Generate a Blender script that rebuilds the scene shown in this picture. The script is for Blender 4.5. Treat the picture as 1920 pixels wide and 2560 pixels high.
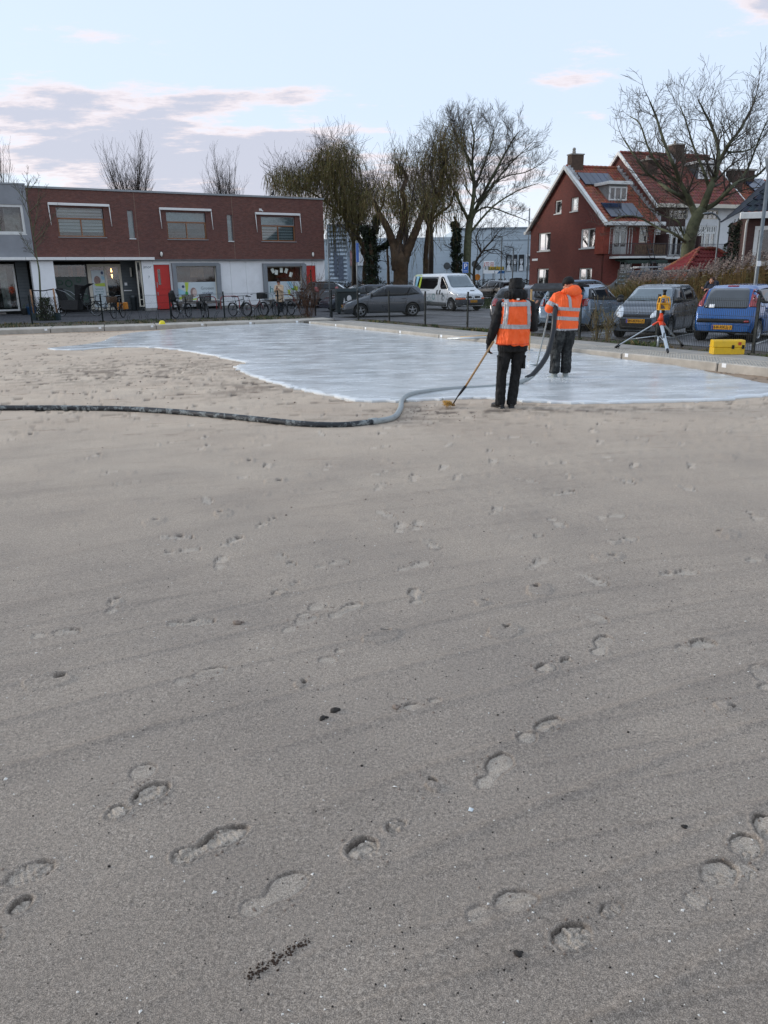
import bpy, bmesh, math, random
import numpy as np
from mathutils import Vector, Matrix
from mathutils.bvhtree import BVHTree
from mathutils.geometry import delaunay_2d_cdt
R = math.radians
for o in list(bpy.data.objects):
    bpy.data.objects.remove(o)
scene = bpy.context.scene
COL = scene.collection
rnd = random.Random(7)

# ------------------------------------------------------------------ camera
cam_d = bpy.data.cameras.new('camera')
cam = bpy.data.objects.new('camera', cam_d)
COL.objects.link(cam)
CAM_Z = 1.85
TILT = math.atan((1280 - 696) / 1920.0)
cam.rotation_mode = 'QUATERNION'
cam.rotation_quaternion = (Matrix.Rotation(math.pi / 2 - TILT, 4, 'X') @ Matrix.Rotation(R(-0.9), 4, 'Z')).to_quaternion()
cam.location = (0, 0, CAM_Z)
cam_d.sensor_fit = 'HORIZONTAL'
cam_d.sensor_width = 36
cam_d.lens = 36
cam_d.clip_start = 0.05
cam_d.clip_end = 3000
scene.camera = cam

# ------------------------------------------------------------------ light
SUN_EL, SUN_AZ = R(13), R(-78)          # azimuth from +Y, negative = to the left
world = bpy.data.worlds.new('World')
scene.world = world
world.use_nodes = True
wn, wl = world.node_tree.nodes, world.node_tree.links
wn.clear()


def wnode(t, **kw):
    n = wn.new(t)
    for k, v in kw.items():
        setattr(n, k, v)
    return n


def wmath(op, a, b=None, c=None, clamp=False):
    n = wnode('ShaderNodeMath', operation=op)
    n.use_clamp = clamp
    for i, s in enumerate((a, b, c)):
        if s is None:
            continue
        if isinstance(s, (int, float)):
            n.inputs[i].default_value = s
        else:
            wl.new(s, n.inputs[i])
    return n.outputs[0]


def wmix(fac, a, b, mode='MIX'):
    n = wnode('ShaderNodeMix', data_type='RGBA', blend_type=mode)
    for i, s in ((0, fac), (6, a), (7, b)):
        if isinstance(s, (int, float)):
            n.inputs[i].default_value = s
        elif isinstance(s, tuple):
            n.inputs[i].default_value = (*s, 1)
        else:
            wl.new(s, n.inputs[i])
    return n.outputs[2]


def wramp(x, lo, hi, a=0.0, b=1.0):
    n = wnode('ShaderNodeMapRange', interpolation_type='SMOOTHSTEP')
    wl.new(x, n.inputs[0])
    for i, v in zip((1, 2, 3, 4), (lo, hi, a, b)):
        n.inputs[i].default_value = v
    return n.outputs[0]


sky = wnode('ShaderNodeTexSky', sky_type='NISHITA')
sky.sun_disc = False
sky.sun_elevation = SUN_EL
sky.sun_rotation = SUN_AZ
sky.air_density = 1.0
sky.dust_density = 1.6
sky.ozone_density = 1.6
tc = wnode('ShaderNodeTexCoord')
sep = wnode('ShaderNodeSeparateXYZ')
wl.new(tc.outputs['Generated'], sep.inputs[0])
zz = sep.outputs[2]
az = wmath('ARCTAN2', sep.outputs[0], sep.outputs[1])
el = wmath('ARCSINE', zz)
# cloud layer seen in perspective: divide by height above the horizon
den = wmath('ADD', wmath('MAXIMUM', zz, 0.0), 0.10)
cmb = wnode('ShaderNodeCombineXYZ')
wl.new(wmath('DIVIDE', sep.outputs[0], den), cmb.inputs[0])
wl.new(wmath('DIVIDE', sep.outputs[1], den), cmb.inputs[1])


def wnoise(vec, scale, detail, rough=0.55, off=(0, 0, 0), stretch=(1, 1, 1)):
    mp = wnode('ShaderNodeMapping')
    mp.inputs['Location'].default_value = off
    mp.inputs['Scale'].default_value = stretch
    wl.new(vec, mp.inputs[0])
    n = wnode('ShaderNodeTexNoise')
    wl.new(mp.outputs[0], n.inputs['Vector'])
    n.inputs['Scale'].default_value = scale
    n.inputs['Detail'].default_value = detail
    n.inputs['Roughness'].default_value = rough
    return n.outputs[0]


n_big = wnoise(cmb.outputs[0], 0.42, 3, 0.5, (3.1, 1.7, 0))
n_fine = wnoise(cmb.outputs[0], 2.6, 9, 0.66, (0.4, 2.2, 0), (0.75, 1.15, 1))
dens = wmath('ADD', wmath('MULTIPLY', n_big, 0.55), wmath('MULTIPLY', n_fine, 1.05))
# banks of cloud: (azimuth deg, elevation deg, width az, width el, amount)
BANKS = [(-23, 9, 7, 2.6, .24), (-15, 7.8, 7, 2.4, .34), (-8.5, 7.2, 5, 2.2, .34), (-19, 10.9, 7, 1.0, .19), (-10.5, 11.6, 5, .6, .20), (-15, 14.3, 5, 1.3, .16),
         (-4.5, 11.8, 3, .4, .16), (-4, 9, 4, .7, .16), (12.5, 12.0, 2.4, .6, .17), (14.5, 9.8, 1, .5, .19), (25, 15, 4, 1.8, .29), (8, 7.0, 5, 1.2, .14), (0, 6, 8, 2, .2), (-16, 7.0, 9, 1.6, .1)]
bank = None
for a0, e0, wa, we, amt in BANKS:
    da = wmath('DIVIDE', wmath('SUBTRACT', az, R(a0)), R(wa))
    de = wmath('DIVIDE', wmath('SUBTRACT', el, R(e0)), R(we))
    q = wmath('ADD', wmath('MULTIPLY', da, da), wmath('MULTIPLY', de, de))
    g_ = wmath('MULTIPLY', wmath('EXPONENT', wmath('MULTIPLY', q, -1.0)), amt)
    bank = g_ if bank is None else wmath('ADD', bank, g_)
# away from the view the cloud cover simply goes on, a little of it everywhere low down
far = wmath('MULTIPLY', wramp(wmath('ABSOLUTE', az), R(34), R(60)), wramp(el, R(26), R(4), 0, .2))
bank = wmath('ADD', bank, far)
cov = wmath('ADD', dens, bank)
cmask = wramp(cov, .90, 1.10)
ccore = wramp(cov, 1.0, 1.17)
# horizon whitening + blue of the clear sky
clear = wmix(0.78, sky.outputs[0], (5.3, 6.15, 7.55))
hz = wramp(el, R(11), R(0.0), 0.0, 0.62)
clear = wmix(hz, clear, (6.6, 6.8, 7.0))
cloud = wmix(ccore, (6.6, 5.6, 5.5), (3.8, 3.9, 4.6))
fin = wmix(wmath('MULTIPLY', cmask, .85), clear, cloud)
below = wramp(el, R(-1), R(-3))
fin = wmix(below, fin, (1.5, 1.4, 1.3))
bg = wnode('ShaderNodeBackground')
bg.inputs['Strength'].default_value = 0.10
wl.new(fin, bg.inputs[0])
wo = wnode('ShaderNodeOutputWorld')
wl.new(bg.outputs[0], wo.inputs[0])

sun_d = bpy.data.lights.new('sun', 'SUN')
sun_d.energy = 1.2
sun_d.angle = R(16)
sun_d.color = (1.0, 0.93, 0.86)
sun = bpy.data.objects.new('sun', sun_d)
COL.objects.link(sun)
sdir = Vector((math.sin(SUN_AZ) * math.cos(SUN_EL), math.cos(SUN_AZ) * math.cos(SUN_EL), math.sin(SUN_EL)))
sun.rotation_mode = 'QUATERNION'
sun.rotation_quaternion = sdir.to_track_quat('Z', 'Y')
scene.view_settings.view_transform = 'Standard'
scene.view_settings.look = 'None'
scene.view_settings.exposure = 0.70
scene.view_settings.gamma = 1.0
scene.view_settings.use_curve_mapping = False
scene.cycles.max_bounces = 6
scene.cycles.use_denoising = True


# ------------------------------------------------------------------ materials
def lin(h):
    h = h.lstrip('#')
    out = []
    for i in (0, 2, 4):
        c = int(h[i:i + 2], 16) / 255
        out.append(c / 12.92 if c <= .04045 else ((c + .055) / 1.055) ** 2.4)
    return tuple(out)


class NT:
    def __init__(s, name):
        s.m = bpy.data.materials.new(name)
        s.m.use_nodes = True
        s.t = s.m.node_tree
        s.n, s.l = s.t.nodes, s.t.links
        s.b = s.n['Principled BSDF']

    def new(s, t, **kw):
        n = s.n.new(t)
        for k, v in kw.items():
            setattr(n, k, v)
        return n

    def put(s, v, sock):
        if isinstance(v, (int, float)):
            sock.default_value = v
        elif isinstance(v, tuple):
            sock.default_value = (*v, 1) if len(v) == 3 and sock.type == 'RGBA' else v
        else:
            s.l.new(v, sock)

    def math(s, op, a, b=None, clamp=False):
        n = s.new('ShaderNodeMath', operation=op)
        n.use_clamp = clamp
        s.put(a, n.inputs[0])
        if b is not None:
            s.put(b, n.inputs[1])
        return n.outputs[0]

    def mix(s, f, a, b, mode='MIX'):
        n = s.new('ShaderNodeMix', data_type='RGBA', blend_type=mode)
        s.put(f, n.inputs[0]); s.put(a, n.inputs[6]); s.put(b, n.inputs[7])
        return n.outputs[2]

    def ramp(s, x, lo, hi, a=0.0, b=1.0):
        n = s.new('ShaderNodeMapRange')
        s.put(x, n.inputs[0])
        for i, v in zip((1, 2, 3, 4), (lo, hi, a, b)):
            n.inputs[i].default_value = v
        return n.outputs[0]

    def coord(s, kind='Object', scale=(1, 1, 1), rot=(0, 0, 0), loc=(0, 0, 0)):
        t = s.new('ShaderNodeTexCoord')
        mp = s.new('ShaderNodeMapping')
        if any(rot):
            mp.vector_type = 'TEXTURE'
            scale = tuple(1 / k for k in scale)
        mp.inputs['Scale'].default_value = scale
        mp.inputs['Rotation'].default_value = rot
        mp.inputs['Location'].default_value = loc
        s.l.new(t.outputs[kind], mp.inputs[0])
        return mp.outputs[0]

    def noise(s, vec, scale, detail=4, rough=.55, dist=0, col=False):
        n = s.new('ShaderNodeTexNoise')
        s.l.new(vec, n.inputs['Vector'])
        n.inputs['Scale'].default_value = scale
        n.inputs['Detail'].default_value = detail
        n.inputs['Roughness'].default_value = rough
        n.inputs['Distortion'].default_value = dist
        return n.outputs[1 if col else 0]

    def voro(s, vec, scale, feature='F1', out=0):
        n = s.new('ShaderNodeTexVoronoi', feature=feature)
        s.l.new(vec, n.inputs['Vector'])
        n.inputs['Scale'].default_value = scale
        return n.outputs[out]

    def bump(s, h, strength=.5, dist=.01, prev=None):
        n = s.new('ShaderNodeBump')
        n.inputs['Strength'].default_value = strength
        n.inputs['Distance'].default_value = dist
        s.l.new(h, n.inputs['Height'])
        if prev is not None:
            s.l.new(prev, n.inputs['Normal'])
        s.l.new(n.outputs[0], s.b.inputs['Normal'])
        return n.outputs[0]

    def set(s, col=None, rough=None, metal=None, spec=None, coat=None, trans=None, alpha=None):
        for k, v in (('Base Color', col), ('Roughness', rough), ('Metallic', metal), ('Specular IOR Level', spec),
                     ('Coat Weight', coat), ('Transmission Weight', trans), ('Alpha', alpha)):
            if v is not None:
                s.put(v, s.b.inputs[k])
        return s.m


_M = {}


def pm(name, col, rough=.6, metal=0.0, var=.18, scale=3.0, bump=.0, bscale=60, coat=0.0, spec=None, grime=None, gamt=.5, gscale=1.5):
    """plain material with mottled colour, uneven roughness and fine relief"""
    if name in _M:
        return _M[name]
    if isinstance(col, str):
        col = lin(col)
    t = NT(name)
    c = t.coord()
    n1 = t.noise(c, scale, 5, .6)
    dark = tuple(x * (1 - var * 1.6) for x in col)
    lite = tuple(min(1, x * (1 + var)) for x in col)
    colr = t.mix(t.ramp(n1, .3, .7), dark, lite)
    if grime is not None:
        g = lin(grime) if isinstance(grime, str) else grime
        n2 = t.noise(c, gscale, 6, .68)
        colr = t.mix(t.ramp(n2, .5, .72, 0, gamt), colr, g)
    t.set(colr, t.ramp(t.noise(c, scale * 2.3, 3), .3, .7, max(0.02, rough * .82), min(1, rough * 1.18)), metal, spec, coat)
    if bump:
        t.bump(t.noise(c, bscale, 4, .6), bump, .004)
    _M[name] = t.m
    return t.m


def brick_mat(name, c1, c2, mortar, axis='x', bw=.21, bh=.065, ms=.010, patch=.35, tint=None):
    t = NT(name)
    tcn = t.new('ShaderNodeTexCoord')
    sp = t.new('ShaderNodeSeparateXYZ')
    t.l.new(tcn.outputs['Object'], sp.inputs[0])
    cb = t.new('ShaderNodeCombineXYZ')
    t.l.new(sp.outputs[0 if axis == 'x' else 1], cb.inputs[0])
    t.l.new(sp.outputs[2], cb.inputs[1])
    b = t.new('ShaderNodeTexBrick')
    t.l.new(cb.outputs[0], b.inputs['Vector'])
    for k, v in (('Color1', (*lin(c1), 1)), ('Color2', (*lin(c2), 1)), ('Mortar', (*lin(mortar), 1)), ('Scale', 1.0), ('Mortar Size', ms),
                 ('Mortar Smooth', .3), ('Bias', -.1), ('Brick Width', bw), ('Row Height', bh)):
        b.inputs[k].default_value = v
    c = t.coord(scale=(1, 1, 2.6))
    n = t.noise(c, 3.2, 6, .75)
    col = t.mix(t.ramp(n, .40, .62, 0, patch), b.outputs[0], tuple(x * .40 for x in lin(c1)))
    n3 = t.noise(t.coord(scale=(1, 1, 4.5)), 5, 4, .75)
    col = t.mix(t.ramp(n3, .52, .66, 0, patch * .8), col, tuple(min(1, x * 1.9) for x in lin(c2)))
    if tint:
        n2 = t.noise(t.coord(), .45, 4, .6)
        col = t.mix(t.ramp(n2, .45, .75, 0, .45), col, lin(tint))
    t.set(col, .82)
    t.bump(b.outputs['Fac'], -.5, .006)
    return t.m


# ------------------------------------------------------------------ mesh helpers
class MB:
    def __init__(s):
        s.v, s.f, s.mi, s.sm = [], [], [], []

    def add(s, vs, fs, mi=0, sm=False):
        k = len(s.v)
        s.v.extend(tuple(p) for p in vs)
        for f in fs:
            s.f.append(tuple(i + k for i in f))
            s.mi.append(mi)
            s.sm.append(sm)
        return s

    def box(s, x0, x1, y0, y1, z0, z1, mi=0, M=None):
        vs = [(x, y, z) for z in (z0, z1) for y in (y0, y1) for x in (x0, x1)]
        if M is not None:
            vs = [M @ Vector(p) for p in vs]
        return s.add(vs, [(0, 2, 3, 1), (4, 5, 7, 6), (0, 1, 5, 4), (2, 6, 7, 3), (0, 4, 6, 2), (1, 3, 7, 5)], mi)

    def bbox(s, x0, x1, y0, y1, z0, z1, b=.01, mi=0, M=None):
        """box with chamfered vertical and top edges"""
        pts = []
        for (z, k) in ((z0, 0), (z1 - b, 0), (z1, b)):
            a, c, d, e = x0 + k, x1 - k, y0 + k, y1 - k
            q = b
            pts += [(a + q, d, z), (c - q, d, z), (c, d + q, z), (c, e - q, z), (c - q, e, z), (a + q, e, z), (a, e - q, z), (a, d + q, z)]
        if M is not None:
            pts = [M @ Vector(p) for p in pts]
        fs = [tuple(range(7, -1, -1)), tuple(range(16, 24))]
        for r in (0, 8):
            for i in range(8):
                j = (i + 1) % 8
                fs.append((r + i, r + j, r + 8 + j, r + 8 + i))
        return s.add(pts, fs, mi)

    def tube(s, path, rad, seg=8, mi=0, caps=True, sm=True, up=None, flat=1.0):
        """tube along path; rad scalar or list of r or (rx, ry)"""
        P = [Vector(p) for p in path]
        n = len(P)
        if not isinstance(rad, (list, tuple)) or (len(rad) == 2 and n != 2 and not isinstance(rad[0], (list, tuple))):
            rad = [rad] * n
        u = None
        k = len(s.v)
        for i in range(n):
            t = (P[min(i + 1, n - 1)] - P[max(i - 1, 0)])
            if t.length < 1e-9:
                t = Vector((0, 0, 1))
            t.normalize()
            if u is None:
                u = Vector(up) if up is not None else (Vector((1, 0, 0)) if abs(t.x) < .8 else Vector((0, 1, 0)))
            u = (u - t * u.dot(t))
            if u.length < 1e-6:
                u = t.orthogonal()
            u.normalize()
            w = t.cross(u)
            r = rad[i]
            rx, ry = r if isinstance(r, (list, tuple)) else (r, r * flat)
            for j in range(seg):
                a = 2 * math.pi * j / seg
                q = P[i] + u * (rx * math.cos(a)) + w * (ry * math.sin(a))
                s.v.append((q.x, q.y, q.z))
        for i in range(n - 1):
            for j in range(seg):
                a, b = k + i * seg + j, k + i * seg + (j + 1) % seg
                s.f.append((a, b, b + seg, a + seg)); s.mi.append(mi); s.sm.append(sm)
        if caps:
            s.f.append(tuple(k + j for j in range(seg - 1, -1, -1))); s.mi.append(mi); s.sm.append(False)
            s.f.append(tuple(k + (n - 1) * seg + j for j in range(seg))); s.mi.append(mi); s.sm.append(False)
        return s

    def lathe(s, prof, seg=24, mi=0, axis='z', c=(0, 0, 0), sm=True, M=None, close=False):
        """prof: list of (radius, height)"""
        k = len(s.v)
        for (r, h) in prof:
            for j in range(seg):
                a = 2 * math.pi * j / seg
                p = (r * math.cos(a), r * math.sin(a), h)
                if axis == 'y':
                    p = (p[0], p[2], p[1])
                elif axis == 'x':
                    p = (p[2], p[0], p[1])
                p = Vector((p[0] + c[0], p[1] + c[1], p[2] + c[2]))
                if M is not None:
                    p = M @ p
                s.v.append((p.x, p.y, p.z))
        m = len(prof)
        for i in range(m if close else m - 1):
            i2 = (i + 1) % m
            for j in range(seg):
                j2 = (j + 1) % seg
                f = (k + i * seg + j, k + i * seg + j2, k + i2 * seg + j2, k + i2 * seg + j)
                s.f.append(f if axis != 'y' else f[::-1]); s.mi.append(mi); s.sm.append(sm)
        return s

    def ball(s, c, r, seg=12, rings=8, mi=0, M=None):
        rx, ry, rz = r if isinstance(r, (list, tuple)) else (r, r, r)
        k = len(s.v)
        for i in range(rings + 1):
            th = math.pi * i / rings
            for j in range(seg):
                a = 2 * math.pi * j / seg
                p = Vector((rx * math.sin(th) * math.cos(a), ry * math.sin(th) * math.sin(a), rz * math.cos(th)))
                if M is not None:
                    p = M @ p
                s.v.append((c[0] + p.x, c[1] + p.y, c[2] + p.z))
        for i in range(rings):
            for j in range(seg):
                j2 = (j + 1) % seg
                s.f.append((k + i * seg + j, k + (i + 1) * seg + j, k + (i + 1) * seg + j2, k + i * seg + j2)); s.mi.append(mi); s.sm.append(True)
        return s

    def prism(s, poly, h0, h1, plane='xz', mi=0, M=None):
        """extrude a 2D polygon; plane names the two axes of the polygon, the third axis runs h0..h1"""
        n = len(poly)
        vs = []
        for h in (h0, h1):
            for (a, b) in poly:
                p = {'xz': (a, h, b), 'xy': (a, b, h), 'yz': (h, a, b)}[plane]
                vs.append(Vector(p) if M is None else M @ Vector(p))
        fs = [tuple(range(n)), tuple(range(2 * n - 1, n - 1, -1))]
        for i in range(n):
            j = (i + 1) % n
            fs.append((i, n + i, n + j, j))
        return s.add(vs, fs, mi)

    def mesh(s, name, mats):
        me = bpy.data.meshes.new(name)
        me.from_pydata(s.v, [], s.f)
        if not isinstance(mats, (list, tuple)):
            mats = [mats]
        for m in mats:
            me.materials.append(m)
        me.polygons.foreach_set('material_index', s.mi)
        me.polygons.foreach_set('use_smooth', s.sm)
        me.update()
        return me

    def build(s, name, mats, parent=None, loc=None, rz=None, fix=True, sharp=None):
        me = s.mesh(name, mats)
        if fix and len(s.f) < 60000:
            bm = bmesh.new()
            bm.from_mesh(me)
            bmesh.ops.recalc_face_normals(bm, faces=bm.faces)
            bm.to_mesh(me)
            bm.free()
        if sharp:
            me.set_sharp_from_angle(angle=R(sharp))
        return link(name, me, parent, loc, rz)


def link(name, me, parent=None, loc=None, rz=None):
    o = bpy.data.objects.new(name, me)
    COL.objects.link(o)
    if parent is not None:
        o.parent = parent
    if loc is not None:
        o.location = loc
    if rz is not None:
        o.rotation_euler = (0, 0, rz)
    return o


def tag(o, label=None, cat=None, group=None, kind=None):
    for k, v in (('label', label), ('category', cat), ('group', group), ('kind', kind)):
        if v:
            o[k] = v
    return o


def thing(name, label, cat, loc=(0, 0, 0), rz=0, group=None):
    o = bpy.data.objects.new(name, None)
    o.empty_display_size = .2
    COL.objects.link(o)
    o.location = loc
    o.rotation_euler = (0, 0, rz)
    return tag(o, label, cat, group)


def copy_tree(o, parent=None):
    c = o.copy()
    COL.objects.link(c)
    c.parent = parent
    for ch in [x for x in bpy.data.objects if x.parent == o]:
        copy_tree(ch, c)
    return c


def spline(pts, n):
    """Catmull-Rom through pts, n samples per span"""
    P = [Vector(p) for p in pts]
    P = [P[0] * 2 - P[1]] + P + [P[-1] * 2 - P[-2]]
    out = []
    for i in range(1, len(P) - 2):
        for k in range(n):
            t = k / n
            a, b, c, d = P[i - 1], P[i], P[i + 1], P[i + 2]
            out.append(.5 * ((2 * b) + (c - a) * t + (2 * a - 5 * b + 4 * c - d) * t * t + (3 * b - a - 3 * c + d) * t ** 3))
    out.append(P[-2])
    return out


def text_mesh(s, size, depth=0.0, align='CENTER', res=3):
    cu = bpy.data.curves.new('txt', 'FONT')
    cu.body = s
    cu.size = size
    cu.align_x = align
    cu.align_y = 'CENTER'
    cu.resolution_u = res
    cu.extrude = depth
    o = bpy.data.objects.new('txt', cu)
    COL.objects.link(o)
    dg = bpy.context.evaluated_depsgraph_get()
    me = bpy.data.meshes.new_from_object(o.evaluated_get(dg))
    vs = [v.co.copy() for v in me.vertices]
    fs = [tuple(p.vertices) for p in me.polygons]
    bpy.data.objects.remove(o)
    bpy.data.meshes.remove(me)
    bpy.data.curves.remove(cu)
    return vs, fs


def text_obj(name, s, size, mat, parent, M, depth=.002):
    vs, fs = text_mesh(s, size, depth)
    b = MB().add([M @ v for v in vs], fs)
    return b.build(name, mat, parent)


def vnoise(x, y, seed=0):
    """smooth value noise on numpy arrays"""
    r = np.random.RandomState(seed)
    T = r.rand(256, 256)
    xi, yi = np.floor(x).astype(int), np.floor(y).astype(int)
    fx, fy = x - xi, y - yi
    fx, fy = fx * fx * (3 - 2 * fx), fy * fy * (3 - 2 * fy)
    a, b = T[xi % 256, yi % 256], T[(xi + 1) % 256, yi % 256]
    c, d = T[xi % 256, (yi + 1) % 256], T[(xi + 1) % 256, (yi + 1) % 256]
    return (a * (1 - fx) + b * fx) * (1 - fy) + (c * (1 - fx) + d * fx) * fy - .5


def fbm(x, y, seed=0, oct=4, g=.5):
    s, a, f = 0, 1, 1
    for i in range(oct):
        s = s + a * vnoise(x * f + 13.7 * i, y * f + 5.1 * i, seed + i)
        a *= g
        f *= 2.03
    return s


def grid_mesh(name, X, Y, Z, mat, smooth=True):
    n, m = X.shape
    me = bpy.data.meshes.new(name)
    co = np.stack([X, Y, Z], -1).reshape(-1, 3).astype(np.float32)
    idx = np.arange(n * m).reshape(n, m)
    q = np.stack([idx[:-1, :-1], idx[:-1, 1:], idx[1:, 1:], idx[1:, :-1]], -1).reshape(-1, 4).astype(np.int32)
    me.vertices.add(len(co))
    me.vertices.foreach_set('co', co.ravel())
    me.loops.add(q.size)
    me.loops.foreach_set('vertex_index', q.ravel())
    me.polygons.add(len(q))
    me.polygons.foreach_set('loop_start', np.arange(0, q.size, 4, dtype=np.int32))
    me.polygons.foreach_set('use_smooth', np.full(len(q), smooth))
    me.materials.append(mat)
    me.update(calc_edges=True)
    return me

# ================================================================== ground
KC = Vector((-3.55, 34.9))
KR = Vector((.4713, -.882)); NR = Vector((.882, .4713))       # right kerb direction / outward normal
KL = Vector((-.9498, -.3129)); NL = Vector((-.3129, .9498))   # left kerb direction / outward normal
ZW = .13                                                       # top of the concrete rim


def sand_material():
    t = NT('sand')
    t.m.displacement_method = 'BUMP'
    c = t.coord()
    base = t.noise(c, 1.1, 5, .55)
    st = t.noise(t.coord(scale=(.35, 5.0, 1), rot=(0, 0, R(24))), 3.0, 5, .65)
    grain = t.noise(c, 310, 2, .8)
    grain2 = t.noise(c, 95, 3, .7)
    col = t.mix(t.ramp(base, .3, .7), lin('#a3978a'), lin('#b4a798'))
    col = t.mix(t.ramp(st, .50, .68, 0, .16), col, lin('#94897b'))
    # sand colour turns paler and warmer with distance, weighted by dry
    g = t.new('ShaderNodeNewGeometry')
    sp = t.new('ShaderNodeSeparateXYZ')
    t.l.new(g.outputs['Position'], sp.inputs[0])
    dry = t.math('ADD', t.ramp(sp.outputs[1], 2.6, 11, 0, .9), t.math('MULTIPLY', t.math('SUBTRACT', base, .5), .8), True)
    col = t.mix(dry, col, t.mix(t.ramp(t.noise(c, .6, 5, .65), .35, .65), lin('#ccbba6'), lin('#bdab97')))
    col = t.mix(t.math('MULTIPLY', t.ramp(sp.outputs[1], 3.4, 1.4, 0, .4), t.ramp(base, .3, .6, 1, .6)), col, lin('#8a7d6e'))
    # moist brown sand in the trough along the rim
    dl = t.math('ADD', t.math('MULTIPLY', sp.outputs[0], -.3129), t.math('MULTIPLY', sp.outputs[1], .9498))
    dr = t.math('ADD', t.math('MULTIPLY', sp.outputs[0], .882), t.math('MULTIPLY', sp.outputs[1], .4713))
    kl, kr = -.3129 * KC.x + .9498 * KC.y, .882 * KC.x + .4713 * KC.y
    wob = t.math('MULTIPLY', t.math('SUBTRACT', t.noise(c, .8, 3), .5), 1.6)
    ml = t.ramp(t.math('ADD', dl, wob), kl - 1.9, kl - 1.1)
    mr = t.ramp(t.math('ADD', dr, wob), kr - 1.5, kr - .8)
    col = t.mix(t.math('MULTIPLY', t.math('MAXIMUM', ml, mr), .75), col, lin('#8d7660'))
    # dug and trodden patches of wetter sand
    pa = t.noise(t.coord(scale=(.7, 2.6, 1)), 1.5, 7, .72)
    pat = t.math('MULTIPLY', t.ramp(pa, .585, .68, 0, .8), t.ramp(sp.outputs[1], 7, 12))
    col = t.mix(pat, col, lin('#7d6350'))
    at = t.new('ShaderNodeAttribute'); at.attribute_name = 'damp'  # wet patches and painted print-rim shade darken the colour, pressed sand lightens it
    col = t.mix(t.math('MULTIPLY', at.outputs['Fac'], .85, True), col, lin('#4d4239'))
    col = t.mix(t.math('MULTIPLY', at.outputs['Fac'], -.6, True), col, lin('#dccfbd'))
    gm = t.ramp(t.noise(c, 75, 7, .88), .33, .67, .34, 1.66)
    cg = t.new('ShaderNodeCombineXYZ')
    for i_ in range(3):
        t.l.new(gm, cg.inputs[i_])
    col = t.mix(t.math('MULTIPLY', t.ramp(sp.outputs[1], 9, 2.5, .25, 1), t.ramp(at.outputs['Fac'], -.8, 0, .3, 1)), col, cg.outputs[0], 'MULTIPLY')
    # grains
    near = t.ramp(sp.outputs[1], 14, 3)
    col = t.mix(t.math('MULTIPLY', t.ramp(grain, .56, .44, 0, .62), near), col, lin('#49443f'))
    col = t.mix(t.math('MULTIPLY', t.ramp(grain, .60, .72, 0, .5), near), col, lin('#cfc8be'))
    col = t.mix(t.math('MULTIPLY', t.ramp(grain2, .60, .70, 0, .5), near), col, lin('#56504a'))
    v = t.voro(c, 42)
    spk = t.math('MULTIPLY', t.ramp(v, .15, .07, 0, 1), t.ramp(t.noise(c, 9, 2), .5, .62))
    col = t.mix(spk, col, lin('#38332e'))
    fine = t.noise(c, 38, 5, .7)
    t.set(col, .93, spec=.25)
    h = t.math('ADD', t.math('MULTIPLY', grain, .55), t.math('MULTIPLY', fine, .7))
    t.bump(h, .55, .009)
    return t.m


SAND = sand_material()
# crust prints: x, y, heading (deg from +X), length, depth, kind
PRINTS = [(-.61, 2.20, 33, .29, .021, 'f'), (-.93, 2.44, 47, .28, .017, 'f'), (-.09, 2.16, 44, .27, .021, 'h'), (.17, 2.48, 40, .13, .0, 'l'),
          (-.98, 2.58, 60, .20, .005, 'f'), (.42, 2.58, 55, .27, .008, 'f'), (.66, 2.86, 38, .30, .012, 'f'), (.79, 3.40, 35, .25, .017, 'h'), (1.5, 3.02, -30, .16, 0, 'l'),
          (-.42, 3.27, 10, .13, 0, 'l'), (-.91, 3.38, 35, .29, .006, 'f'), (-.48, 3.97, 55, .29, .006, 'f'), (-.23, 4.14, 50, .29, .010, 'f'), (-.42, 4.16, 60, .29, .007, 'f'),
          (1.32, 4.55, -65, .30, .008, 'f'), (1.16, 4.02, -60, .3, .005, 'f'), (.57, 4.2, 20, .17, .007, 'l'), (1.35, 5.7, -80, .29, .010, 'f'), (.13, 5.66, 80, .29, .009, 'f'),
          (.27, 5.72, 75, .29, .012, 'f'), (1.04, 4.85, 50, .28, .011, 'f'), (-.35, 4.9, 30, .28, .009, 'f'), (.21, 4.83, 30, .28, .008, 'f'), (.53, 1.78, 35, .30, .014, 'h'),
          (1.02, 1.98, 40, .28, .009, 'f'), (1.18, 2.10, 60, .25, .010, 'f'), (-1.22, 2.05, 30, .28, .015, 'f'), (-1.2, 1.80, 70, .25, .014, 'h'), (-.36, 1.97, 40, .26, .006, 'f'),
          (.35, 1.9, 20, .26, .006, 'f'), (-.30, 3.52, 60, .2, .007, 'h'), (.12, 3.05, 30, .2, .008, 'h'), (1.62, 3.62, 20, .26, .012, 'f'), (1.32, 2.18, 80, .28, .014, 'f'),
          (-.02, 6.9, 70, .29, .012, 'f'), (.76, 8.7, 70, .29, .013, 'f'), (1.15, 7.8, 80, .3, .012, 'f'), (.3, 7.2, 85, .29, .010, 'f'), (1.3, 9.3, 70, .29, .013, 'f')]
pr_ = random.Random(5)
for i in range(280):
    d = 3.7 + 15 * pr_.random() ** 1.2
    a = R(pr_.choice([-30 + 60 * pr_.random(), 5 + pr_.gauss(0, 13)]))
    if any(math.hypot(d * math.sin(a) - q[0], d * math.cos(a) - q[1]) < .33 for q in PRINTS):
        continue
    PRINTS.append((d * math.sin(a), d * math.cos(a), pr_.choice([15, 30, 60, 75, 90, -60]) + pr_.uniform(-15, 15), .28, pr_.uniform(.007, .018), pr_.choice('fffhl')))


def sm_(x):
    x = np.clip(x, 0, 1)
    return x * x * (3 - 2 * x)


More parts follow.
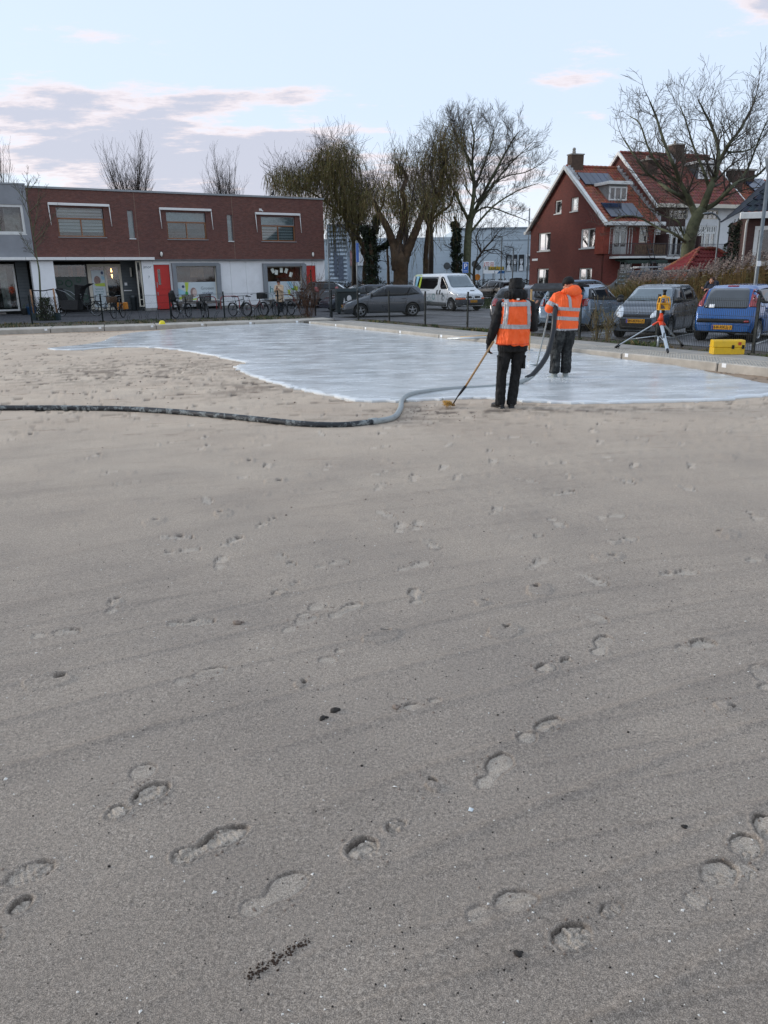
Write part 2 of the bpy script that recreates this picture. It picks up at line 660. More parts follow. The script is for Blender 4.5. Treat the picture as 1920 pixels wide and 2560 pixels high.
def sand_height(X, Y):
    D = np.zeros_like(X)
    Z = .012 * fbm(X * .5, Y * .5, 3, 3)
    # raking ridges: long low arcs
    for ang, sp_, amp, seed in ((19, .21, .005, 11), (27, .37, .007, 12), (34, .9, .005, 13)):
        ca, sa = math.cos(R(ang)), math.sin(R(ang))
        u, v = X * ca + Y * sa, -X * sa + Y * ca
        w = v + .018 * u * u + .12 * fbm(u * .4, v * .7, seed, 2)
        rdg = np.clip(np.sin(w / sp_ * 6.283 + 6 * vnoise(w * .5, u * .13, seed + 3)), 0, 1) ** 10 * sm_(.45 + 2.2 * vnoise(u * .55, v * 1.3, seed + 5))
        Z += amp * rdg
        D += .10 * rdg
    Z += .004 * fbm(X * 3.1, Y * 7.0, 21, 3)
    Z += .0016 * fbm(X * 22, Y * 22, 31, 3, .6)
    # dents and crumbs in the trampled part
    q = fbm(X * 2.3, Y * 14.0, 41, 4, .68)
    far_ = sm_((Y - 8) / 5)
    Z -= far_ * .014 * sm_((q - .36) * 4) - far_ * .007 * sm_((-q - .3) * 4)
    D += far_ * sm_((q - .38) * 5) * .7
    for (cx, cy, rx, ry, k_) in ((.55, 11.0, .75, .42, .9), (.3, 10.2, 1.1, .35, .5), (1.9, 11.0, 1.6, .3, .6), (-2.3, 14.0, 1.3, 1.6, .6), (-4.5, 17.5, 2.6, 2.2, .5), (4.2, 11.0, 2.2, .25, .5), (-6.5, 16.5, 1.8, 2.5, .4)):
        D += k_ * np.exp(-((X - cx) / rx) ** 2 - ((Y - cy) / ry) ** 2) * sm_(.35 + 2.0 * fbm(X * 3.2, Y * 11, 51, 4, .7))
    q2 = fbm(X * 5, Y * 9, 45, 3, .6)
    Z += sm_((Y - 3) / 4) * .006 * sm_((q2 - .42) * 6)
    # trough along the rim
    dl = (X - KC.x) * NL.x + (Y - KC.y) * NL.y
    dr = (X - KC.x) * NR.x + (Y - KC.y) * NR.y
    edge = np.maximum(dl, dr)
    Z -= .05 * sm_((edge + 1.3) / 1.0)
    for (x, y, hd, ln, dp, kind) in PRINTS:
        m = (np.abs(X - x) < .3) & (np.abs(Y - y) < .3)
        if not m.any():
            continue
        ca, sa = math.cos(R(hd)), math.sin(R(hd))
        dx, dy = X[m] - x, Y[m] - y
        u, v = (dx * ca + dy * sa) / (ln / .29), -dx * sa + dy * ca
        wob = .016 * fbm(u * 26, v * 26, int(abs(x * 97 + y * 31)) % 90, 3)
        fore = np.hypot((u - .05) / 1.55, (v - .004)) - .053
        heel = np.hypot((u + .098) / 1.1, v + .004) - .041
        join = .0 if int(abs(x * 131 + y * 77)) % 5 < 3 else 1.0
        arch = .022 * (1 - join) + np.maximum(np.abs(u + .04) - .06, np.abs(v + .006) - .026)
        z = np.zeros_like(u)
        if kind == 'l':                       # a lifted flake of crust beside a dark hole
            s1 = np.hypot(u / 1.5, v) - .042 * (ln / .15) + wob
            z += .014 * sm_(-s1 / .006) * (.5 + 4 * v) + .003 * sm_(-s1 / .004)
            s2 = np.hypot((u - .06) / 1.3, v - .035) - .026 + wob
            z -= .022 * sm_(-s2 / .010)
            D[m] += .9 * sm_(-s2 / .012)
        else:
            sd = np.minimum(fore, heel)
            hh = np.clip(.5 + .5 * (arch - sd) / .012, 0, 1)
            sd = (arch * (1 - hh) + sd * hh) - .012 * hh * (1 - hh) + wob * .55
            if kind == 'h':
                sd = np.minimum(np.hypot(u / 1.25, v) - .05, np.hypot((u - .17) / 1.5, v) - .03) + wob * .5
            in_ = sm_(-sd / .0045)
            fade = sm_(.75 + 2.4 * fbm(u * 9 + x * 7, v * 11 + y * 5, 23, 2))
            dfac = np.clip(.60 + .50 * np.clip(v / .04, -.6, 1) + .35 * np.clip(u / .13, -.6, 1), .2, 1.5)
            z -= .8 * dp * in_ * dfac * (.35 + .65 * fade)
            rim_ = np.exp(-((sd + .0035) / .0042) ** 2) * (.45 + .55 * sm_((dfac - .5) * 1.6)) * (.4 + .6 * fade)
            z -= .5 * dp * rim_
            D[m] += (.9 * rim_ - .75 * in_ * (1 - rim_) * (.4 + .6 * fade)) * min(1, dp / .008)  # edge shade of the print put into the colour, heavier toward one side
            z += dp * .22 * np.exp(-((sd - .008) / .007) ** 2) * fade
            z += in_ * dp * .30 * np.abs(fbm(u * 40, v * 40, 7, 2))
            if dp > .008:
                tread = np.sin(u * 300 + 8 * v) * .0012
                z += in_ * tread
                cr = np.abs(fbm(u * 14, v * 14, int(abs(x * 57)) % 70, 2))
                z -= in_ * .007 * sm_(1 - cr / .035)
                if dp > .012:
                    pl = fbm(u * 17 + 3, v * 17, int(abs(y * 41)) % 60, 3)
                    z += in_ * .008 * sm_((pl - .05) * 14)
                    D[m] += .5 * in_ * np.exp(-((pl - .05) / .03) ** 2)
        Z[m] += z
    sand_height.damp = D
    return Z


# fine sheet near the camera, its cells growing with distance, reaching under the rim
azs = np.concatenate([np.linspace(R(-86), R(-34), 75)[:-1], np.linspace(R(-34), R(34), 770), np.linspace(R(34), R(86), 75)[1:]])
rr = [1.15]
while rr[-1] < 46:
    rr.append(rr[-1] + max(.0042, rr[-1] ** 2 / 1420 * (1.05 if rr[-1] < 4.6 else 1.75)) if rr[-1] < 14 else rr[-1] + .24)
rr = np.array(rr)
AA, RR = np.meshgrid(azs, rr)
SX, SY = RR * np.sin(AA), RR * np.cos(AA)
SZ = sand_height(SX, SY)
DAMP_SHADE = sand_height.damp
edge = np.maximum((SX - KC.x) * NL.x + (SY - KC.y) * NL.y, (SX - KC.x) * NR.x + (SY - KC.y) * NR.y)
SZ = np.where(edge > .25, -.25, SZ)
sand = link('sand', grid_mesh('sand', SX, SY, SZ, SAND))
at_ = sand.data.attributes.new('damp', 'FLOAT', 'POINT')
at_.data.foreach_set('value', np.clip(DAMP_SHADE, -1, 1).astype(np.float32).ravel())
tag(sand, kind='structure')
# the plain sheet of ground to the horizon, below everything
t = NT('earth')
c_ = t.coord()
t.set(t.mix(t.ramp(t.noise(c_, .2, 5), .4, .6), lin('#5d5a52'), lin('#4c5140')), .95)
b = MB()
b.add([(-900, -300, -.32), (900, -300, -.32), (900, 1500, -.32), (-900, 1500, -.32)], [(0, 1, 2, 3)])
tag(b.build('ground', t.m), kind='structure')
# sand beside and behind the viewpoint
xs = np.linspace(-16, 16, 200); ys = np.linspace(-9, 5, 90)
GX, GY = np.meshgrid(xs, ys)
GZ = sand_height(GX, GY) - .004
inn = (np.abs(np.arctan2(GX, GY)) < R(80)) & (np.hypot(GX, GY) > 1.5)
GZ = np.where(inn, -.20, GZ)
tag(link('sand', grid_mesh('sand_side', GX, GY, GZ, SAND)), kind='structure')

# ------------------------------------------------------------------ poured mortar
MORT = [(-9.84, 23.18), (-8.95, 22.49), (-8.19, 23.15), (-7.63, 23.33), (-6.67, 22.87), (-5.42, 21.61), (-3.98, 19.47), (-3.17, 18.11), (-3.26, 17.43), (-3.09, 16.77),
        (-2.53, 15.42), (-1.92, 14.25), (-1.51, 13.55), (-.97, 12.81), (-.48, 12.14), (.18, 11.95), (.54, 11.99), (1.1, 12.14), (1.57, 12.14), (2.29, 11.69), (2.94, 11.46),
        (3.98, 11.47), (5.31, 11.66), (6.01, 11.96), (7.0, 12.3), (7.35, 12.75), (6.85, 13.0), (6.58, 13.3), (6.43, 14.26), (6.15, 15.9), (5.6, 17.2), (5.05, 18.6), (4.55, 19.72),
        (2.83, 22.95), (1.24, 25.95), (-.77, 29.72), (-2.7, 33.33), (-3.58, 34.88), (-5.66, 34.18), (-7.15, 33.2), (-8.41, 31.6), (-9.39, 29.71), (-9.5, 28.04), (-9.2, 26.48), (-9.06, 25.59), (-9.3, 24.22)]


def wavy_outline(poly, n, amp, seed):
    out = []
    P = [Vector((*p, 0)) for p in poly]
    m = len(P)
    r = random.Random(seed)
    for i in range(m):
        a, b_, c2, d = P[i - 1], P[i], P[(i + 1) % m], P[(i + 2) % m]
        for k in range(n):
            q = k / n
            p = .5 * ((2 * b_) + (c2 - a) * q + (2 * a - 5 * b_ + 4 * c2 - d) * q * q + (3 * b_ - a - 3 * c2 + d) * q ** 3)
            out.append(Vector((p.x + r.uniform(-amp, amp), p.y + r.uniform(-amp, amp))))
    return out


def fill_poly(outline, step):
    """constrained triangulation of an outline with inner points on a grid"""
    xs_, ys_ = [p[0] for p in outline], [p[1] for p in outline]
    pts = [Vector((p[0], p[1])) for p in outline]
    n = len(pts)
    O = np.array([(p[0], p[1]) for p in outline])
    x0, x1, y0, y1 = min(xs_), max(xs_), min(ys_), max(ys_)
    gx, gy = np.meshgrid(np.arange(x0 + step / 2, x1, step), np.arange(y0 + step / 2, y1, step))
    gx, gy = gx.ravel(), gy.ravel()
    ins = np.zeros(len(gx), bool)
    j = n - 1
    for i in range(n):
        xi, yi, xj, yj = O[i, 0], O[i, 1], O[j, 0], O[j, 1]
        if yi != yj:
            cond = ((yi > gy) != (yj > gy)) & (gx < (xj - xi) * (gy - yi) / (yj - yi) + xi)
            ins ^= cond
        j = i
    gx, gy = gx[ins], gy[ins]
    # keep clear of the outline
    keep = np.ones(len(gx), bool)
    for i in range(n):
        a, c2 = O[i], O[(i + 1) % n]
        ab = c2 - a
        L2 = max(1e-12, (ab ** 2).sum())
        tt = np.clip(((gx - a[0]) * ab[0] + (gy - a[1]) * ab[1]) / L2, 0, 1)
        keep &= np.hypot(gx - a[0] - tt * ab[0], gy - a[1] - tt * ab[1]) > step * .35
    pts += [Vector((float(x), float(y))) for x, y in zip(gx[keep], gy[keep])]
    edges = [(i, (i + 1) % n) for i in range(n)]
    V, E_, F, ov, oe, of = delaunay_2d_cdt(pts, edges, [tuple(range(n))], 1, 1e-6)
    return V, F, ov, n


def mortar_material():
    t = NT('wet_mortar')
    c = t.coord()
    base = t.noise(c, .55, 5, .6)
    col = t.mix(t.ramp(base, .3, .7), lin('#ccd0d0'), lin('#dadcda'))
    st = t.noise(t.coord(scale=(1.0, 3.2, 1), rot=(0, 0, R(12))), 1.6, 8, .74, 1.2)
    msk = t.ramp(t.noise(t.coord(scale=(.8, 1.3, 1)), .42, 4, .6), .47, .60)
    col = t.mix(t.math('MULTIPLY', t.ramp(st, .50, .62, 0, .42), msk), col, lin('#8a9293'))
    col = t.mix(t.ramp(t.noise(c, 5, 5, .7), .60, .72, 0, .35), col, lin('#828d90'))
    rg = t.ramp(t.noise(t.coord(scale=(1, 2.4, 1)), .9, 5, .7), .35, .65, .07, .32)
    t.set(col, rg, spec=.45)
    h = t.math('ADD', t.math('MULTIPLY', t.math('MULTIPLY', st, 1.3), t.math('ADD', msk, .15)), t.math('MULTIPLY', t.noise(t.coord(scale=(1, 2.2, 1)), 7, 5, .65), .5))
    t.bump(h, .19, .03)
    return t.m


MORTAR = mortar_material()
ol = wavy_outline(MORT, 7, .055, 3)
V, F, ov, n0 = fill_poly(ol, .16)
vs = []
for i, p in enumerate(V):
    z = .034 + .010 * float(vnoise(np.array([p.x * 1.4]), np.array([p.y * 2.4]), 9)[0]) + .005 * float(vnoise(np.array([p.x * 6]), np.array([p.y * 9]), 10)[0])
    vs.append([p.x, p.y, z])
b = MB()
b.add(vs, F, 0, True)
k = len(b.v)
m = len(ol)
idx = {}
for i, src_ in enumerate(ov):
    for q in src_:
        idx[q] = i
cx_, cy_ = sum(p[0] for p in ol) / m, sum(p[1] for p in ol) / m
for i in range(m):                     # rounded rim of the puddle
    p, a, c2 = ol[i], ol[i - 1], ol[(i + 1) % m]
    nrm = Vector((c2[1] - a[1], -(c2[0] - a[0])))
    nrm.normalize()
    b.v[idx[i]] = (p[0], p[1], .032)
    b.v.append((p[0] + nrm.x * .010, p[1] + nrm.y * .010, .016))
    b.v.append((p[0] + nrm.x * .004, p[1] + nrm.y * .004, -.12))
for i in range(m):
    j = (i + 1) % m
    for f in ((idx[i], k + 2 * i, k + 2 * j, idx[j]), (k + 2 * i, k + 2 * i + 1, k + 2 * j + 1, k + 2 * j)):
        b.f.append(f); b.mi.append(0); b.sm.append(False)
mortar = b.build('mortar', MORTAR)
tag(mortar, 'pale grey wet mortar poured over the sand in a large spreading pool', 'wet mortar', kind='stuff')

# ------------------------------------------------------------------ concrete rim
CONC = pm('rim_concrete', '#b1aba0', .85, var=.16, scale=2.2, bump=.35, bscale=70, grime='#8d8577', gamt=.45, gscale=1.2)
CONC2 = pm('rim_concrete_slab', '#9c9890', .85, var=.14, scale=1.8, bump=.35, bscale=60, grime='#7a776e', gamt=.5, gscale=1.6)
JOINT = pm('joint_filler', '#3b3833', .95)
REFL = pm('white_reflector', '#e9ecec', .35, var=.03)
STUD = pm('studded_concrete', '#a6a39b', .8, var=.12, scale=6, bump=.3, bscale=90)
rim = thing('concrete_rim', 'rim', 'kerb')
for kk in ('label', 'category'):
    del rim[kk]
tag(rim, kind='structure')


def edge_line(D, N, length, seg, off0=0.0, M2=None):
    """local frame: x along the line, y outwards"""
    return Matrix(((D.x, N.x, 0, KC.x), (D.y, N.y, 0, KC.y), (0, 0, 1, 0), (0, 0, 0, 1)))


ML, MR_ = edge_line(KL, NL, 0, 0), edge_line(KR, NR, 0, 0)
for (M_, L_, W_, seg, left) in ((ML, 28, 1.65, 2.05, True), (MR_, 36, .88, 2.62, False)):
    kb = MB().bbox(.012, seg - .012, 0, W_, -.28, ZW, .018)
    me = kb.mesh('kerbstone', CONC)
    rf = MB().bbox(-.052, .052, -.006, .004, .045, .125, .003).mesh('reflector', REFL)
    st = MB()
    if not left:
        for ix in range(int(seg / .075)):
            for iy in range(9):
                x_, y_ = .05 + ix * .075, .09 + iy * .085
                st.box(x_, x_ + .052, y_, y_ + .052, ZW - .002, ZW + .006)
        stm = st.mesh('stud_field', STUD)
    for i in range(int(L_ / seg)):
        x_ = i * seg + (.0 if left else .9)
        T = M_ @ Matrix.Translation((x_, 0, 0))
        o = link('kerbstone', me, rim)
        o.matrix_local = T @ Matrix.Translation((0, .003 * ((i * 7) % 3 - 1), .002 * ((i * 5) % 3 - 1)))
        r_ = link('reflector', rf, o)
        r_.matrix_local = Matrix.Translation((.16, 0, 0))
        if not left and i < 12:
            s_ = link('stud_field', stm, o)
            s_['kind'] = 'stuff'
    if not left:
        sl = MB().bbox(.012, seg / 1 - .012, 0, .74, -.28, ZW + .012, .014).mesh('rim_slab', CONC2)
        for i in range(int(L_ / seg)):
            o = link('rim_slab', sl, rim)
            o.matrix_local = M_ @ Matrix.Translation((i * seg + 1.75, .905, .003 * ((i * 3) % 3 - 1)))
# corner infill and joint bed
b = MB()
b.prism([(KC.x, KC.y), tuple((KC + NR * 1.64).xy), tuple((KC + NR * 1.64 + NL * 1.64 - KR * .3).xy), tuple((KC + NL * 1.64).xy)], -.28, ZW - .004, 'xy')
b.build('rim_corner', CONC, rim)
b = MB()
b.box(.3, 28, .02, 1.6, -.28, ZW - .03, 0, ML)
b.box(.3, 36, .02, 1.6, -.28, ZW - .03, 0, MR_)
b.build('joint_bed', JOINT, rim)

# ------------------------------------------------------------------ strip, plaza, car park, lawns
t = NT('paving_asphalt')
c_ = t.coord()
colr = t.mix(t.ramp(t.noise(c_, .7, 6, .65), .35, .65), lin('#5c5c5d'), lin('#737271'))
colr = t.mix(t.ramp(t.noise(t.coord(scale=(1, 2, 1)), .35, 6, .7), .56, .66, 0, .8), colr, lin('#37383a'))
colr = t.mix(t.ramp(t.noise(c_, 3.5, 5, .7), .62, .75, 0, .35), colr, lin('#8f8d88'))
t.set(colr, t.ramp(t.noise(c_, .6, 4), .35, .65, .35, .8), spec=.4)
t.bump(t.noise(c_, 120, 3, .7), .4, .006)
ASPH = t.m
t = NT('dark_plaza_paving')
c_ = t.coord(rot=(0, 0, R(-31)))
bt = t.new('ShaderNodeTexBrick')
t.l.new(c_, bt.inputs['Vector'])
for k_, v_ in (('Color1', (*lin('#4a4a4c'), 1)), ('Color2', (*lin('#3d3d40'), 1)), ('Mortar', (*lin('#2c2c2e'), 1)), ('Scale', 1), ('Brick Width', .21), ('Row Height', .105), ('Mortar Size', .006)):
    bt.inputs[k_].default_value = v_
colr = t.mix(t.ramp(t.noise(c_, .9, 6, .7), .5, .7, 0, .5), bt.outputs[0], lin('#5d5c5a'))
t.set(colr, .75)
t.bump(bt.outputs['Fac'], -.4, .005)
PLAZA = t.m
GRASSM = pm('lawn_soil', '#46512f', .95, var=.25, scale=4, bump=.6, bscale=40, grime='#5a4d35', gamt=.6, gscale=2)


def sheet(name, pts, z, m, kind='structure', n=1):
    bb = MB()
    bb.add([(p[0], p[1], z) for p in pts], [tuple(range(len(pts)))])
    return tag(bb.build(name, m), kind=kind)


def LP(M_, x, y):
    p = M_ @ Vector((x, y, 0))
    return (p.x, p.y)


ZR = .105
# car park and street beyond the right fence, school plaza beyond the left fence
sheet('car_park', [LP(MR_, 45, 1.6), LP(MR_, -1.7, 1.6), (-2.4, 38.6), (-3.5, 58.6), (-2, 75), (40, 95), (90, 60), (60, -5)], ZR, ASPH)
sheet('plaza', [LP(ML, 40, 1.6), (-60, 30), (-45, 75), (-4.2, 62), (-3.4, 58.6), (-2.35, 38.6), LP(ML, -1.7, 1.6)], ZR + .004, PLAZA)
sheet('lawn', [(6.2, 50.5), (10.5, 45), (14.5, 47), (14, 66), (5.6, 61)], ZR + .012, GRASSM)
sheet('street', [(-2.0, 75.0), (-30, 84), (-60, 150), (90, 150), (90, 60), (40, 95)], ZR - .004, ASPH)
# soil strips at the fence foot
STRIP = pm('strip_soil', '#4d4334', .95, var=.3, scale=5, bump=.8, bscale=30, grime='#394325', gamt=.8, gscale=1.7)
sheet('soil_strip', [LP(ML, 28, 1.66), LP(ML, -1.2, 1.66), LP(ML, -1.2, 5.2), LP(ML, 28, 5.2)], ZW - .006, STRIP)
sheet('soil_strip', [LP(MR_, 34, 1.66), LP(MR_, 1, 1.66), LP(MR_, 1, 2.85), LP(MR_, 34, 2.85)], ZW - .010, STRIP)
WHITE_LINE = pm('road_paint', '#b9bab6', .7, var=.15, scale=6, grime='#6c6c6a', gamt=.7, gscale=5)
# parking bay lines run along the parked cars
for i in range(4):
    p = Vector((6.35, 23.85)) + Vector((-.54, .84)) * (2.62 * (i - 2))
    f = Vector((.6, .8))
    s2 = Vector((.8, -.6)) * .05
    sheet('bay_line', [(p - s2).xy, (p + s2).xy, (p + f * 4.8 + s2).xy, (p + f * 4.8 - s2).xy], ZR + .008, WHITE_LINE)

# ------------------------------------------------------------------ tufts and litter on the strips
rg = random.Random(11)


def blades(b, x, y, z, n, h, spread, mi=0, lean=.5, w=.012):
    for _ in range(n):
        px, py = x + rg.gauss(0, spread), y + rg.gauss(0, spread)
        a = rg.uniform(0, 6.28)
        hh = h * rg.uniform(.5, 1.2)
        ww = w * rg.uniform(.7, 1.4)
        dx, dy = math.cos(a), math.sin(a)
        l = lean * hh * rg.uniform(.2, 1)
        b.add([(px - dy * ww, py + dx * ww, z), (px + dy * ww, py - dx * ww, z), (px + dx * l * .4 + dy * ww * .6, py + dy * l * .4 - dx * ww * .6, z + hh * .6), (px + dx * l, py + dy * l, z + hh)],
              [(0, 1, 2), (0, 2, 3)], mi)


GREEN = [pm('weed_green', '#4a5a2c', .8, var=.3, scale=8), pm('weed_dry', '#7d6a45', .85, var=.3, scale=8), pm('weed_dark', '#2f3b20', .8, var=.3, scale=8)]
b = MB()
for i in range(1150):
    x = rg.uniform(-1, 25)
    y = rg.choice([rg.uniform(1.7, 2.4), rg.uniform(3.6, 5.0), rg.uniform(2.2, 4.6)])
    p = LP(ML, x, y)
    dens = .5 + .5 * math.sin(x * 1.7) * math.sin(x * .6 + 1)
    if rg.random() < .35 + .6 * dens:
        blades(b, p[0], p[1], ZW - .01, 5, .06 + .06 * dens, .07, rg.choice([0, 1, 2, 2]), 1.0, .013)
o = b.build('grass', GREEN, fix=False)
tag(o, 'ragged low grass along the foot of the far left fence', 'grass', kind='stuff')
b = MB()
for i in range(760):
    x = rg.uniform(1.5, 27)
    dens = max(0, math.sin(x * 1.3 + .4) * math.sin(x * .47 + 2))
    y = 1.75 + abs(rg.gauss(0, .32))
    p = LP(MR_, x, y)
    if rg.random() < .25 + .75 * dens:
        blades(b, p[0], p[1], ZW - .01, 6, .05 + .10 * dens, .05, rg.choice([0, 0, 1, 2]), 1.1, .014)
o = b.build('weeds', GREEN, fix=False)
tag(o, 'low weeds along the foot of the fence beside the parked cars', 'weeds', kind='stuff')
b = MB()
for i in range(5200):
    x, y = rg.uniform(5.8, 14.2), rg.uniform(45, 66)
    blades(b, x, y, ZR + .01, 2, .10, .12, rg.choice([0, 0, 2]), .8, .03)
o = b.build('grass', GREEN, fix=False)
tag(o, 'short green lawn beside the white van in the car park', 'grass', kind='stuff')
# shell fragments and crumbs on the near sand
SHELL = pm('shell', '#d9d5cb', .5, var=.08)
CRUMB = pm('dark_crumb', '#2e2a26', .95, var=.3)
CLOD = pm('wet_clod', '#84766a', .95, var=.25, scale=20, bump=.6, bscale=90)


def zs(x, y):
    i = min(len(rr) - 1, int(np.searchsorted(rr, math.hypot(x, y))))
    j = min(len(azs) - 1, int(np.searchsorted(azs, math.atan2(x, y))))
    return float(SZ[i, j])


pts = []
for i in range(1150):
    d = 1.35 + 4.5 * rg.random() ** 1.15
    a = R(rg.uniform(-31, 31))
    pts.append((d * math.sin(a), d * math.cos(a)))
PZ = sand_height(np.array([[p[0] for p in pts]]), np.array([[p[1] for p in pts]]))[0]
b, b2 = MB(), MB()
for i, (x, y) in enumerate(pts):
    z = float(PZ[i])
    s_ = rg.uniform(.0014, .0036) * (1.7 if rg.random() < .07 else 1)
    a = rg.uniform(0, 3.14)
    T = Matrix.Translation((x, y, z + s_ * .3)) @ Matrix.Rotation(a, 4, 'Z') @ Matrix.Rotation(rg.uniform(-.5, .5), 4, 'X')
    if i % 2:
        b.add([T @ Vector(p) for p in ((-s_ * 1.4, -s_, 0), (s_, -s_ * .8, s_ * .2), (s_ * 1.5, s_ * .5, 0), (-s_ * .5, s_, s_ * .4), (0, 0, s_ * .8))],
              [(0, 1, 4), (1, 2, 4), (2, 3, 4), (3, 0, 4)])
    else:
        b2.ball((x, y, z + s_ * .4), (s_ * 1.1, s_ * .9, s_ * .9), 6, 4)
tag(b.build('shell_fragments', SHELL, fix=False), 'tiny white shell fragments scattered over the near sand', 'shell bits', kind='stuff')
tag(b2.build('dark_crumbs', CRUMB, fix=False), 'tiny dark crumbs of debris scattered over the near sand', 'crumbs', kind='stuff')


def clod(b, x, y, r, fl=.45, mi=0):
    z = zs(x, y)
    M_ = Matrix.Rotation(rg.uniform(0, 3), 4, 'Z') @ Matrix.Rotation(rg.uniform(-.3, .3), 4, 'X')
    k_ = len(b.v)
    b.ball((x, y, z + r * fl * .4), (r, r * rg.uniform(.6, .9), r * fl), 9, 6, mi, M_)
    for i in range(k_, len(b.v)):
        v_ = b.v[i]
        b.v[i] = (v_[0] + rg.gauss(0, r * .09), v_[1] + rg.gauss(0, r * .09), v_[2] + rg.gauss(0, r * .07))


b = MB()
for q in PRINTS[:38]:
    for k in range(9):
        a = rg.uniform(0, 6.28)
        clod(b, q[0] + rg.uniform(.05, .13) * math.cos(a), q[1] + rg.uniform(.04, .1) * math.sin(a), rg.uniform(.0018, .0055), .7)
for i in range(120):                      # crumbled edges of prints and rake marks
    d = 6 + 9 * rg.random()
    a = R(rg.gauss(3, 9))
    clod(b, d * math.sin(a), d * math.cos(a), rg.uniform(.004, .010), .5)
for i in range(160):
    clod(b, rg.uniform(.1, 1.3) + rg.gauss(0, .2), rg.uniform(10.2, 11.6), rg.uniform(.004, .012), .5)
for i in range(200):
    clod(b, rg.uniform(-5.5, -.5), rg.uniform(12, 19), rg.uniform(.008, .02), .4)
tag(b.build('sand_crumbs', CLOD, fix=False), 'moist brown crumbs of sand strewn around the hose and broom', 'sand crumbs', kind='stuff')
for (x, y, r, lab, mt) in ((-.235, 3.03, .022, 'black lump of debris lying on the mid sand', CRUMB), (-.285, 2.97, .020, 'second black lump of debris beside a slightly larger one', CRUMB),
                           (-.84, 3.98, .026, 'dark clod left of the sand prints beyond the flake', CLOD), (.36, 1.72, .013, 'small black lump nearest the lower edge of the sand', CRUMB),
                           (.04, 3.05, .018, 'brown clod beside a shallow dent in mid sand', CLOD), (1.03, 2.24, .011, 'thin dark chip by the deepest print at the right', CRUMB)):
    b = MB()
    clod(b, x, y, r, .5)
    clod(b, x + r * .9, y + r * .5, r * .5, .5)
    tag(b.build('debris_clod', mt, fix=False), lab, 'clod')
b = MB()
x, y = -.31, 1.70
for i in range(150):
    q = i / 150
    clod(b, -.40 + .16 * q + rg.gauss(0, .007), 1.66 + .13 * q + rg.gauss(0, .011), rg.uniform(.001, .0045), .7)
tag(b.build('bark_strip', pm('dark_bark', '#3a2a1e', .95, var=.3), fix=False), 'dark brown crumbling strip of bark pressed in the nearest sand', 'bark strip')
b = MB()
z = zs(.30, 2.35)
b.add([(.287, 2.345, z + .002), (.302, 2.338, z + .003), (.309, 2.350, z + .006), (.294, 2.358, z + .008), (.298, 2.348, z + .012)], [(0, 1, 4), (1, 2, 4), (2, 3, 4), (3, 0, 4), (0, 3, 2, 1)])
tag(b.build('glass_chip', pm('pale_glass_chip', '#c9d3d6', .2, var=.03), fix=False), 'pale bluish chip lying alone on the near sand', 'chip')

# ================================================================== fences
DGREEN = pm('fence_paint', '#101a1a', .6, var=.15, scale=6, spec=.3)


def fence(name, label, M_, off, posts, x_end, group=None):
    root = thing(name, label, 'fence')
    Hf = 1.20
    z0 = ZW - .02
    pm_ = MB().box(-.03, .03, -.02, .02, -.3, Hf + .04).box(-.033, .033, -.023, .023, Hf + .04, Hf + .055).box(-.04, .04, -.035, -.021, Hf - .16, Hf - .10).box(-.04, .04, -.035, -.021, .18, .24).mesh('post', DGREEN)
    for x in posts:
        o = link('post', pm_, root)
        o.matrix_local = M_ @ Matrix.Translation((x, off, z0)) @ Matrix.Rotation(R(((x * 7) % 1 - .5) * 1.5), 4, 'X')
    for a, c in zip(posts, posts[1:]):
        w = c - a
        p = MB()
        n = max(2, int(w / .052))
        for i in range(n):
            x = .035 + i * (w - .07) / (n - 1)
            p.box(x - .0028, x + .0028, -.0028, .0028, .04, Hf)
        for z in (.06, .42, .80, 1.14):
            for yy in (-.007, .007):
                p.box(.03, w - .03, yy - .0035, yy + .0035, z - .0035, z + .0035)
            if z in (.42, .80):
                pass
        o = p.build('wire_panel', DGREEN, root, fix=False)
        o.matrix_local = M_ @ Matrix.Translation((a, off - .026, z0))
    return root


PR = [-1.7 + 2.83 * i for i in range(11)]
fence('mesh_fence', 'dark green wire mesh fence in front of the parked cars', MR_, 2.3, PR, 0)
PL_ = [-1.75, .12, 2.75, 5.25, 8.3, 11.3, 14.2, 17.1]
fence('mesh_fence', 'dark green wire mesh fence in front of the school and bicycles', ML, 4.4, PL_, 0)

# ================================================================== windows and walls
def glass_mat(name, tint=(.78, .82, .84), refl=.28):
    t = NT(name)
    out = t.n['Material Output']
    tr = t.new('ShaderNodeBsdfTransparent'); tr.inputs[0].default_value = (*tint, 1)
    gl = t.new('ShaderNodeBsdfGlossy'); gl.inputs[0].default_value = (1, 1, 1, 1); gl.inputs['Roughness'].default_value = .03
    fr = t.new('ShaderNodeFresnel'); fr.inputs[0].default_value = 1.5
    mx = t.new('ShaderNodeMixShader')
    t.l.new(t.math('ADD', t.math('MULTIPLY', fr.outputs[0], .8), refl * .12, True), mx.inputs[0])
    t.l.new(tr.outputs[0], mx.inputs[1]); t.l.new(gl.outputs[0], mx.inputs[2])
    t.l.new(mx.outputs[0], out.inputs[0])
    return t.m


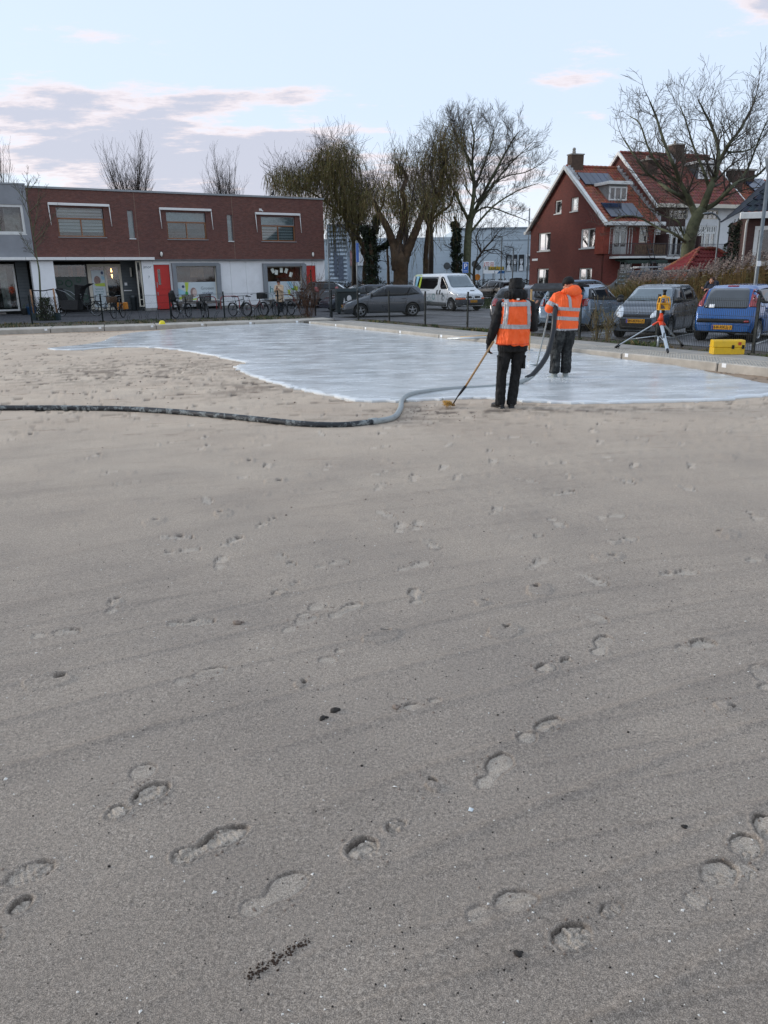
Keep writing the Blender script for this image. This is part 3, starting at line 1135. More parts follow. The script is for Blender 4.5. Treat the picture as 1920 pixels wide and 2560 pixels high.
GLASS = glass_mat('window_glass')
WHITE = pm('white_joinery', '#d9dad6', .5, var=.05, scale=3, grime='#a9a89f', gamt=.35, gscale=2.5)
CREAM = pm('cream_joinery', '#cfc9b8', .5, var=.06, scale=3)
WOOD = pm('window_wood', '#8d5f3d', .55, var=.15, scale=6)
ALU = pm('grey_aluminium', '#8e9396', .4, .3, var=.06)
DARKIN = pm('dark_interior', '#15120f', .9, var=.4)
BRICK_S = brick_mat('school_brick', '#7a4b3f', '#624138', '#6d5a55', 'x', patch=.6, tint='#553a3a')
BRICK_SY = brick_mat('school_brick_side', '#6b3a34', '#54302f', '#5d4743', 'y', patch=.55, tint='#4a2c2e')
PANELW = pm('white_facade_panel', '#f0f2f2', .45, var=.02, scale=1.2, grime='#c4c5c0', gamt=.25, gscale=1.0)
RENDER = pm('grey_render', '#8d9094', .85, var=.06, scale=1.5, bump=.3, bscale=40, grime='#6e7174', gamt=.35, gscale=.8)
RED = pm('red_door_paint', '#c22c25', .4, var=.05, scale=2)
GREYFR = pm('grey_window_surround', '#858a8e', .55, var=.05, scale=2)


def wall_grid(b, x0, x1, z0, z1, holes, y, th, mi=0, rev=None, ax='x'):
    """wall with rectangular openings, reveals included; faces -y"""
    xs_ = sorted({x0, x1, *[h[0] for h in holes], *[h[1] for h in holes]})
    zs_ = sorted({z0, z1, *[h[2] for h in holes], *[h[3] for h in holes]})
    xs_ = [x for x in xs_ if x0 <= x <= x1]; zs_ = [z for z in zs_ if z0 <= z <= z1]
    P = (lambda x, yy, z: (x, yy, z)) if ax == 'x' else (lambda x, yy, z: (yy, x, z))
    rev = mi if rev is None else rev
    for a, c in zip(xs_, xs_[1:]):
        for d, e in zip(zs_, zs_[1:]):
            mx, mz = (a + c) / 2, (d + e) / 2
            if any(h[0] < mx < h[1] and h[2] < mz < h[3] for h in holes):
                continue
            for yy in (y, y + th):
                b.add([P(a, yy, d), P(c, yy, d), P(c, yy, e), P(a, yy, e)], [(0, 1, 2, 3) if yy == y else (3, 2, 1, 0)], mi)
    for h in holes:
        a, c, d, e = h[:4]
        for q in (((a, d), (c, d)), ((c, d), (c, e)), ((c, e), (a, e)), ((a, e), (a, d))):
            (p0, p1) = q
            b.add([P(p0[0], y, p0[1]), P(p1[0], y, p1[1]), P(p1[0], y + th, p1[1]), P(p0[0], y + th, p0[1])], [(0, 1, 2, 3)], rev)
    for q in (((x0, z0), (x1, z0)), ((x1, z0), (x1, z1)), ((x1, z1), (x0, z1)), ((x0, z1), (x0, z0))):
        (p0, p1) = q
        b.add([P(p0[0], y, p0[1]), P(p1[0], y, p1[1]), P(p1[0], y + th, p1[1]), P(p0[0], y + th, p0[1])], [(0, 1, 2, 3)], mi)


def window(parent, M_, x0, x1, z0, z1, fr=.06, depth=.07, mat=None, cols=(), rows=(), bar=.045, sill=None, glass=None, sub=None, name='window', pane_name='pane'):
    """frame mesh (part) with pane children (sub-parts); local frame: x right, y inwards"""
    b = MB()
    b.box(x0, x1, 0, depth, z0, z0 + fr, 0, M_)
    b.box(x0, x1, 0, depth, z1 - fr, z1, 0, M_)
    b.box(x0, x0 + fr, 0, depth, z0 + fr, z1 - fr, 0, M_)
    b.box(x1 - fr, x1, 0, depth, z0 + fr, z1 - fr, 0, M_)
    for x in cols:
        b.box(x - bar / 2, x + bar / 2, .006, depth - .006, z0 + fr, z1 - fr, 0, M_)
    for z in rows:
        b.box(x0 + fr, x1 - fr, .003, depth - .009, z - bar / 2, z + bar / 2, 0, M_)
    if sill:
        b.box(x0 - .04, x1 + .04, -sill, depth, z0 - .05, z0 - .002, 0, M_)
    o = b.build(name, mat or WHITE, parent, fix=False)
    cx = [x0 + fr / 2, *cols, x1 - fr / 2]
    cz = [z0 + fr / 2, *rows, z1 - fr / 2]
    for i in range(len(cx) - 1):
        for j in range(len(cz) - 1):
            g = MB().box(cx[i], cx[i + 1], depth * .45, depth * .45 + .012, cz[j], cz[j + 1], 0, M_)
            g.build(pane_name, glass or GLASS, o, fix=False)
    return o


def bx(name, mat, parent, *dims, M=None, bev=0):
    b = MB()
    if bev:
        b.bbox(*dims, bev, 0, M)
    else:
        b.box(*dims, 0, M)
    return b.build(name, mat, parent, fix=False)


# ================================================================== the school
SCH = thing('school_building', 'two storey brown brick school with white ground floor and two red doors', 'school', (-3.92, 57.37, 0), math.atan2(.6, 1))
I4 = Matrix.Identity(4)
ZB, ZG, ZT = 3.22, .16, 7.13
ups = [(-17.55, -14.87, 4.50, 6.14), (-11.07, -8.50, 4.44, 6.06), (-4.69, -2.20, 4.37, 5.95), (-13.46, -13.11, 4.46, 6.07), (-7.07, -6.72, 4.37, 5.99)]
b = MB()
wall_grid(b, -19.06, 0, ZB, ZT, ups, 0, .22)
b.build('brick_wall', BRICK_S, SCH, fix=False)
b = MB()
b.box(-19.06, 0, .3, 10, ZB, ZT - .3)
o = b.build('core', DARKIN, SCH)
b = MB()
b.add([(0, .22, ZB), (0, 10.2, ZB), (0, 10.2, ZT), (0, .22, ZT)], [(0, 1, 2, 3)])
b.add([(-19.06, 10.2, ZG), (0, 10.2, ZG), (0, 10.2, ZT), (-19.06, 10.2, ZT)], [(0, 1, 2, 3)])
b.build('side_wall', BRICK_SY, SCH)
bx('roof', pm('bitumen', '#3c3c3c', .9), SCH, -34, -.05, .3, 10.1, ZT - .04, ZT + .02)
bx('roof_coping', ALU, SCH, -19.06, .07, -.07, .27, ZT, ZT + .11)
bx('roof_coping', ALU, SCH, -.13, .07, .27, 10.3, ZT, ZT + .11)
# movement joints
JD = pm('movement_joint', '#8f7d6c', .8)
for x in (-12.97, -6.68):
    bx('movement_joint', JD, SCH, x, x + .018, -.004, .002, ZB, ZT)
BLIND = NT('striped_blind')
c_ = BLIND.coord()
sp = BLIND.new('ShaderNodeSeparateXYZ'); BLIND.l.new(c_, sp.inputs[0])
wv = BLIND.math('SINE', BLIND.math('MULTIPLY', sp.outputs[2], 34))
n_ = BLIND.noise(BLIND.coord(scale=(.6, 1, 6)), 3, 3)
BLIND.set(BLIND.mix(BLIND.ramp(BLIND.math('ADD', wv, n_), -.2, .9), lin('#8f978f'), lin('#c9d3cc')), .7)
BLIND = BLIND.m
FROSTED = pm('frosted_transom', '#a9bab9', .3, var=.08, scale=2)
AWN = pm('awning_white', '#e6e6e2', .4, var=.04)
for i, (x0, x1, z0, z1) in enumerate(ups[:3]):
    zt = z0 + (z1 - z0) * .655
    T = Matrix.Translation((0, .10, 0))
    # transom filled with a slatted blind above, wooden frame with two sliding panes below
    f = window(SCH, T, x0 + .01, x1 - .04, zt, z1, .04, .06, ALU, (), ())
    w = window(SCH, T, x0, x1, z0, zt - .004, .075, .09, WOOD, ((x0 + x1) / 2,), (), .06)
    b = MB()
    n = 7
    for j in range(n):                      # transom slats
        za = zt + .05 + j * (z1 - zt - .09) / n
        b.box(x0 + .06, x1 - .09, .165 + .01 * (j % 2), .18 + .01 * (j % 2), za, za + (z1 - zt - .09) / n * .86)
    b.build('transom_blind', FROSTED if i else BLIND, w, fix=False)
    b = MB()
    if i != 1:
        n = 10
        for j in range(n):
            za = z0 + .12 + j * (zt - z0 - .2) / n
            if i == 0 and j < 2:
                continue
            b.box(x0 + .1, x1 - .1, .22, .235, za, za + (zt - z0 - .2) / n * .8)
        b.build('window_blind', BLIND, w, fix=False)
    else:
        b.box(x0 + .1, x1 - .1, .24, .26, zt - .42, zt - .10)
        b.box(x0 + .1, x1 - .1, .2, .23, z0 + .32, z0 + .36)
        b.build('window_blind', pm('dusky_curtain', '#4c585c', .8, var=.4, scale=9), w, fix=False)
    bx('window_sill', ALU, w, x0 - .06, x1 + .06, -.05, .19, z0 - .045, z0 - .003)
    # awning cassette with guide arms
    aw = bx('awning_box', AWN, SCH, x0 - .42, x1 + .38, -.16, -.01, z1 + .10, z1 + .235, bev=.02)
    for xx in (x0 - .40, x1 + .36):
        b = MB().tube([(xx, -.10, z1 + .12), (xx, -.17, z1 - .45), (xx + .012, -.22, z1 - 1.02)], [.028, .024, .018], 6)
        b.build('awning_arm', AWN, aw)
for (x0, x1, z0, z1) in ups[3:]:
    T = Matrix.Translation((0, .09, 0))
    w = window(SCH, T, x0, x1, z0, z1, .03, .06, ALU, (), [z0 + (z1 - z0) * k / 6 for k in range(1, 6)], .012, glass=None)
    bx('slit_blind', FROSTED, w, x0 + .03, x1 - .03, .17, .18, z0, z1)
    bx('window_sill', WHITE, w, x0 - .02, x1 + .04, -.05, .15, z0 - .06, z0 - .003)
# wall lamps and camera
for x in (-11.6, -.94):
    lamp = MB().ball((x, -.06, 3.53), (.085, .07, .15), 10, 8).build('wall_lamp', pm('opal_lamp', '#e9e6dc', .3, var=.02), SCH)
    MB().ball((x, -.02, 3.53), (.11, .04, .18), 10, 8).build('lamp_housing', DGREEN, lamp)
b = MB().box(-4.78, -4.60, -.03, .0, 6.28, 6.42).tube([(-4.7, -.02, 6.36), (-4.7, -.10, 6.34), (-4.62, -.24, 6.26)], [.03, .035, .055], 8)
b.build('security_camera', AWN, SCH)
# ground floor: white panels with openings for doors and windows
bx('soffit', pm('soffit_grey', '#6c6e70', .7), SCH, -34, -.1, -.2, 1.9, ZB - .075, ZB - .004)
bounds = [-12.90, -12.17, -11.10, -9.58, -7.84, -7.05, -5.96, -4.78, -3.2, -1.66, -.67, .0]
wl_ = (-11.03, -7.86, .60, 3.0)
wr_ = (-4.77, -1.62, .55, 2.95)
dl_ = (-12.15, -11.14, .16, 2.90)
dr_ = (-1.55, -.73, .16, 2.80)
for a, c in zip(bounds, bounds[1:]):
    a2, c2 = a + .007, c - .007
    hs = []
    for h in (wl_, wr_, dl_, dr_):
        if h[0] < c2 and h[1] > a2:
            hs.append((max(h[0], a2 - 1e-4), min(h[1], c2 + 1e-4), h[2], h[3]))
    b = MB()
    # cell decomposition, openings cut out
    xs_ = sorted({a2, c2, *[min(max(v, a2), c2) for h in hs for v in h[:2]]})
    zs_ = sorted({ZG + .1, ZB - .08, *[v for h in hs for v in h[2:] if ZG + .1 < v < ZB - .08]})
    for p, q in zip(xs_, xs_[1:]):
        for r_, s_ in zip(zs_, zs_[1:]):
            if q - p < .002 or any(h[0] < (p + q) / 2 < h[1] and h[2] < (r_ + s_) / 2 < h[3] for h in hs):
                continue
            b.box(p, q, .05, .09, r_, s_)
    if b.v:
        b.build('facade_panel', PANELW, SCH, fix=False)
bx('plinth', pm('plinth_grey', '#8c8b86', .85), SCH, -.66, 0, .02, .3, .05, ZG + .42)
bx('plinth', pm('plinth_grey', '#8c8b86', .85), SCH, -7.8, -4.8, .06, .3, .05, ZG + .12)
bx('plinth', pm('plinth_grey', '#8c8b86', .85), SCH, -12.9, -12.18, .06, .3, .05, ZG + .12)
bx('corner_panel', PANELW, SCH, -.05, -.006, .09, 10, .1, ZB)
# red doors
for (x0, x1, z0, z1), slit in ((dl_, (-11.93, -11.75)), (dr_, (-1.17, -1.04))):
    d = MB()
    zm = z0 + (z1 - z0) * .47
    hs = [(slit[0], slit[1], z0 + 1.50, z1 - .28)]
    wall_grid(d, x0 + .03, x1 - .03, z0 + .01, z1 - .02, hs, .075, .05)
    d.box(x0 + .05, x1 - .05, .055, .075, zm - .035, zm + .03)
    door = d.build('red_door', RED, SCH, fix=False)
    bx('door_glass', GLASS, door, slit[0], slit[1], .098, .104, z0 + 1.50, z1 - .28)
    bx('door_glass_back', DARKIN, door, slit[0] - .02, slit[1] + .02, .19, .21, z0 + 1.4, z1 - .2)
    bx('door_handle', ALU, door, x0 + .10 if slit[0] < -5 else x1 - .16, x0 + .15 if slit[0] < -5 else x1 - .11, .03, .075, zm + .05, zm + .38)
    bx('door_handle', ALU, door, x0 + .10 if slit[0] < -5 else x1 - .16, x0 + .15 if slit[0] < -5 else x1 - .11, .03, .075, zm - .42, zm - .22)
# display windows with deep splayed grey surrounds
WARM = pm('lit_room_wall', '#7a5a33', .9, var=.5, scale=1.5)
FROST = pm('frosted_film', '#c5d0d3', .35, var=.03)


def shape(parent, name, pts, y, mat, th=.004):
    b = MB().prism(pts, y - th, y, 'xz')
    return b.build(name, mat, parent, fix=True)


def circle_pts(x, z, rx, rz_, n=18, a0=0.0, a1=2 * math.pi):
    return [(x + rx * math.cos(a0 + (a1 - a0) * i / n), z + rz_ * math.sin(a0 + (a1 - a0) * i / n)) for i in range(n if a1 - a0 > 6.2 else n + 1)]


LIME = pm('lime_print', '#b9cc4c', .5, var=.03)
PGREEN = pm('green_print', '#3f9a4a', .5, var=.03)
PBLUE = pm('pale_blue_print', '#9cc7d8', .5, var=.03)
PNAVY = pm('navy_print', '#37486b', .5, var=.03)
PTEAL = pm('teal_print', '#3f8580', .5, var=.03)
PGREY = pm('grey_print', '#5f6a6e', .5, var=.03)
SKINP = pm('sepia_print', '#9a8078', .5, var=.25, scale=14)
for (x0, x1, z0, z1), side in ((wl_, 'l'), (wr_, 'r')):
    b = MB()
    e = .06
    outer = [(x0, z0), (x1, z0), (x1 + .05, z1 - .08), (x1 - .12, z1), (x0, z1)]
    g0, g1, h0, h1 = x0 + .26, x1 - .24, z0 + .08, z1 - .20
    inner = [(g0, h0), (g1, h0), (g1, h1 - .001), (g1 - .001, h1), (g0, h1)]
    F_, B_ = -.22, .12
    for i in range(5):
        j = (i + 1) % 5
        o0, o1, i0, i1 = outer[i], outer[j], inner[i], inner[j]
        b.add([(o0[0], F_, o0[1]), (o1[0], F_, o1[1]), (o1[0], .06, o1[1]), (o0[0], .06, o0[1])], [(0, 1, 2, 3)])       # outside
        b.add([(o0[0], F_, o0[1]), (o1[0], F_, o1[1]), (i1[0], F_ + .03, i1[1]), (i0[0], F_ + .03, i0[1])], [(3, 2, 1, 0)])  # face
        b.add([(i0[0], F_ + .03, i0[1]), (i1[0], F_ + .03, i1[1]), (i1[0], B_, i1[1]), (i0[0], B_, i0[1])], [(3, 2, 1, 0)])   # reveal
    sur = b.build('window_surround', GREYFR, SCH)
    T = Matrix.Translation((0, .06, 0))
    w = window(SCH, T, g0, g1, h0, h1, .05, .06, CREAM, (), ())
    zf = h0 + (h1 - h0) * .53
    bx('frosted_film', FROST, w, g0 + .05, g1 - .05, .074, .080, h0 + .05, zf)
    bx('window_sill', WHITE, w, g0 - .02, g1 + .02, -.24, .06, h0 - .055, h0 + .002)
    bx('room', DARKIN, SCH, x0, x1, 1.6, 1.65, .2, 3.1)
    yy = .070
    if side == 'l':
        bx('warm_panel', WARM, w, g0 + 1.1, g0 + 2.0, .5, .55, 2.1, 2.72)
        shape(w, 'print_shape', [(g0 + .06, 1.45), (g0 + .75, 1.12), (g0 + .06, .95)], yy, PBLUE)
        shape(w, 'print_shape', [(g0 + .55, zf - .01), (g0 + .80, zf - .01), (g0 + .74, 1.42), (g0 + .62, 1.05), (g0 + .58, 1.05)], yy, LIME)
        shape(w, 'print_shape', [(g0 + .08, .86), (g0 + .55, .98), (g0 + .6, .90), (g0 + .1, .70)], yy - .005, LIME)
        shape(w, 'print_shape', circle_pts(g0 + .62, 1.08, .10, .15), yy - .006, PGREEN)
        shape(w, 'print_shape', circle_pts(g0 + .42, 1.53, .09, .09), yy, PNAVY)
        shape(w, 'print_shape', circle_pts(g0 + 1.09, 1.16, .22, .30), yy, SKINP)
        shape(w, 'print_shape', circle_pts(g0 + 1.16, 1.15, .15, .22), yy - .006, pm('pale_sepia_print', '#cdb9b0', .5, var=.2, scale=20))
        shape(w, 'print_shape', [(g0 + .85, .72), (g0 + 1.25, .80), (g0 + 1.3, .72), (g0 + 1.1, .66)], yy - .007, LIME)
        Mx = Matrix.Translation((g0 + 2.04, yy, 1.40)) @ Matrix.Rotation(R(90), 4, 'X')
        text_obj('lettering', 'Groeien', .27, PGREY, w, Mx)
        Mx = Matrix.Translation((g0 + 2.04, yy, 1.10)) @ Matrix.Rotation(R(90), 4, 'X')
        text_obj('lettering', 'spelen', .29, PNAVY, w, Mx)
    else:
        bx('warm_panel', WARM, w, g0 + .05, g1 - .05, .9, .95, 1.6, 2.75)
        bx('paper_bag', pm('brown_paper', '#7c5d3c', .9, var=.3), w, g0 + .3, g0 + .75, .45, .5, 1.95, 2.3)
        for (px, pz, pa) in ((.52, 2.47, 28), (.78, 2.36, -12), (1.16, 2.50, -3), (1.52, 2.46, -22), (1.86, 2.20, -18)):
            Mx = Matrix.Translation((g0 + px, .082, pz)) @ Matrix.Rotation(R(-pa), 4, 'Y')
            bx('paper_sheet', pm('paper', '#dfe6da', .7, var=.03), w, -.11, .11, 0, .003, -.16, .16, M=Mx)
        shape(w, 'print_shape', [(g0 + 1.5, zf - .01), (g0 + 1.85, zf - .01), (g0 + 2.05, 1.2), (g0 + 1.85, 1.22)], yy, PBLUE)
        shape(w, 'print_shape', [(g0 + 1.8, 1.28), (g0 + 2.3, 1.33), (g0 + 2.3, 1.15), (g0 + 2.0, 1.15)], yy - .005, PGREEN)
        shape(w, 'print_shape', [(g0 + 1.55, 1.2), (g0 + 1.75, 1.2), (g0 + 1.75, .85), (g0 + 1.6, .85)], yy - .006, LIME)
        shape(w, 'print_shape', [(g0 + 2.05, 1.45), (g0 + 2.35, 1.38), (g0 + 2.3, 1.1), (g0 + 2.1, 1.15)], yy - .007, LIME)
        Mx = Matrix.Translation((g0 + .36, yy, 1.22)) @ Matrix.Rotation(R(90), 4, 'X')
        text_obj('lettering', 'h', .62, PTEAL, w, Mx)
# canopy over the recessed entrance
bx('canopy', AWN, SCH, -34, -12.12, -.30, -.02, ZB - .04, ZB + .12, bev=.01)
for x in (-15.2, -17.4, -19.6, -21.9, -24):
    bx('canopy_joint', JOINT, SCH, x, x + .012, -.303, -.301, ZB - .04, ZB + .12)
# pillar
bx('pillar', PANELW, SCH, -19.33, -18.10, -.05, .55, .1, ZB - .08)
# recessed back wall
YR = 1.5
CLAD = pm('grey_cladding', '#5d6467', .7, var=.08, scale=3)
b = MB()
for k in range(17):
    z = .16 + k * .18
    b.box(-13.86, -12.92, YR, YR + .04, z, z + .172)
b.build('cladding', CLAD, SCH, fix=False)
b = MB()
for k in range(17):
    z = .16 + k * .18
    b.box(-20.0, -19.36, YR, YR + .04, z, z + .172)
b.build('cladding', CLAD, SCH, fix=False)
b = MB()
for k in range(17):
    z = .16 + k * .18
    b.box(-12.95, -12.91, .30, YR, z, z + .172)
b.build('cladding', CLAD, SCH, fix=False)
# glazed side light beside the white panel
w = window(SCH, Matrix.Translation((0, .10, 0)), -13.24, -12.92, .35, ZB - .1, .07, .08, CREAM, (), (.8,), .05)
bx('side_light_back', DARKIN, w, -13.2, -12.96, .30, .32, .3, 3.0)
# entrance doors
T = Matrix.Translation((0, YR - .05, 0))
df = MB()
wall_grid(df, -15.92, -13.86, .18, 2.98, [(-15.72, -14.90, .34, 2.80), (-14.78, -14.00, .34, 2.80)], YR - .04, .08)
ent = df.build('entrance_door', CREAM, SCH, fix=False)
bx('door_pane', GLASS, ent, -15.72, -14.90, YR, YR + .01, .34, 2.80)
bx('door_pane', GLASS, ent, -14.78, -14.00, YR, YR + .01, .34, 2.80)
bx('door_poster', FROST, ent, -15.70, -14.92, YR - .012, YR - .006, .36, 2.62)
shape(ent, 'print_shape', circle_pts(-15.05, 2.45, .08, .10), YR - .014, PNAVY)
shape(ent, 'print_shape', circle_pts(-15.38, 2.00, .20, .27), YR - .014, SKINP)
shape(ent, 'print_shape', [(-15.6, 1.78), (-14.95, 1.85), (-14.93, 1.62), (-15.5, 1.66)], YR - .020, LIME)
shape(ent, 'print_shape', [(-15.12, 2.3), (-14.93, 2.2), (-14.93, 2.0), (-15.1, 2.05)], YR - .014, PBLUE)
for k_, (s_, z_) in enumerate((('Spelend', 1.48), ('leren wij', 1.32), ('plezier', 1.16))):
    Mx = Matrix.Translation((-15.32, YR - .014, z_)) @ Matrix.Rotation(R(90), 4, 'X')
    text_obj('lettering', s_, .15, PTEAL, ent, Mx)
bx('door_handle', ALU, ent, -14.90, -14.80, YR - .10, YR - .06, 1.25, 1.30)
# lamp glowing in the hall
t = NT('hall_lamp_glow')
t.b.inputs['Emission Color'].default_value = (1.0, .52, .16, 1)
t.b.inputs['Emission Strength'].default_value = 6
hl = MB().tube([(-14.35, YR + .5, 2.72), (-14.34, YR + .5, 2.5)], [.02, .05], 8).tube([(-14.34, YR + .5, 2.36), (-14.32, YR + .5, 2.12)], [.05, .015], 8)
hl = hl.build('hall_lamp', t.m, SCH)
bx('hall_wall', pm('hall_wall', '#4a2f1b', .9, var=.4), SCH, -15.9, -13.9, YR + .7, YR + .75, 1.3, 2.9)
bx('hall_floor', DARKIN, SCH, -20.8, -12.95, YR + .8, YR + .9, .1, ZB)
# big recessed window with orange blinds
w = window(SCH, T, -17.95, -15.96, .55, 2.98, .06, .07, pm('dark_frame', '#33383a', .5), (), (), .05)
bx('frosted_film', pm('green_film', '#3e4b47', .4, var=.15, scale=3), w, -17.9, -16.02, YR - .02, YR - .014, .65, 2.24)
for k, (xa, xb) in enumerate(((-17.85, -17.6), (-17.0, -16.75), (-16.5, -16.1))):
    bx('orange_curtain', pm('orange_curtain', '#8a4519', .8, var=.4, scale=8), w, xa, xb, YR + .2, YR + .22, 2.24, 2.9)
for (x, z, r_) in ((-17.6, 1.9, .16), (-17.1, 1.85, .22), (-16.5, 2.05, .16), (-16.2, 1.0, .18)):
    b = MB().lathe([(r_ * .72, 0), (r_, 0), (r_, .004), (r_ * .72, .004)], 18, 0, 'y', (x, YR - .028, z), close=True)
    b.build('print_ring', pm('ring_green', '#2c5340', .6), w)
# small notices
bx('notice', PANELW, SCH, -13.72, -13.55, YR - .012, YR - .002, 1.66, 1.84)
bx('name_strip', PANELW, SCH, -13.8, -13.3, YR - .012, YR - .002, 1.32, 1.38)
lampb = bx('box_lamp', pm('opal_box', '#d8d6cc', .3, var=.02), SCH, -13.30, -13.22, YR - .12, YR, 2.2, 2.75)
bx('lamp_body', DGREEN, lampb, -13.22, -13.14, YR - .12, YR, 2.17, 2.78)
Mx = Matrix.Translation((-12.54, .046, 2.76)) @ Matrix.Rotation(R(90), 4, 'X')
text_obj('lettering', 'jmor', .26, PGREY, SCH, Mx)
bx('name_plate', PANELW, SCH, -12.78, -12.30, .036, .048, 2.42, 2.66)
Mx = Matrix.Translation((-12.50, .046, 2.14)) @ Matrix.Rotation(R(90), 4, 'X')
text_obj('lettering', '7', .22, PGREY, SCH, Mx)

# neighbouring grey unit on the same row
GR = thing('grey_building', 'grey rendered building adjoining the brick school at the far left', 'building', (-3.92, 57.37, 0), math.atan2(.6, 1))
b = MB()
wall_grid(b, -34, -19.07, ZB + .13, ZT + .14, [(-24.0, -19.34, 4.62, 6.20)], -.06, .28)
b.build('rendered_wall', RENDER, GR, fix=False)
bx('core', DARKIN, GR, -34, -19.2, 1.2, 9, ZB, ZT)
bx('roof_edge', ALU, GR, -34, -19.05, -.10, .25, ZT + .14, ZT + .22)
w = window(GR, Matrix.Translation((0, -.02, 0)), -24.0, -19.34, 4.62, 6.20, .13, .1, WHITE, (-21.2,), (), .09, sill=.05)
bx('curtain', pm('pale_curtain', '#9a9d92', .9, var=.35, scale=5), w, -20.35, -19.5, .5, .55, 4.7, 6.1)
bx('window_plant', pm('plant_green', '#4c6a2e', .8, var=.4), w, -20.9, -20.6, .3, .5, 4.75, 5.02)
w = window(GR, Matrix.Translation((0, YR - .05, 0)), -24.0, -20.08, .30, 3.0, .10, .09, WHITE, (-22.4,), (), .08)
bx('room', DARKIN, w, -24, -20.0, YR + .9, YR + .95, .2, 3.1)
bx('curtain', pm('pale_curtain', '#9a9d92', .9, var=.35, scale=5), w, -20.9, -20.5, YR + .3, YR + .35, .5, 2.9)
bx('red_flowers', pm('red_flower', '#a33424', .8, var=.4, scale=12), w, -21.6, -21.1, YR + .25, YR + .35, 1.65, 1.95)
bx('cladding', CLAD, GR, -34, -24.02, YR, YR + .04, .1, 3.1)

# ================================================================== plaza objects
SM = SCH.matrix_world
SR = Matrix.Translation((-3.92, 57.37, 0)) @ Matrix.Rotation(math.atan2(.6, 1), 4, 'Z')


def sp_(x, y, z=0):
    return SR @ Vector((x, y, z))


# steel litter bin by the entrance
p = sp_(-13.45, .75, .11)
o = thing('litter_bin', 'slim dark steel litter bin standing beside the school entrance', 'bin', p)
MB().lathe([(.0, 0), (.17, 0), (.19, .05), (.22, .80), (.235, .86), (.20, .88), (.17, .84)], 18).build('bin_body', pm('dark_steel', '#42494c', .35, .7, var=.15), o)
MB().lathe([(.0, .90), (.10, .93), (.14, .90), (.13, .86), (.0, .85)], 14).build('ash_lid', pm('brushed_steel', '#9aa0a2', .35, .8), o)
p = sp_(-19.7, -.6, .11)
o = thing('tub', 'blue plastic tub on the paving by the grey building', 'tub', p)
MB().lathe([(0, 0), (.22, 0), (.30, .45), (.32, .46), (.30, .44), (.20, .03), (0, .03)], 16).build('tub_body', pm('blue_plastic', '#2a5a86', .5), o)
MB().tube([(-.3, 0, .42), (-.2, 0, .60), (.2, 0, .60), (.3, 0, .42)], .012, 6).build('handle', pm('blue_plastic', '#2a5a86', .5), o)
p = sp_(-20.1, -.5, .11)
o = thing('plant_pot', 'dark plant pot between the tub and the tall window frame', 'pot', p)
MB().lathe([(0, 0), (.14, 0), (.20, .36), (.22, .38), (.18, .36), (.13, .04), (0, .04)], 14).build('pot_body', pm('dark_pot', '#3a3c3a', .7), o)
MB().tube([(0, 0, .3), (.02, .02, .5), (.08, .0, .62)], .012, 5).tube([(0, 0, .3), (-.05, .02, .55)], .012, 5).build('stem', GREEN[0], o)
# red hoops for leaning bicycles
def hoop(w, h, r=.03):
    return spline([(-w / 2, 0, 0), (-w / 2, 0, h * .6), (-w / 2 + .12, 0, h * .96), (0, 0, h), (w / 2 - .12, 0, h * .96), (w / 2, 0, h * .6), (w / 2, 0, 0)], 5)


REDH = pm('red_hoop_paint', '#8e2f33', .45, var=.1)
for i, (x, lab) in enumerate(((-9.55, 'red steel hoop under the lettered school window'), (-8.0, 'red steel hoop near the white wall panels'), (-4.1, 'red steel hoop under the window with paper sheets'))):
    o = MB().tube(hoop(1.25, .80), .028, 8).build('bicycle_hoop', REDH, None, sp_(x, -2.0, .1), math.atan2(.6, 1))
    tag(o, lab, 'hoop', 'red bicycle hoops by the school')
# planter bench under the windows
for (x0, x1, lab) in ((-11, -8, 'long low grey bench box under the lettered window'), (-4.7, -1.9, 'long low grey bench box under the papered window')):
    o = thing('bench', lab, 'bench', sp_((x0 + x1) / 2, -.55, .1), math.atan2(.6, 1), 'benches below the school windows')
    L_ = (x1 - x0) / 2
    MB().bbox(-L_, L_, -.22, .22, .36, .44, .01).build('seat', pm('bench_wood', '#77706a', .8, var=.2), o)
    for xx in (-L_ + .2, L_ - .2):
        MB().box(xx - .06, xx + .06, -.18, .18, 0, .36).build('leg', pm('bench_leg', '#6f6c66', .8), o)
# red and white striped post
p = Vector((-3.02, 55.0, .1))
o = thing('striped_post', 'short red and white striped post at the corner of the school', 'post', p)
WS, RS = pm('post_white', '#d8d8d4', .5), pm('post_red', '#c0322a', .5)
for k in range(5):
    MB().tube([(0, 0, k * .21), (0, 0, k * .21 + .21)], .065, 12, caps=True).build('band', RS if k % 2 == 0 else WS, o)
MB().ball((0, 0, 1.06), (.065, .065, .03), 12, 4).build('cap', WS, o)
# bird on the roof
o = MB().ball((0, 0, .17), (.09, .15, .11), 10, 7).ball((0, -.10, .29), (.05, .06, .055), 8, 6).tube([(0, -.15, .29), (0, -.21, .28)], [.018, .004], 5).tube([(0, .10, .14), (0, .26, .02)], [.045, .02], 6).tube([(.02, 0, 0), (.02, 0, .1)], .008, 4).tube([(-.02, 0, 0), (-.02, 0, .1)], .008, 4).build('bird', pm('black_feather', '#16171a', .6), None, sp_(-3.7, .1, ZT + .11), .8)
tag(o, 'small black bird perched on the school roof edge', 'bird')

# ================================================================== red brick houses
BRICK_H = brick_mat('house_brick', '#7c382d', '#652d25', '#55403a', 'y', patch=.3, tint='#4b2620')
BRICK_HX = brick_mat('house_brick_front', '#83382d', '#6e2f27', '#6a4a40', 'x', patch=.3)
BRICK_D = brick_mat('dark_house_brick', '#4d2f2a', '#3f2725', '#4a3b36', 'x', patch=.4)


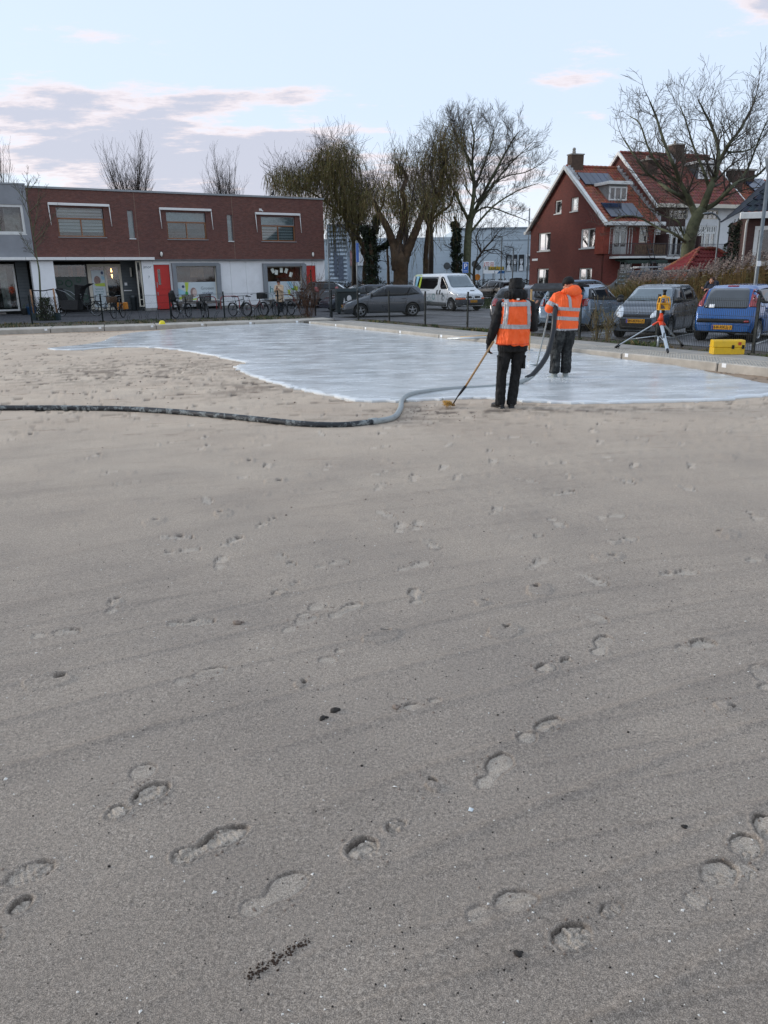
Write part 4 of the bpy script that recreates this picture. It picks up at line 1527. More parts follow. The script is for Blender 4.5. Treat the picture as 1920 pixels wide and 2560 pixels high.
def tile_mat(name, c, moss='#4d4a33', amt=.45):
    t = NT(name)
    c1 = t.coord()
    n = t.noise(c1, 2.4, 5, .65)
    v = t.voro(c1, 4.2, out=1)
    base = lin(c)
    col = t.mix(t.ramp(n, .3, .7), tuple(x * .6 for x in base), tuple(min(1, x * 1.25) for x in base))
    col = t.mix(.22, col, v, 'OVERLAY')
    col = t.mix(t.ramp(t.noise(c1, .8, 7, .75), .55, .72, 0, amt), col, lin(moss))
    t.set(col, .72)
    return t.m


TILE_O = tile_mat('orange_roof_tile', '#91553f')
TILE_R = tile_mat('red_roof_tile', '#7c463c', amt=.35)
TILE_S = tile_mat('glazed_red_tile', '#832f2e', amt=.15)
TILE_D = tile_mat('dark_roof_tile', '#232c38', '#333c46', .2)


def tile_roof(b, el, er, rl, rr_, tw=.24, th=.36, mi=0):
    """pantiles on a roof plane; el er eave left/right, rl rr ridge left/right"""
    el, er, rl, rr_ = map(Vector, (el, er, rl, rr_))
    n = (er - el).cross(rl - el).normalized()
    if n.z < 0:
        n = -n
    rows = max(2, int(((rl + rr_) / 2 - (el + er) / 2).length / th))
    udir = (er - el).normalized()
    for r in range(rows):
        v0, v1 = r / rows, (r + 1) / rows + .25 / rows
        a0, a1 = el.lerp(rl, v0), el.lerp(rl, min(1, v1))
        b0, b1 = er.lerp(rr_, v0), er.lerp(rr_, min(1, v1))
        k = len(b.v)
        cols = max(2, int((b0 - a0).length / tw * 4))
        for lift, (p, q) in ((.045, (a0, b0)), (.010, (a1, b1))):
            for j in range(cols + 1):
                s = j / cols
                P = p.lerp(q, s)
                ph = (P - el).dot(udir) / tw
                w = .030 * (math.sin(ph * 2 * math.pi) + .4 * math.sin(ph * 4 * math.pi))
                P = P + n * (lift + w)
                b.v.append((P.x, P.y, P.z))
        m = cols + 1
        for j in range(cols):
            b.f.append((k + j, k + j + 1, k + m + j + 1, k + m + j)); b.mi.append(mi); b.sm.append(False)
        # front lip
        kk = len(b.v)
        for j in range(m):
            q = Vector(b.v[k + j]) - n * .035
            b.v.append((q.x, q.y, q.z))
        for j in range(cols):
            b.f.append((kk + j, kk + j + 1, k + j + 1, k + j)); b.mi.append(mi); b.sm.append(False)


def ridge(b, p, q, r=.10, step=.36):
    p, q = Vector(p), Vector(q)
    L_ = (q - p).length
    n = max(1, int(L_ / step))
    for i in range(n):
        a, c = p.lerp(q, i / n), p.lerp(q, (i + 1.12) / n)
        b.tube([a + Vector((0, 0, .02)), c], [r * 1.08, r * .92], 8, 0, True, False)


HR = math.atan2(3.45, 9.8)
HOUSE1 = thing('brick_house', 'red brick house with orange tiled roof, solar panels and a big windowed gable', 'house', (15.51, 56, 0), HR)
XE, D1, RY, ZE, ZRG = 4.25, 10.1, 5.2, 5.30, 9.42
# gable wall with window openings (plane x=0) -- y runs away from the viewer
GW = [(5.72, 6.65, 6.32, 7.25), (3.53, 4.48, 6.32, 7.25), (7.08, 8.90, 3.72, 5.06), (1.20, 3.0, 3.70, 5.02), (7.15, 8.88, .95, 2.40), (1.33, 2.98, .95, 2.34)]
b = MB()
cuts = sorted({0, D1, RY, *[h[0] for h in GW], *[h[1] for h in GW]})


def roofz(y):
    return ZE + (ZRG - ZE) * (1 - abs(y - RY) / RY) if y <= RY else ZE + (ZRG - ZE) * (1 - (y - RY) / (D1 - RY))


for a, c in zip(cuts, cuts[1:]):
    hs = sorted([h for h in GW if h[0] <= a + 1e-6 and h[1] >= c - 1e-6], key=lambda h: h[2])
    z = .05
    for h in hs:
        b.add([(0, a, z), (0, c, z), (0, c, h[2]), (0, a, h[2])], [(0, 1, 2, 3)])
        z = h[3]
    b.add([(0, a, z), (0, c, z), (0, c, roofz(c)), (0, a, roofz(a))], [(0, 1, 2, 3)])
for (y0, y1, z0, z1) in GW:
    for (p, q) in (((y0, z0), (y1, z0)), ((y1, z0), (y1, z1)), ((y1, z1), (y0, z1)), ((y0, z1), (y0, z0))):
        b.add([(0, p[0], p[1]), (0, q[0], q[1]), (.2, q[0], q[1]), (.2, p[0], p[1])], [(0, 1, 2, 3)])
b.build('gable_wall', BRICK_H, HOUSE1, fix=False)
bx('core', DARKIN, HOUSE1, .35, 4.1, .6, 9.9, .1, 5.2)
b = MB().prism([(.6, 5.2), (9.8, 5.2), (RY, 9.0)], .35, 4.1, 'yz')
b.build('attic_core', DARKIN, HOUSE1)
TG = Matrix(((0, 1, 0, .08), (1, 0, 0, 0), (0, 0, 1, 0), (0, 0, 0, 1)))   # window frame: its x -> house y, its y -> house x
CURT = pm('net_curtain', '#5d6361', .9, var=.3, scale=7)
PINKC = pm('pink_curtain', '#6d444d', .9, var=.35, scale=7)
for i, (y0, y1, z0, z1) in enumerate(GW):
    cols = ((y0 + y1) / 2,) if i > 1 else ()
    w = window(HOUSE1, TG, y0, y1, z0, z1, .085, .08, WHITE, cols, (), .07)
    bx('window_sill', WHITE, w, -.06, .1, y0 - .06, y1 + .06, z0 - .07, z0 - .004)
    bx('curtain', PINKC if i == 3 else CURT, w, .22, .24, y0 + .12, y1 - .12, z0 + (.1 if i != 4 else .1), z1 - .1 - (.55 if i == 4 else 0))
# street name plate
bx('street_sign', PANELW, HOUSE1, -.03, -.006, 8.85, 9.7, 3.02, 3.18)
# facade wall (plane y=0)
FD = (.72, 1.85, 3.22, 5.12)
fh = [FD, (2.80, 3.55, 3.98, 5.12), (1.38, 2.42, .30, 2.80), (3.15, 3.98, .30, 2.80)]
b = MB()
wall_grid(b, .0, 4.2, .05, ZE, fh, 0, .2)
b.build('facade_wall', BRICK_HX, HOUSE1, fix=False)
w = window(HOUSE1, Matrix.Translation((0, .07, 0)), *FD, .10, .08, WHITE, ((FD[0] + FD[1]) / 2,), (4.78,), .14)
bx('door_panel', WHITE, w, FD[0] + .1, FD[1] - .1, .045, .068, 3.30, 3.72)
w = window(HOUSE1, Matrix.Translation((0, .07, 0)), 2.80, 3.55, 3.98, 5.12, .09, .08, CREAM, (), (4.85,), .06)
bx('roller_blind', pm('ochre_blind', '#8d7350', .8, var=.1), w, 2.88, 3.47, .20, .22, 4.0, 4.85)
for (x0, x1) in ((1.38, 2.42), (3.15, 3.98)):
    w = window(HOUSE1, Matrix.Translation((0, .07, 0)), x0, x1, .30, 2.80, .11, .08, WHITE, ((x0 + x1) / 2,), (2.15,), .13)
    bx('door_panel', WHITE, w, x0 + .1, x1 - .1, .045, .068, .4, 1.2)
# red trellis panels with white frames either side of the balcony door
for (x0, x1) in ((.34, .66), (1.92, 2.20)):
    b = MB()
    for x in (x0, x1 - .04):
        b.box(x, x + .04, -.05, -.02, 3.25, 4.95)
    b.box(x0 + .04, x1 - .04, -.05, -.02, 4.91, 4.95)
    f = b.build('trellis_frame', WHITE, HOUSE1, fix=False)
    b = MB()
    for k in range(7):
        b.box(x0 + .04, x1 - .04, -.045, -.025, 3.35 + .23 * k, 3.375 + .23 * k)
    b.box((x0 + x1) / 2 - .01, (x0 + x1) / 2 + .01, -.024, -.016, 3.3, 4.9)
    b.build('trellis_bar', pm('rose_trellis', '#b08b84', .7), f, fix=False)
# rendered bay corner
bx('corner_bay', pm('orange_render', '#8a4030', .85, var=.12), HOUSE1, -.18, .30, -.10, .9, 3.25, 5.02)
# balcony
bal = bx('balcony_floor', WHITE, HOUSE1, .45, 4.3, -1.2, 0, 2.92, 3.06)
b = MB()
for i in range(48):
    x = .47 + i * .08
    b.box(x, x + .018, -1.20, -1.18, 3.06, 3.86)
for z in (3.12, 3.86):
    b.box(.45, 4.3, -1.21, -1.17, z, z + .035)
for i in range(15):
    b.box(.45, .47, -1.15 + i * .08, -1.135 + i * .08, 3.06, 3.86)
b.box(.44, .48, -1.2, 0, 3.86, 3.895)
b.build('railing', pm('balcony_railing', '#3f3a3a', .5), bal, fix=False)
cane = MB()
for i in range(46):
    x = 1.62 + i * .057
    cane.tube([(x, -1.16, 3.08), (x + rg.uniform(-.01, .01), -1.16, 3.80 + rg.uniform(-.02, .02))], .020, 5, caps=False)
cane.build('cane_screen', pm('cane', '#9c8160', .8, var=.35, scale=9), bal, fix=False)
b = MB().prism([(-1.5, 2.62), (-1.5, 2.74), (-.05, 2.90), (-.05, 2.78)], .9, 4.2, 'yz')
aw = b.build('awning', pm('green_awning', '#2f4038', .8, var=.2), HOUSE1)
b = MB()
for i in range(22):
    x = .9 + i * .15
    b.prism([(x, 2.62), (x + .15, 2.62), (x + .075, 2.52)], -1.51, -1.495, 'xz')
b.build('awning_fringe', pm('green_awning', '#2f4038', .8, var=.2), aw, fix=False)
# roof planes
rf = MB()
tile_roof(rf, (-.05, -.35, ZE - .02), (XE, -.35, ZE - .02), (-.05, RY, ZRG), (XE, RY, ZRG))
tile_roof(rf, (XE, D1 + .3, ZE - .02), (-.05, D1 + .3, ZE - .02), (XE, RY, ZRG), (-.05, RY, ZRG))
roof = rf.build('tiled_roof', TILE_O, HOUSE1, fix=False)
roof['kind'] = 'stuff'
b = MB(); ridge(b, (-.1, RY, ZRG + .06), (XE, RY, ZRG + .06))
b.build('ridge_tiles', TILE_O, HOUSE1, fix=False)
# white bargeboards
for (y0, z0, y1, z1) in ((-.42, ZE - .12, RY, ZRG + .05), (D1 + .40, ZE - .12, RY, ZRG + .05)):
    b = MB().prism([(y0, z0 - .16), (y0, z0 + .06), (y1, z1 + .06), (y1, z1 - .20)], -.32, -.20, 'yz')
    b.build('bargeboard', WHITE, HOUSE1)
    b = MB().prism([(y0, z0 - .02), (y0, z0 + .05), (y1, z1 + .05), (y1, z1 - .02)], -.2, 0, 'yz')
    b.build('verge_soffit', WHITE, HOUSE1)
g1 = bx('gutter', WHITE, HOUSE1, -.42, XE + .25, -.62, -.36, ZE - .22, ZE + .02, bev=.02)
bx('gutter', WHITE, HOUSE1, -.38, .3, D1 + .15, D1 + .5, ZE - .25, ZE - .02, bev=.02)
# stepped lead flashing along the parting wall
b = MB()
for i in range(15):
    q = i / 15
    y, z = -.2 + (RY + .2) * q, ZE + (ZRG - ZE) * q
    b.box(XE - .02, XE + .10, y, y + .36, z + .10, z + .46)
b.build('stepped_flashing', pm('lead_flashing', '#a7a9ab', .5, var=.15), HOUSE1, fix=False)
b = MB()
for i in range(6):
    q = .72 + i * .045
    y, z = RY * q, ZE + (ZRG - ZE) * q
    b.box(-.05, .16, y, y + .25, z + .05, z + .32)
b.build('stepped_flashing', pm('lead_flashing', '#a7a9ab', .5, var=.15), HOUSE1, fix=False)
ch = bx('chimney', brick_mat('chimney_brick', '#5b4637', '#4b3a30', '#5a4c40', 'x', patch=.6), HOUSE1, .12, 1.12, RY - .35, RY + .25, ZRG - .5, 10.22)
bx('chimney_cap', CONC2, ch, .08, 1.16, RY - .40, RY + .30, 10.22, 10.30)
b = MB().tube([(.5, RY, 10.3), (.5, RY, 10.52)], .13, 10).ball((.5, RY, 10.62), .13, 8, 6)
b.build('chimney_pot', CONC2, ch)


def roof_pt(x, v):
    """point on the front slope, v from eave 0 to ridge 1, plus the slope's up vector"""
    return Vector((x, -.35 + (RY + .35) * v, ZE + (ZRG - ZE) * v))


SOLAR = NT('solar_panel')
c_ = SOLAR.coord()
SOLAR.set(SOLAR.mix(SOLAR.ramp(SOLAR.noise(c_, .7, 3), .4, .6), lin('#152236'), lin('#22344e')), .12, spec=.8)
SOLAR = SOLAR.m
sn = Vector((0, -(ZRG - ZE), RY + .35)).normalized()


def solar(parent, pt, x0, x1, v0, v1, n):
    for i in range(n):
        a, c = x0 + (x1 - x0) * i / n + .015, x0 + (x1 - x0) * (i + 1) / n - .015
        qs = [pt(a, v0), pt(c, v0), pt(c, v1), pt(a, v1)]
        up = [q + sn * .16 for q in qs]; lo = [q + sn * .11 for q in qs]
        MB().add(up + lo, [(0, 1, 2, 3), (7, 6, 5, 4), (0, 4, 5, 1), (1, 5, 6, 2), (2, 6, 7, 3), (3, 7, 4, 0)]).build('solar_panel', SOLAR, parent)


solar(HOUSE1, roof_pt, .25, 2.95, .64, .86, 5)
solar(HOUSE1, roof_pt, .30, 2.95, .06, .30, 4)
# dormer
dm = MB()
y0d = roof_pt(0, .36).y
z0d = roof_pt(0, .36).z
dm.box(1.20, 2.72, y0d + .02, y0d + 2.2, z0d - .05, z0d + 1.12)
dorm = dm.build('dormer', pm('dormer_cheek', '#8b8d8c', .7, var=.15), HOUSE1, fix=False)
w = window(dorm, Matrix.Translation((0, y0d - .06, 0)), 1.22, 2.70, z0d + .08, z0d + .98, .10, .07, WHITE, (1.71, 2.20), (), .10)
bx('dormer_back', DARKIN, w, 1.3, 2.6, y0d + .01, y0d + .015, z0d + .1, z0d + .95)
bx('dormer_roof', WHITE, dorm, .98, 2.95, y0d - .32, y0d + 2.2, z0d + 1.12, z0d + 1.32, bev=.02)
# downpipe
MB().tube([(4.05, -.5, ZE - .2), (4.05, -.06, ZE - .5), (4.05, -.06, .2)], .045, 8).build('downpipe', WHITE, HOUSE1)

# ------------------------------------------------ ladder against the balcony
LAD = thing('ladder', 'tall dark extension ladder leaning against the orange roofed house balcony', 'ladder', (15.51, 56, 0), HR)
b0, b1 = Vector((3.30, -2.6, .15)), Vector((2.62, -.55, 5.15))
lx = Vector((1, 0, 0))
pmL = pm('ladder_metal', '#2b2e33', .5, .4)
for s_ in (-.19, .19):
    MB().tube([b0 + lx * s_, b1 + lx * s_], .03, 4).build('rail', pmL, LAD)
pr2 = pm('ladder_rung', '#7d7277', .4, .5)
for k in range(17):
    p = b0.lerp(b1, (k + .7) / 17.5)
    MB().tube([p - lx * .19, p + lx * .19], .02, 6).build('rung', pr2, LAD)

# ------------------------------------------------ second house
HOUSE2 = thing('brick_house', 'wide house with red tiled roof, half white painted front and tall chimneys', 'house', (15.51, 56, 0), HR)
X0, X1, Y0_, RY2, D2, ZE2, ZR2 = 4.35, 12.2, .45, 4.9, 9.4, 6.45, 10.45
sm = [(5.55, 7.15, 5.60, 6.22), (8.25, 9.85, 5.60, 6.22)]
bd = [(5.45, 7.40, 3.10, 5.10), (7.95, 9.85, 3.10, 5.16)]
sw = [(4.20 + .25, 4.95, 3.98, 5.08)]
b = MB()
wall_grid(b, X0, 7.0, .05, ZE2, [(h[0], min(h[1], 7.0), h[2], h[3]) for h in (sm[0], bd[0])] + sw, Y0_, .2)
b.build('facade_wall', BRICK_D, HOUSE2, fix=False)
b = MB()
wall_grid(b, 7.0, X1, .05, ZE2, [(7.0, sm[0][1], sm[0][2], sm[0][3]), (7.0, bd[0][1], bd[0][2], bd[0][3]), sm[1], bd[1]], Y0_ - .02, .22)
b.build('painted_wall', pm('white_painted_brick', '#d5d7d6', .7, var=.05, bump=.4, bscale=12), HOUSE2, fix=False)
bx('core', DARKIN, HOUSE2, X0, X1 - .1, Y0_ + .5, D2, .1, ZE2)
for h in sm:
    n = 4
    window(HOUSE2, Matrix.Translation((0, Y0_ + .03, 0)), *h, .07, .08, CREAM, [h[0] + (h[1] - h[0]) * k / n for k in range(1, n)], ((h[2] + h[3]) / 2,), .07)
for h in bd:
    w = window(HOUSE2, Matrix.Translation((0, Y0_ + .03, 0)), *h, .09, .08, WHITE, [h[0] + (h[1] - h[0]) * k / 4 for k in range(1, 4)], (h[3] - .48,), .14)
    for k in range(8):
        xx = h[0] + .2 + (h[1] - h[0] - .3) * k / 8
        bx('toplight_bar', WHITE, w, xx, xx + .05, Y0_ + .02, Y0_ + .1, h[3] - .42, h[3] - .08)
window(HOUSE2, Matrix.Translation((0, Y0_ + .03, 0)), *sw[0], .08, .08, WHITE, (), (4.75,), .06)
window(HOUSE2, Matrix.Translation((0, Y0_ - .05, 0)), 4.9, 6.6, 1.9, 2.6, .08, .06, WHITE, (5.3, 5.75, 6.2), (), .07)
# balconies
for (x0, x1) in ((4.5, 7.0), (7.5, 10.0)):
    bal = bx('balcony_floor', WHITE, HOUSE2, x0, x1, Y0_ - 1.3, Y0_ - .03, 2.86, 3.02)
    b = MB()
    n = int((x1 - x0) / .09)
    for i in range(n):
        x = x0 + .02 + i * .09
        b.box(x, x + .016, Y0_ - 1.3, Y0_ - 1.28, 3.02, 3.82)
    b.box(x0, x1, Y0_ - 1.31, Y0_ - 1.27, 3.82, 3.855)
    b.build('railing', pm('grey_railing', '#5b5c63', .5), bal, fix=False)
bx('screen_wall', pm('dark_screen', '#3d2825', .8, var=.15), HOUSE2, 4.28, 4.42, -1.15, .4, 3.0, 4.5)
bx('screen_wall', pm('dark_screen', '#3d2825', .8, var=.15), HOUSE2, 7.25, 7.45, Y0_ - 1.3, Y0_ - .05, 3.0, 4.4)
rf = MB()
tile_roof(rf, (X0 - .1, Y0_ - .4, ZE2 + .03), (X1 + .1, Y0_ - .4, ZE2 + .03), (X0 - .1, RY2, ZR2), (X1 + .1, RY2, ZR2))
tile_roof(rf, (X1 + .1, D2 + .4, ZE2), (X0 - .1, D2 + .4, ZE2), (X1 + .1, RY2, ZR2), (X0 - .1, RY2, ZR2))
r2 = rf.build('tiled_roof', TILE_R, HOUSE2, fix=False)
r2['kind'] = 'stuff'
b = MB(); ridge(b, (X0 - .1, RY2, ZR2 + .06), (X1 + .1, RY2, ZR2 + .06))
b.build('ridge_tiles', TILE_R, HOUSE2, fix=False)
b = MB().prism([(Y0_, ZE2 - .3), (Y0_, ZE2), (RY2, ZR2 - .05), (D2, ZE2), (D2, ZE2 - .3)], X0 - .02, X0 + .15, 'yz')
b.build('gable_wall', BRICK_H, HOUSE2)
b = MB().prism([(Y0_, .1), (Y0_, ZE2), (RY2, ZR2 - .05), (D2, ZE2), (D2, .1)], X1 - .02, X1 + .05, 'yz')
b.build('gable_wall', BRICK_H, HOUSE2)
for xx in (X0 - .30, X1 + .05):
    for (ya, za, yb, zb) in ((Y0_ - .45, ZE2 - .02, RY2, ZR2 + .08), (D2 + .45, ZE2 - .02, RY2, ZR2 + .08)):
        b = MB().prism([(ya, za - .16), (ya, za + .05), (yb, zb + .05), (yb, zb - .20)], xx, xx + .12, 'yz')
        b.build('bargeboard', WHITE, HOUSE2)
bx('gutter', CREAM, HOUSE2, X0 - .2, X1 + .3, Y0_ - .72, Y0_ - .42, ZE2 - .14, ZE2 + .10, bev=.02)
CHB = brick_mat('chimney_brick_dark', '#4c3429', '#3d2c25', '#4e4138', 'x', patch=.6)


def roof2(x, v):
    return Vector((x, Y0_ - .4 + (RY2 - Y0_ + .4) * v, ZE2 + (ZR2 - ZE2) * v))


for (x0, x1, v, zt) in ((5.2, 6.05, .66, 9.75), (8.7, 9.5, .96, 11.1)):
    p = roof2(x0, v)
    ch = bx('chimney', CHB, HOUSE2, x0, x1, p.y - .45, p.y + .45, p.z - 1.2, zt)
    bx('chimney_cap', CONC2, ch, x0 - .06, x1 + .06, p.y - .5, p.y + .5, zt, zt + .1)
    b = MB().tube([(x0 + .25, p.y, zt + .1), (x0 + .25, p.y, zt + .35)], .1, 8)
    b.build('chimney_pot', CONC2, ch)
b = MB()
for i in range(6):
    p = roof2(8.4, .80 + i * .035)
    b.box(8.35, 8.5, p.y, p.y + .26, p.z + .1, p.z + .42)
b.build('stepped_flashing', pm('lead_flashing', '#a7a9ab', .5, var=.15), HOUSE2, fix=False)
# slanted dormer window
p = roof2(9.4, .50)
dorm = MB().box(9.35, 11.35, p.y + .02, p.y + 2.2, p.z - .05, p.z + 1.15).build('dormer', pm('slate_cheek', '#55595c', .7), HOUSE2, fix=False)
w = window(dorm, Matrix.Translation((0, p.y - .06, 0)), 9.45, 11.25, p.z + .1, p.z + 1.05, .12, .07, WHITE, (10.0, 10.65), (), .10)
bx('dormer_back', DARKIN, w, 9.5, 11.2, p.y + .006, p.y + .012, p.z + .1, p.z + 1.0)
bx('dormer_roof', WHITE, dorm, 9.2, 11.5, p.y - .28, p.y + 2.2, p.z + 1.15, p.z + 1.32, bev=.02)

# ------------------------------------------------ third house of the row
HOUSE3 = thing('brick_house', 'lower orange roofed house with dark chimneys at the far end of the row', 'house', (15.51, 56, 0), HR)
bx('facade_wall', BRICK_HX, HOUSE3, 12.4, 20, .6, 9, .05, 5.9)
rf = MB()
tile_roof(rf, (12.4, .3, 5.9), (20, .3, 5.9), (12.4, 5.0, 9.0), (20, 5.0, 9.0))
rf.build('tiled_roof', TILE_O, HOUSE3, fix=False)['kind'] = 'stuff'
MB().prism([(.6, 5.8), (5.0, 8.9), (9, 5.8)], 12.5, 19.9, 'yz').build('attic_core', DARKIN, HOUSE3)
for (x, y, zt, w_) in ((13.2, 3.1, 9.3, 1.1), (15.4, 4.2, 9.5, 1.0)):
    ch = bx('chimney', CHB, HOUSE3, x, x + w_, y, y + .7, 6.5, zt)
    bx('chimney_cap', CONC2, ch, x - .15, x + w_ + .15, y - .1, y + .8, zt, zt + .12)
sn3 = Vector((0, -3.1, 4.7)).normalized()
for i in range(2):
    qs = [Vector((x, .3 + 4.7 * v, 5.9 + 3.1 * v)) for x, v in ((15.5 + i * 1.1, .55), (16.5 + i * 1.1, .55), (16.5 + i * 1.1, .95), (15.5 + i * 1.1, .95))]
    MB().add([q + sn3 * .2 for q in qs] + [q + sn3 * .12 for q in qs], [(0, 1, 2, 3), (7, 6, 5, 4), (0, 4, 5, 1), (1, 5, 6, 2), (2, 6, 7, 3), (3, 7, 4, 0)]).build('solar_panel', SOLAR, HOUSE3)

# ------------------------------------------------ dark roofed house at the right edge
HOUSE4 = thing('brick_house', 'dark brick house with blue black tiled roof and white framed window', 'house', (16.25, 36, 0), R(-17))
b = MB()
wall_grid(b, 0, 9, .1, 4.25, [(.42, 1.55, 2.28, 3.72)], 0, .2)
b.build('facade_wall', BRICK_D, HOUSE4, fix=False)
bx('core', DARKIN, HOUSE4, .05, 9, .9, 7, .1, 4.2)
bx('side_wall', BRICK_D, HOUSE4, -.005, .03, .2, 7, .1, 4.25)
w = window(HOUSE4, Matrix.Translation((0, -.02, 0)), .30, 1.68, 2.18, 3.80, .16, .1, WHITE, (), (), .08, sill=.06)
bx('curtain', CURT, w, .5, .62, .5, .55, 2.3, 3.7)
bx('fascia', WHITE, HOUSE4, -.42, 9, -.50, -.30, 4.10, 4.36, bev=.02)
bx('gutter_soffit', WHITE, HOUSE4, -.35, 9, -.30, .0, 4.12, 4.2)
rf = MB()
tile_roof(rf, (-.40, -.42, 4.38), (9, -.42, 4.38), (3.3, 3.4, 8.1), (9, 3.4, 8.1), .26, .36)
tile_roof(rf, (-.40, 7.2, 4.38), (-.40, -.42, 4.38), (3.3, 3.45, 8.1), (3.3, 3.4, 8.1), .26, .36)
rf.build('tiled_roof', TILE_D, HOUSE4, fix=False)['kind'] = 'stuff'
MB().prism([(-.42, 4.2), (3.4, 8.0), (7.2, 4.2)], 3.6, 9, 'yz').build('attic_core', BRICK_D, HOUSE4)
MB().tube([(-.08, -.4, 4.1), (-.08, -.08, 3.9), (-.08, -.08, .3)], .045, 8).build('downpipe', WHITE, HOUSE4)

# ------------------------------------------------ garden shed with hipped glazed roof, built tile by tile
SHED = thing('garden_shed', 'low brick shed with a hipped roof of glossy red tiles behind the reeds', 'shed', (0, 0, 0))
Nc, Lc, Rc = Vector((15.05, 39.6, 2.02)), Vector((15.0, 42.4, 2.02)), Vector((19.0, 41.2, 2.02))
A_, B2_ = Vector((16.35, 41.5, 2.98)), Vector((17.35, 41.8, 2.98))
Bk = Lc + (Rc - Nc)
tile = MB()
for j in range(6):
    pass
tw, tl = .21, .32
prof = [(-.5, .0), (-.3, .035), (-.08, .04), (.12, .01), (.32, -.008), (.55, .004)]
for j, (u, h) in enumerate(prof):
    tile.v += [(u * tw, 0, h + .045), (u * tw, tl * 1.12, h + .012), (u * tw, 0, h + .022)]
for j in range(5):
    tile.f += [(3 * j, 3 * j + 3, 3 * j + 4, 3 * j + 1), (3 * j + 2, 3 * j + 5, 3 * j + 3, 3 * j)]
    tile.mi += [0, 0]; tile.sm += [False, False]
tile_me = tile.mesh('tile', TILE_S)
for (p0, p1, q1, q0) in ((Lc, Nc, A_, A_), (Nc, Rc, B2_, A_)):
    ud = (p1 - p0).normalized()
    L_ = (p1 - p0).length
    nn = (p1 - p0).cross(q0 - p0).normalized()
    if nn.z < 0:
        nn = -nn
    vd = nn.cross(ud).normalized()
    if vd.z < 0:
        vd = -vd
    Hh = (q0 - p0).dot(vd)
    a0 = (q0 - p0).dot(ud); a1 = (q1 - p0).dot(ud)
    rows = int(Hh / tl)
    for r in range(rows + 1):
        f = r * tl / Hh
        u0, u1 = a0 * f, L_ + (a1 - L_) * f
        n = int((u1 - u0) / tw)
        for c in range(n + 1):
            u = u0 + c * tw + .08
            if u > u1 - .02:
                continue
            o = link('tile', tile_me, SHED)
            P_ = p0 + ud * u + vd * (r * tl - .05) + nn * .02
            o.matrix_local = Matrix((( ud.x, vd.x, nn.x, P_.x), (ud.y, vd.y, nn.y, P_.y), (ud.z, vd.z, nn.z, P_.z), (0, 0, 0, 1)))
    MB().add([p0, p1, q1, q0], [(0, 1, 2, 3)] if q0 != q1 else [(0, 1, 2)]).build('roof_boarding', pm('roof_boarding', '#5a2a26', .9), SHED, fix=False)
b = MB()
ridge(b, Nc + Vector((0, 0, .06)), A_ + Vector((0, 0, .08)), .085)
ridge(b, Lc + Vector((0, 0, .06)), A_ + Vector((0, 0, .08)), .085)
ridge(b, Rc + Vector((0, 0, .06)), B2_ + Vector((0, 0, .08)), .085)
ridge(b, A_ + Vector((0, 0, .08)), B2_ + Vector((0, 0, .08)), .085)
b.build('ridge_tiles', TILE_O, SHED, fix=False)
b = MB()
c0 = (Nc + Rc + Lc + Bk) / 4
qs = [c0 + (q - c0) * .93 for q in (Nc, Rc, Bk, Lc)]
b.prism([(q.x, q.y) for q in qs], .1, 1.98, 'xy')
b.build('shed_wall', BRICK_HX, SHED)
b = MB()
b.tube([Lc + Vector((0, 0, -.02)), Nc + Vector((0, -.05, -.02)), Rc + Vector((0, -.05, -.02))], .06, 6)
b.build('gutter', pm('zinc_gutter', '#8b8f90', .5), SHED)
MB().add([Lc, A_, B2_, Bk], [(0, 1, 2, 3)]).add([Bk, B2_, Rc], [(0, 1, 2)]).build('roof_back', TILE_S, SHED, fix=False)

# ------------------------------------------------ light metal hall beyond the trees
t = NT('hall_cladding')
c_ = t.coord()
sp = t.new('ShaderNodeSeparateXYZ'); t.l.new(c_, sp.inputs[0])
wv = t.math('SINE', t.math('MULTIPLY', sp.outputs[2], 12.5))
col = t.mix(t.ramp(t.noise(c_, .15, 4), .35, .65), lin('#b9c6cd'), lin('#a7b5bd'))
t.set(col, .55)
t.bump(wv, .25, .02)
HALLM = t.m
HALL = thing('exhibition_hall', 'long pale blue grey metal hall with portrait posters beyond the trees', 'hall', (0, 0, 0))
YH = 112
bx('hall_wall', HALLM, HALL, 10.2, 40, YH, YH + 30, 0, 8.1)
bx('hall_wall', HALLM, HALL, -8.0, 10.2, YH + 1.0, YH + 30, 0, 7.2)
bx('roof_edge', pm('hall_edge', '#8f9da5', .5), HALL, 10.1, 40, YH - .15, YH + .3, 8.1, 8.3)
bx('hall_band', pm('hall_edge', '#8f9da5', .5), HALL, 10.2, 40, YH - .05, YH, 6.6, 6.7)
bx('pink_gable', pm('pink_panel', '#c99a97', .6, var=.3), HALL, -6.0, -3.3, YH + .4, YH + .9, 3.6, 5.6)
bx('white_gable', PANELW, HALL, -3.28, -2.0, YH + .4, YH + .9, 3.6, 5.3)
MB().tube([(20.3, YH - 1, 0), (20.3, YH - 1, 10.6)], .09, 6).build('mast', pm('mast', '#6d7478', .5), HALL)
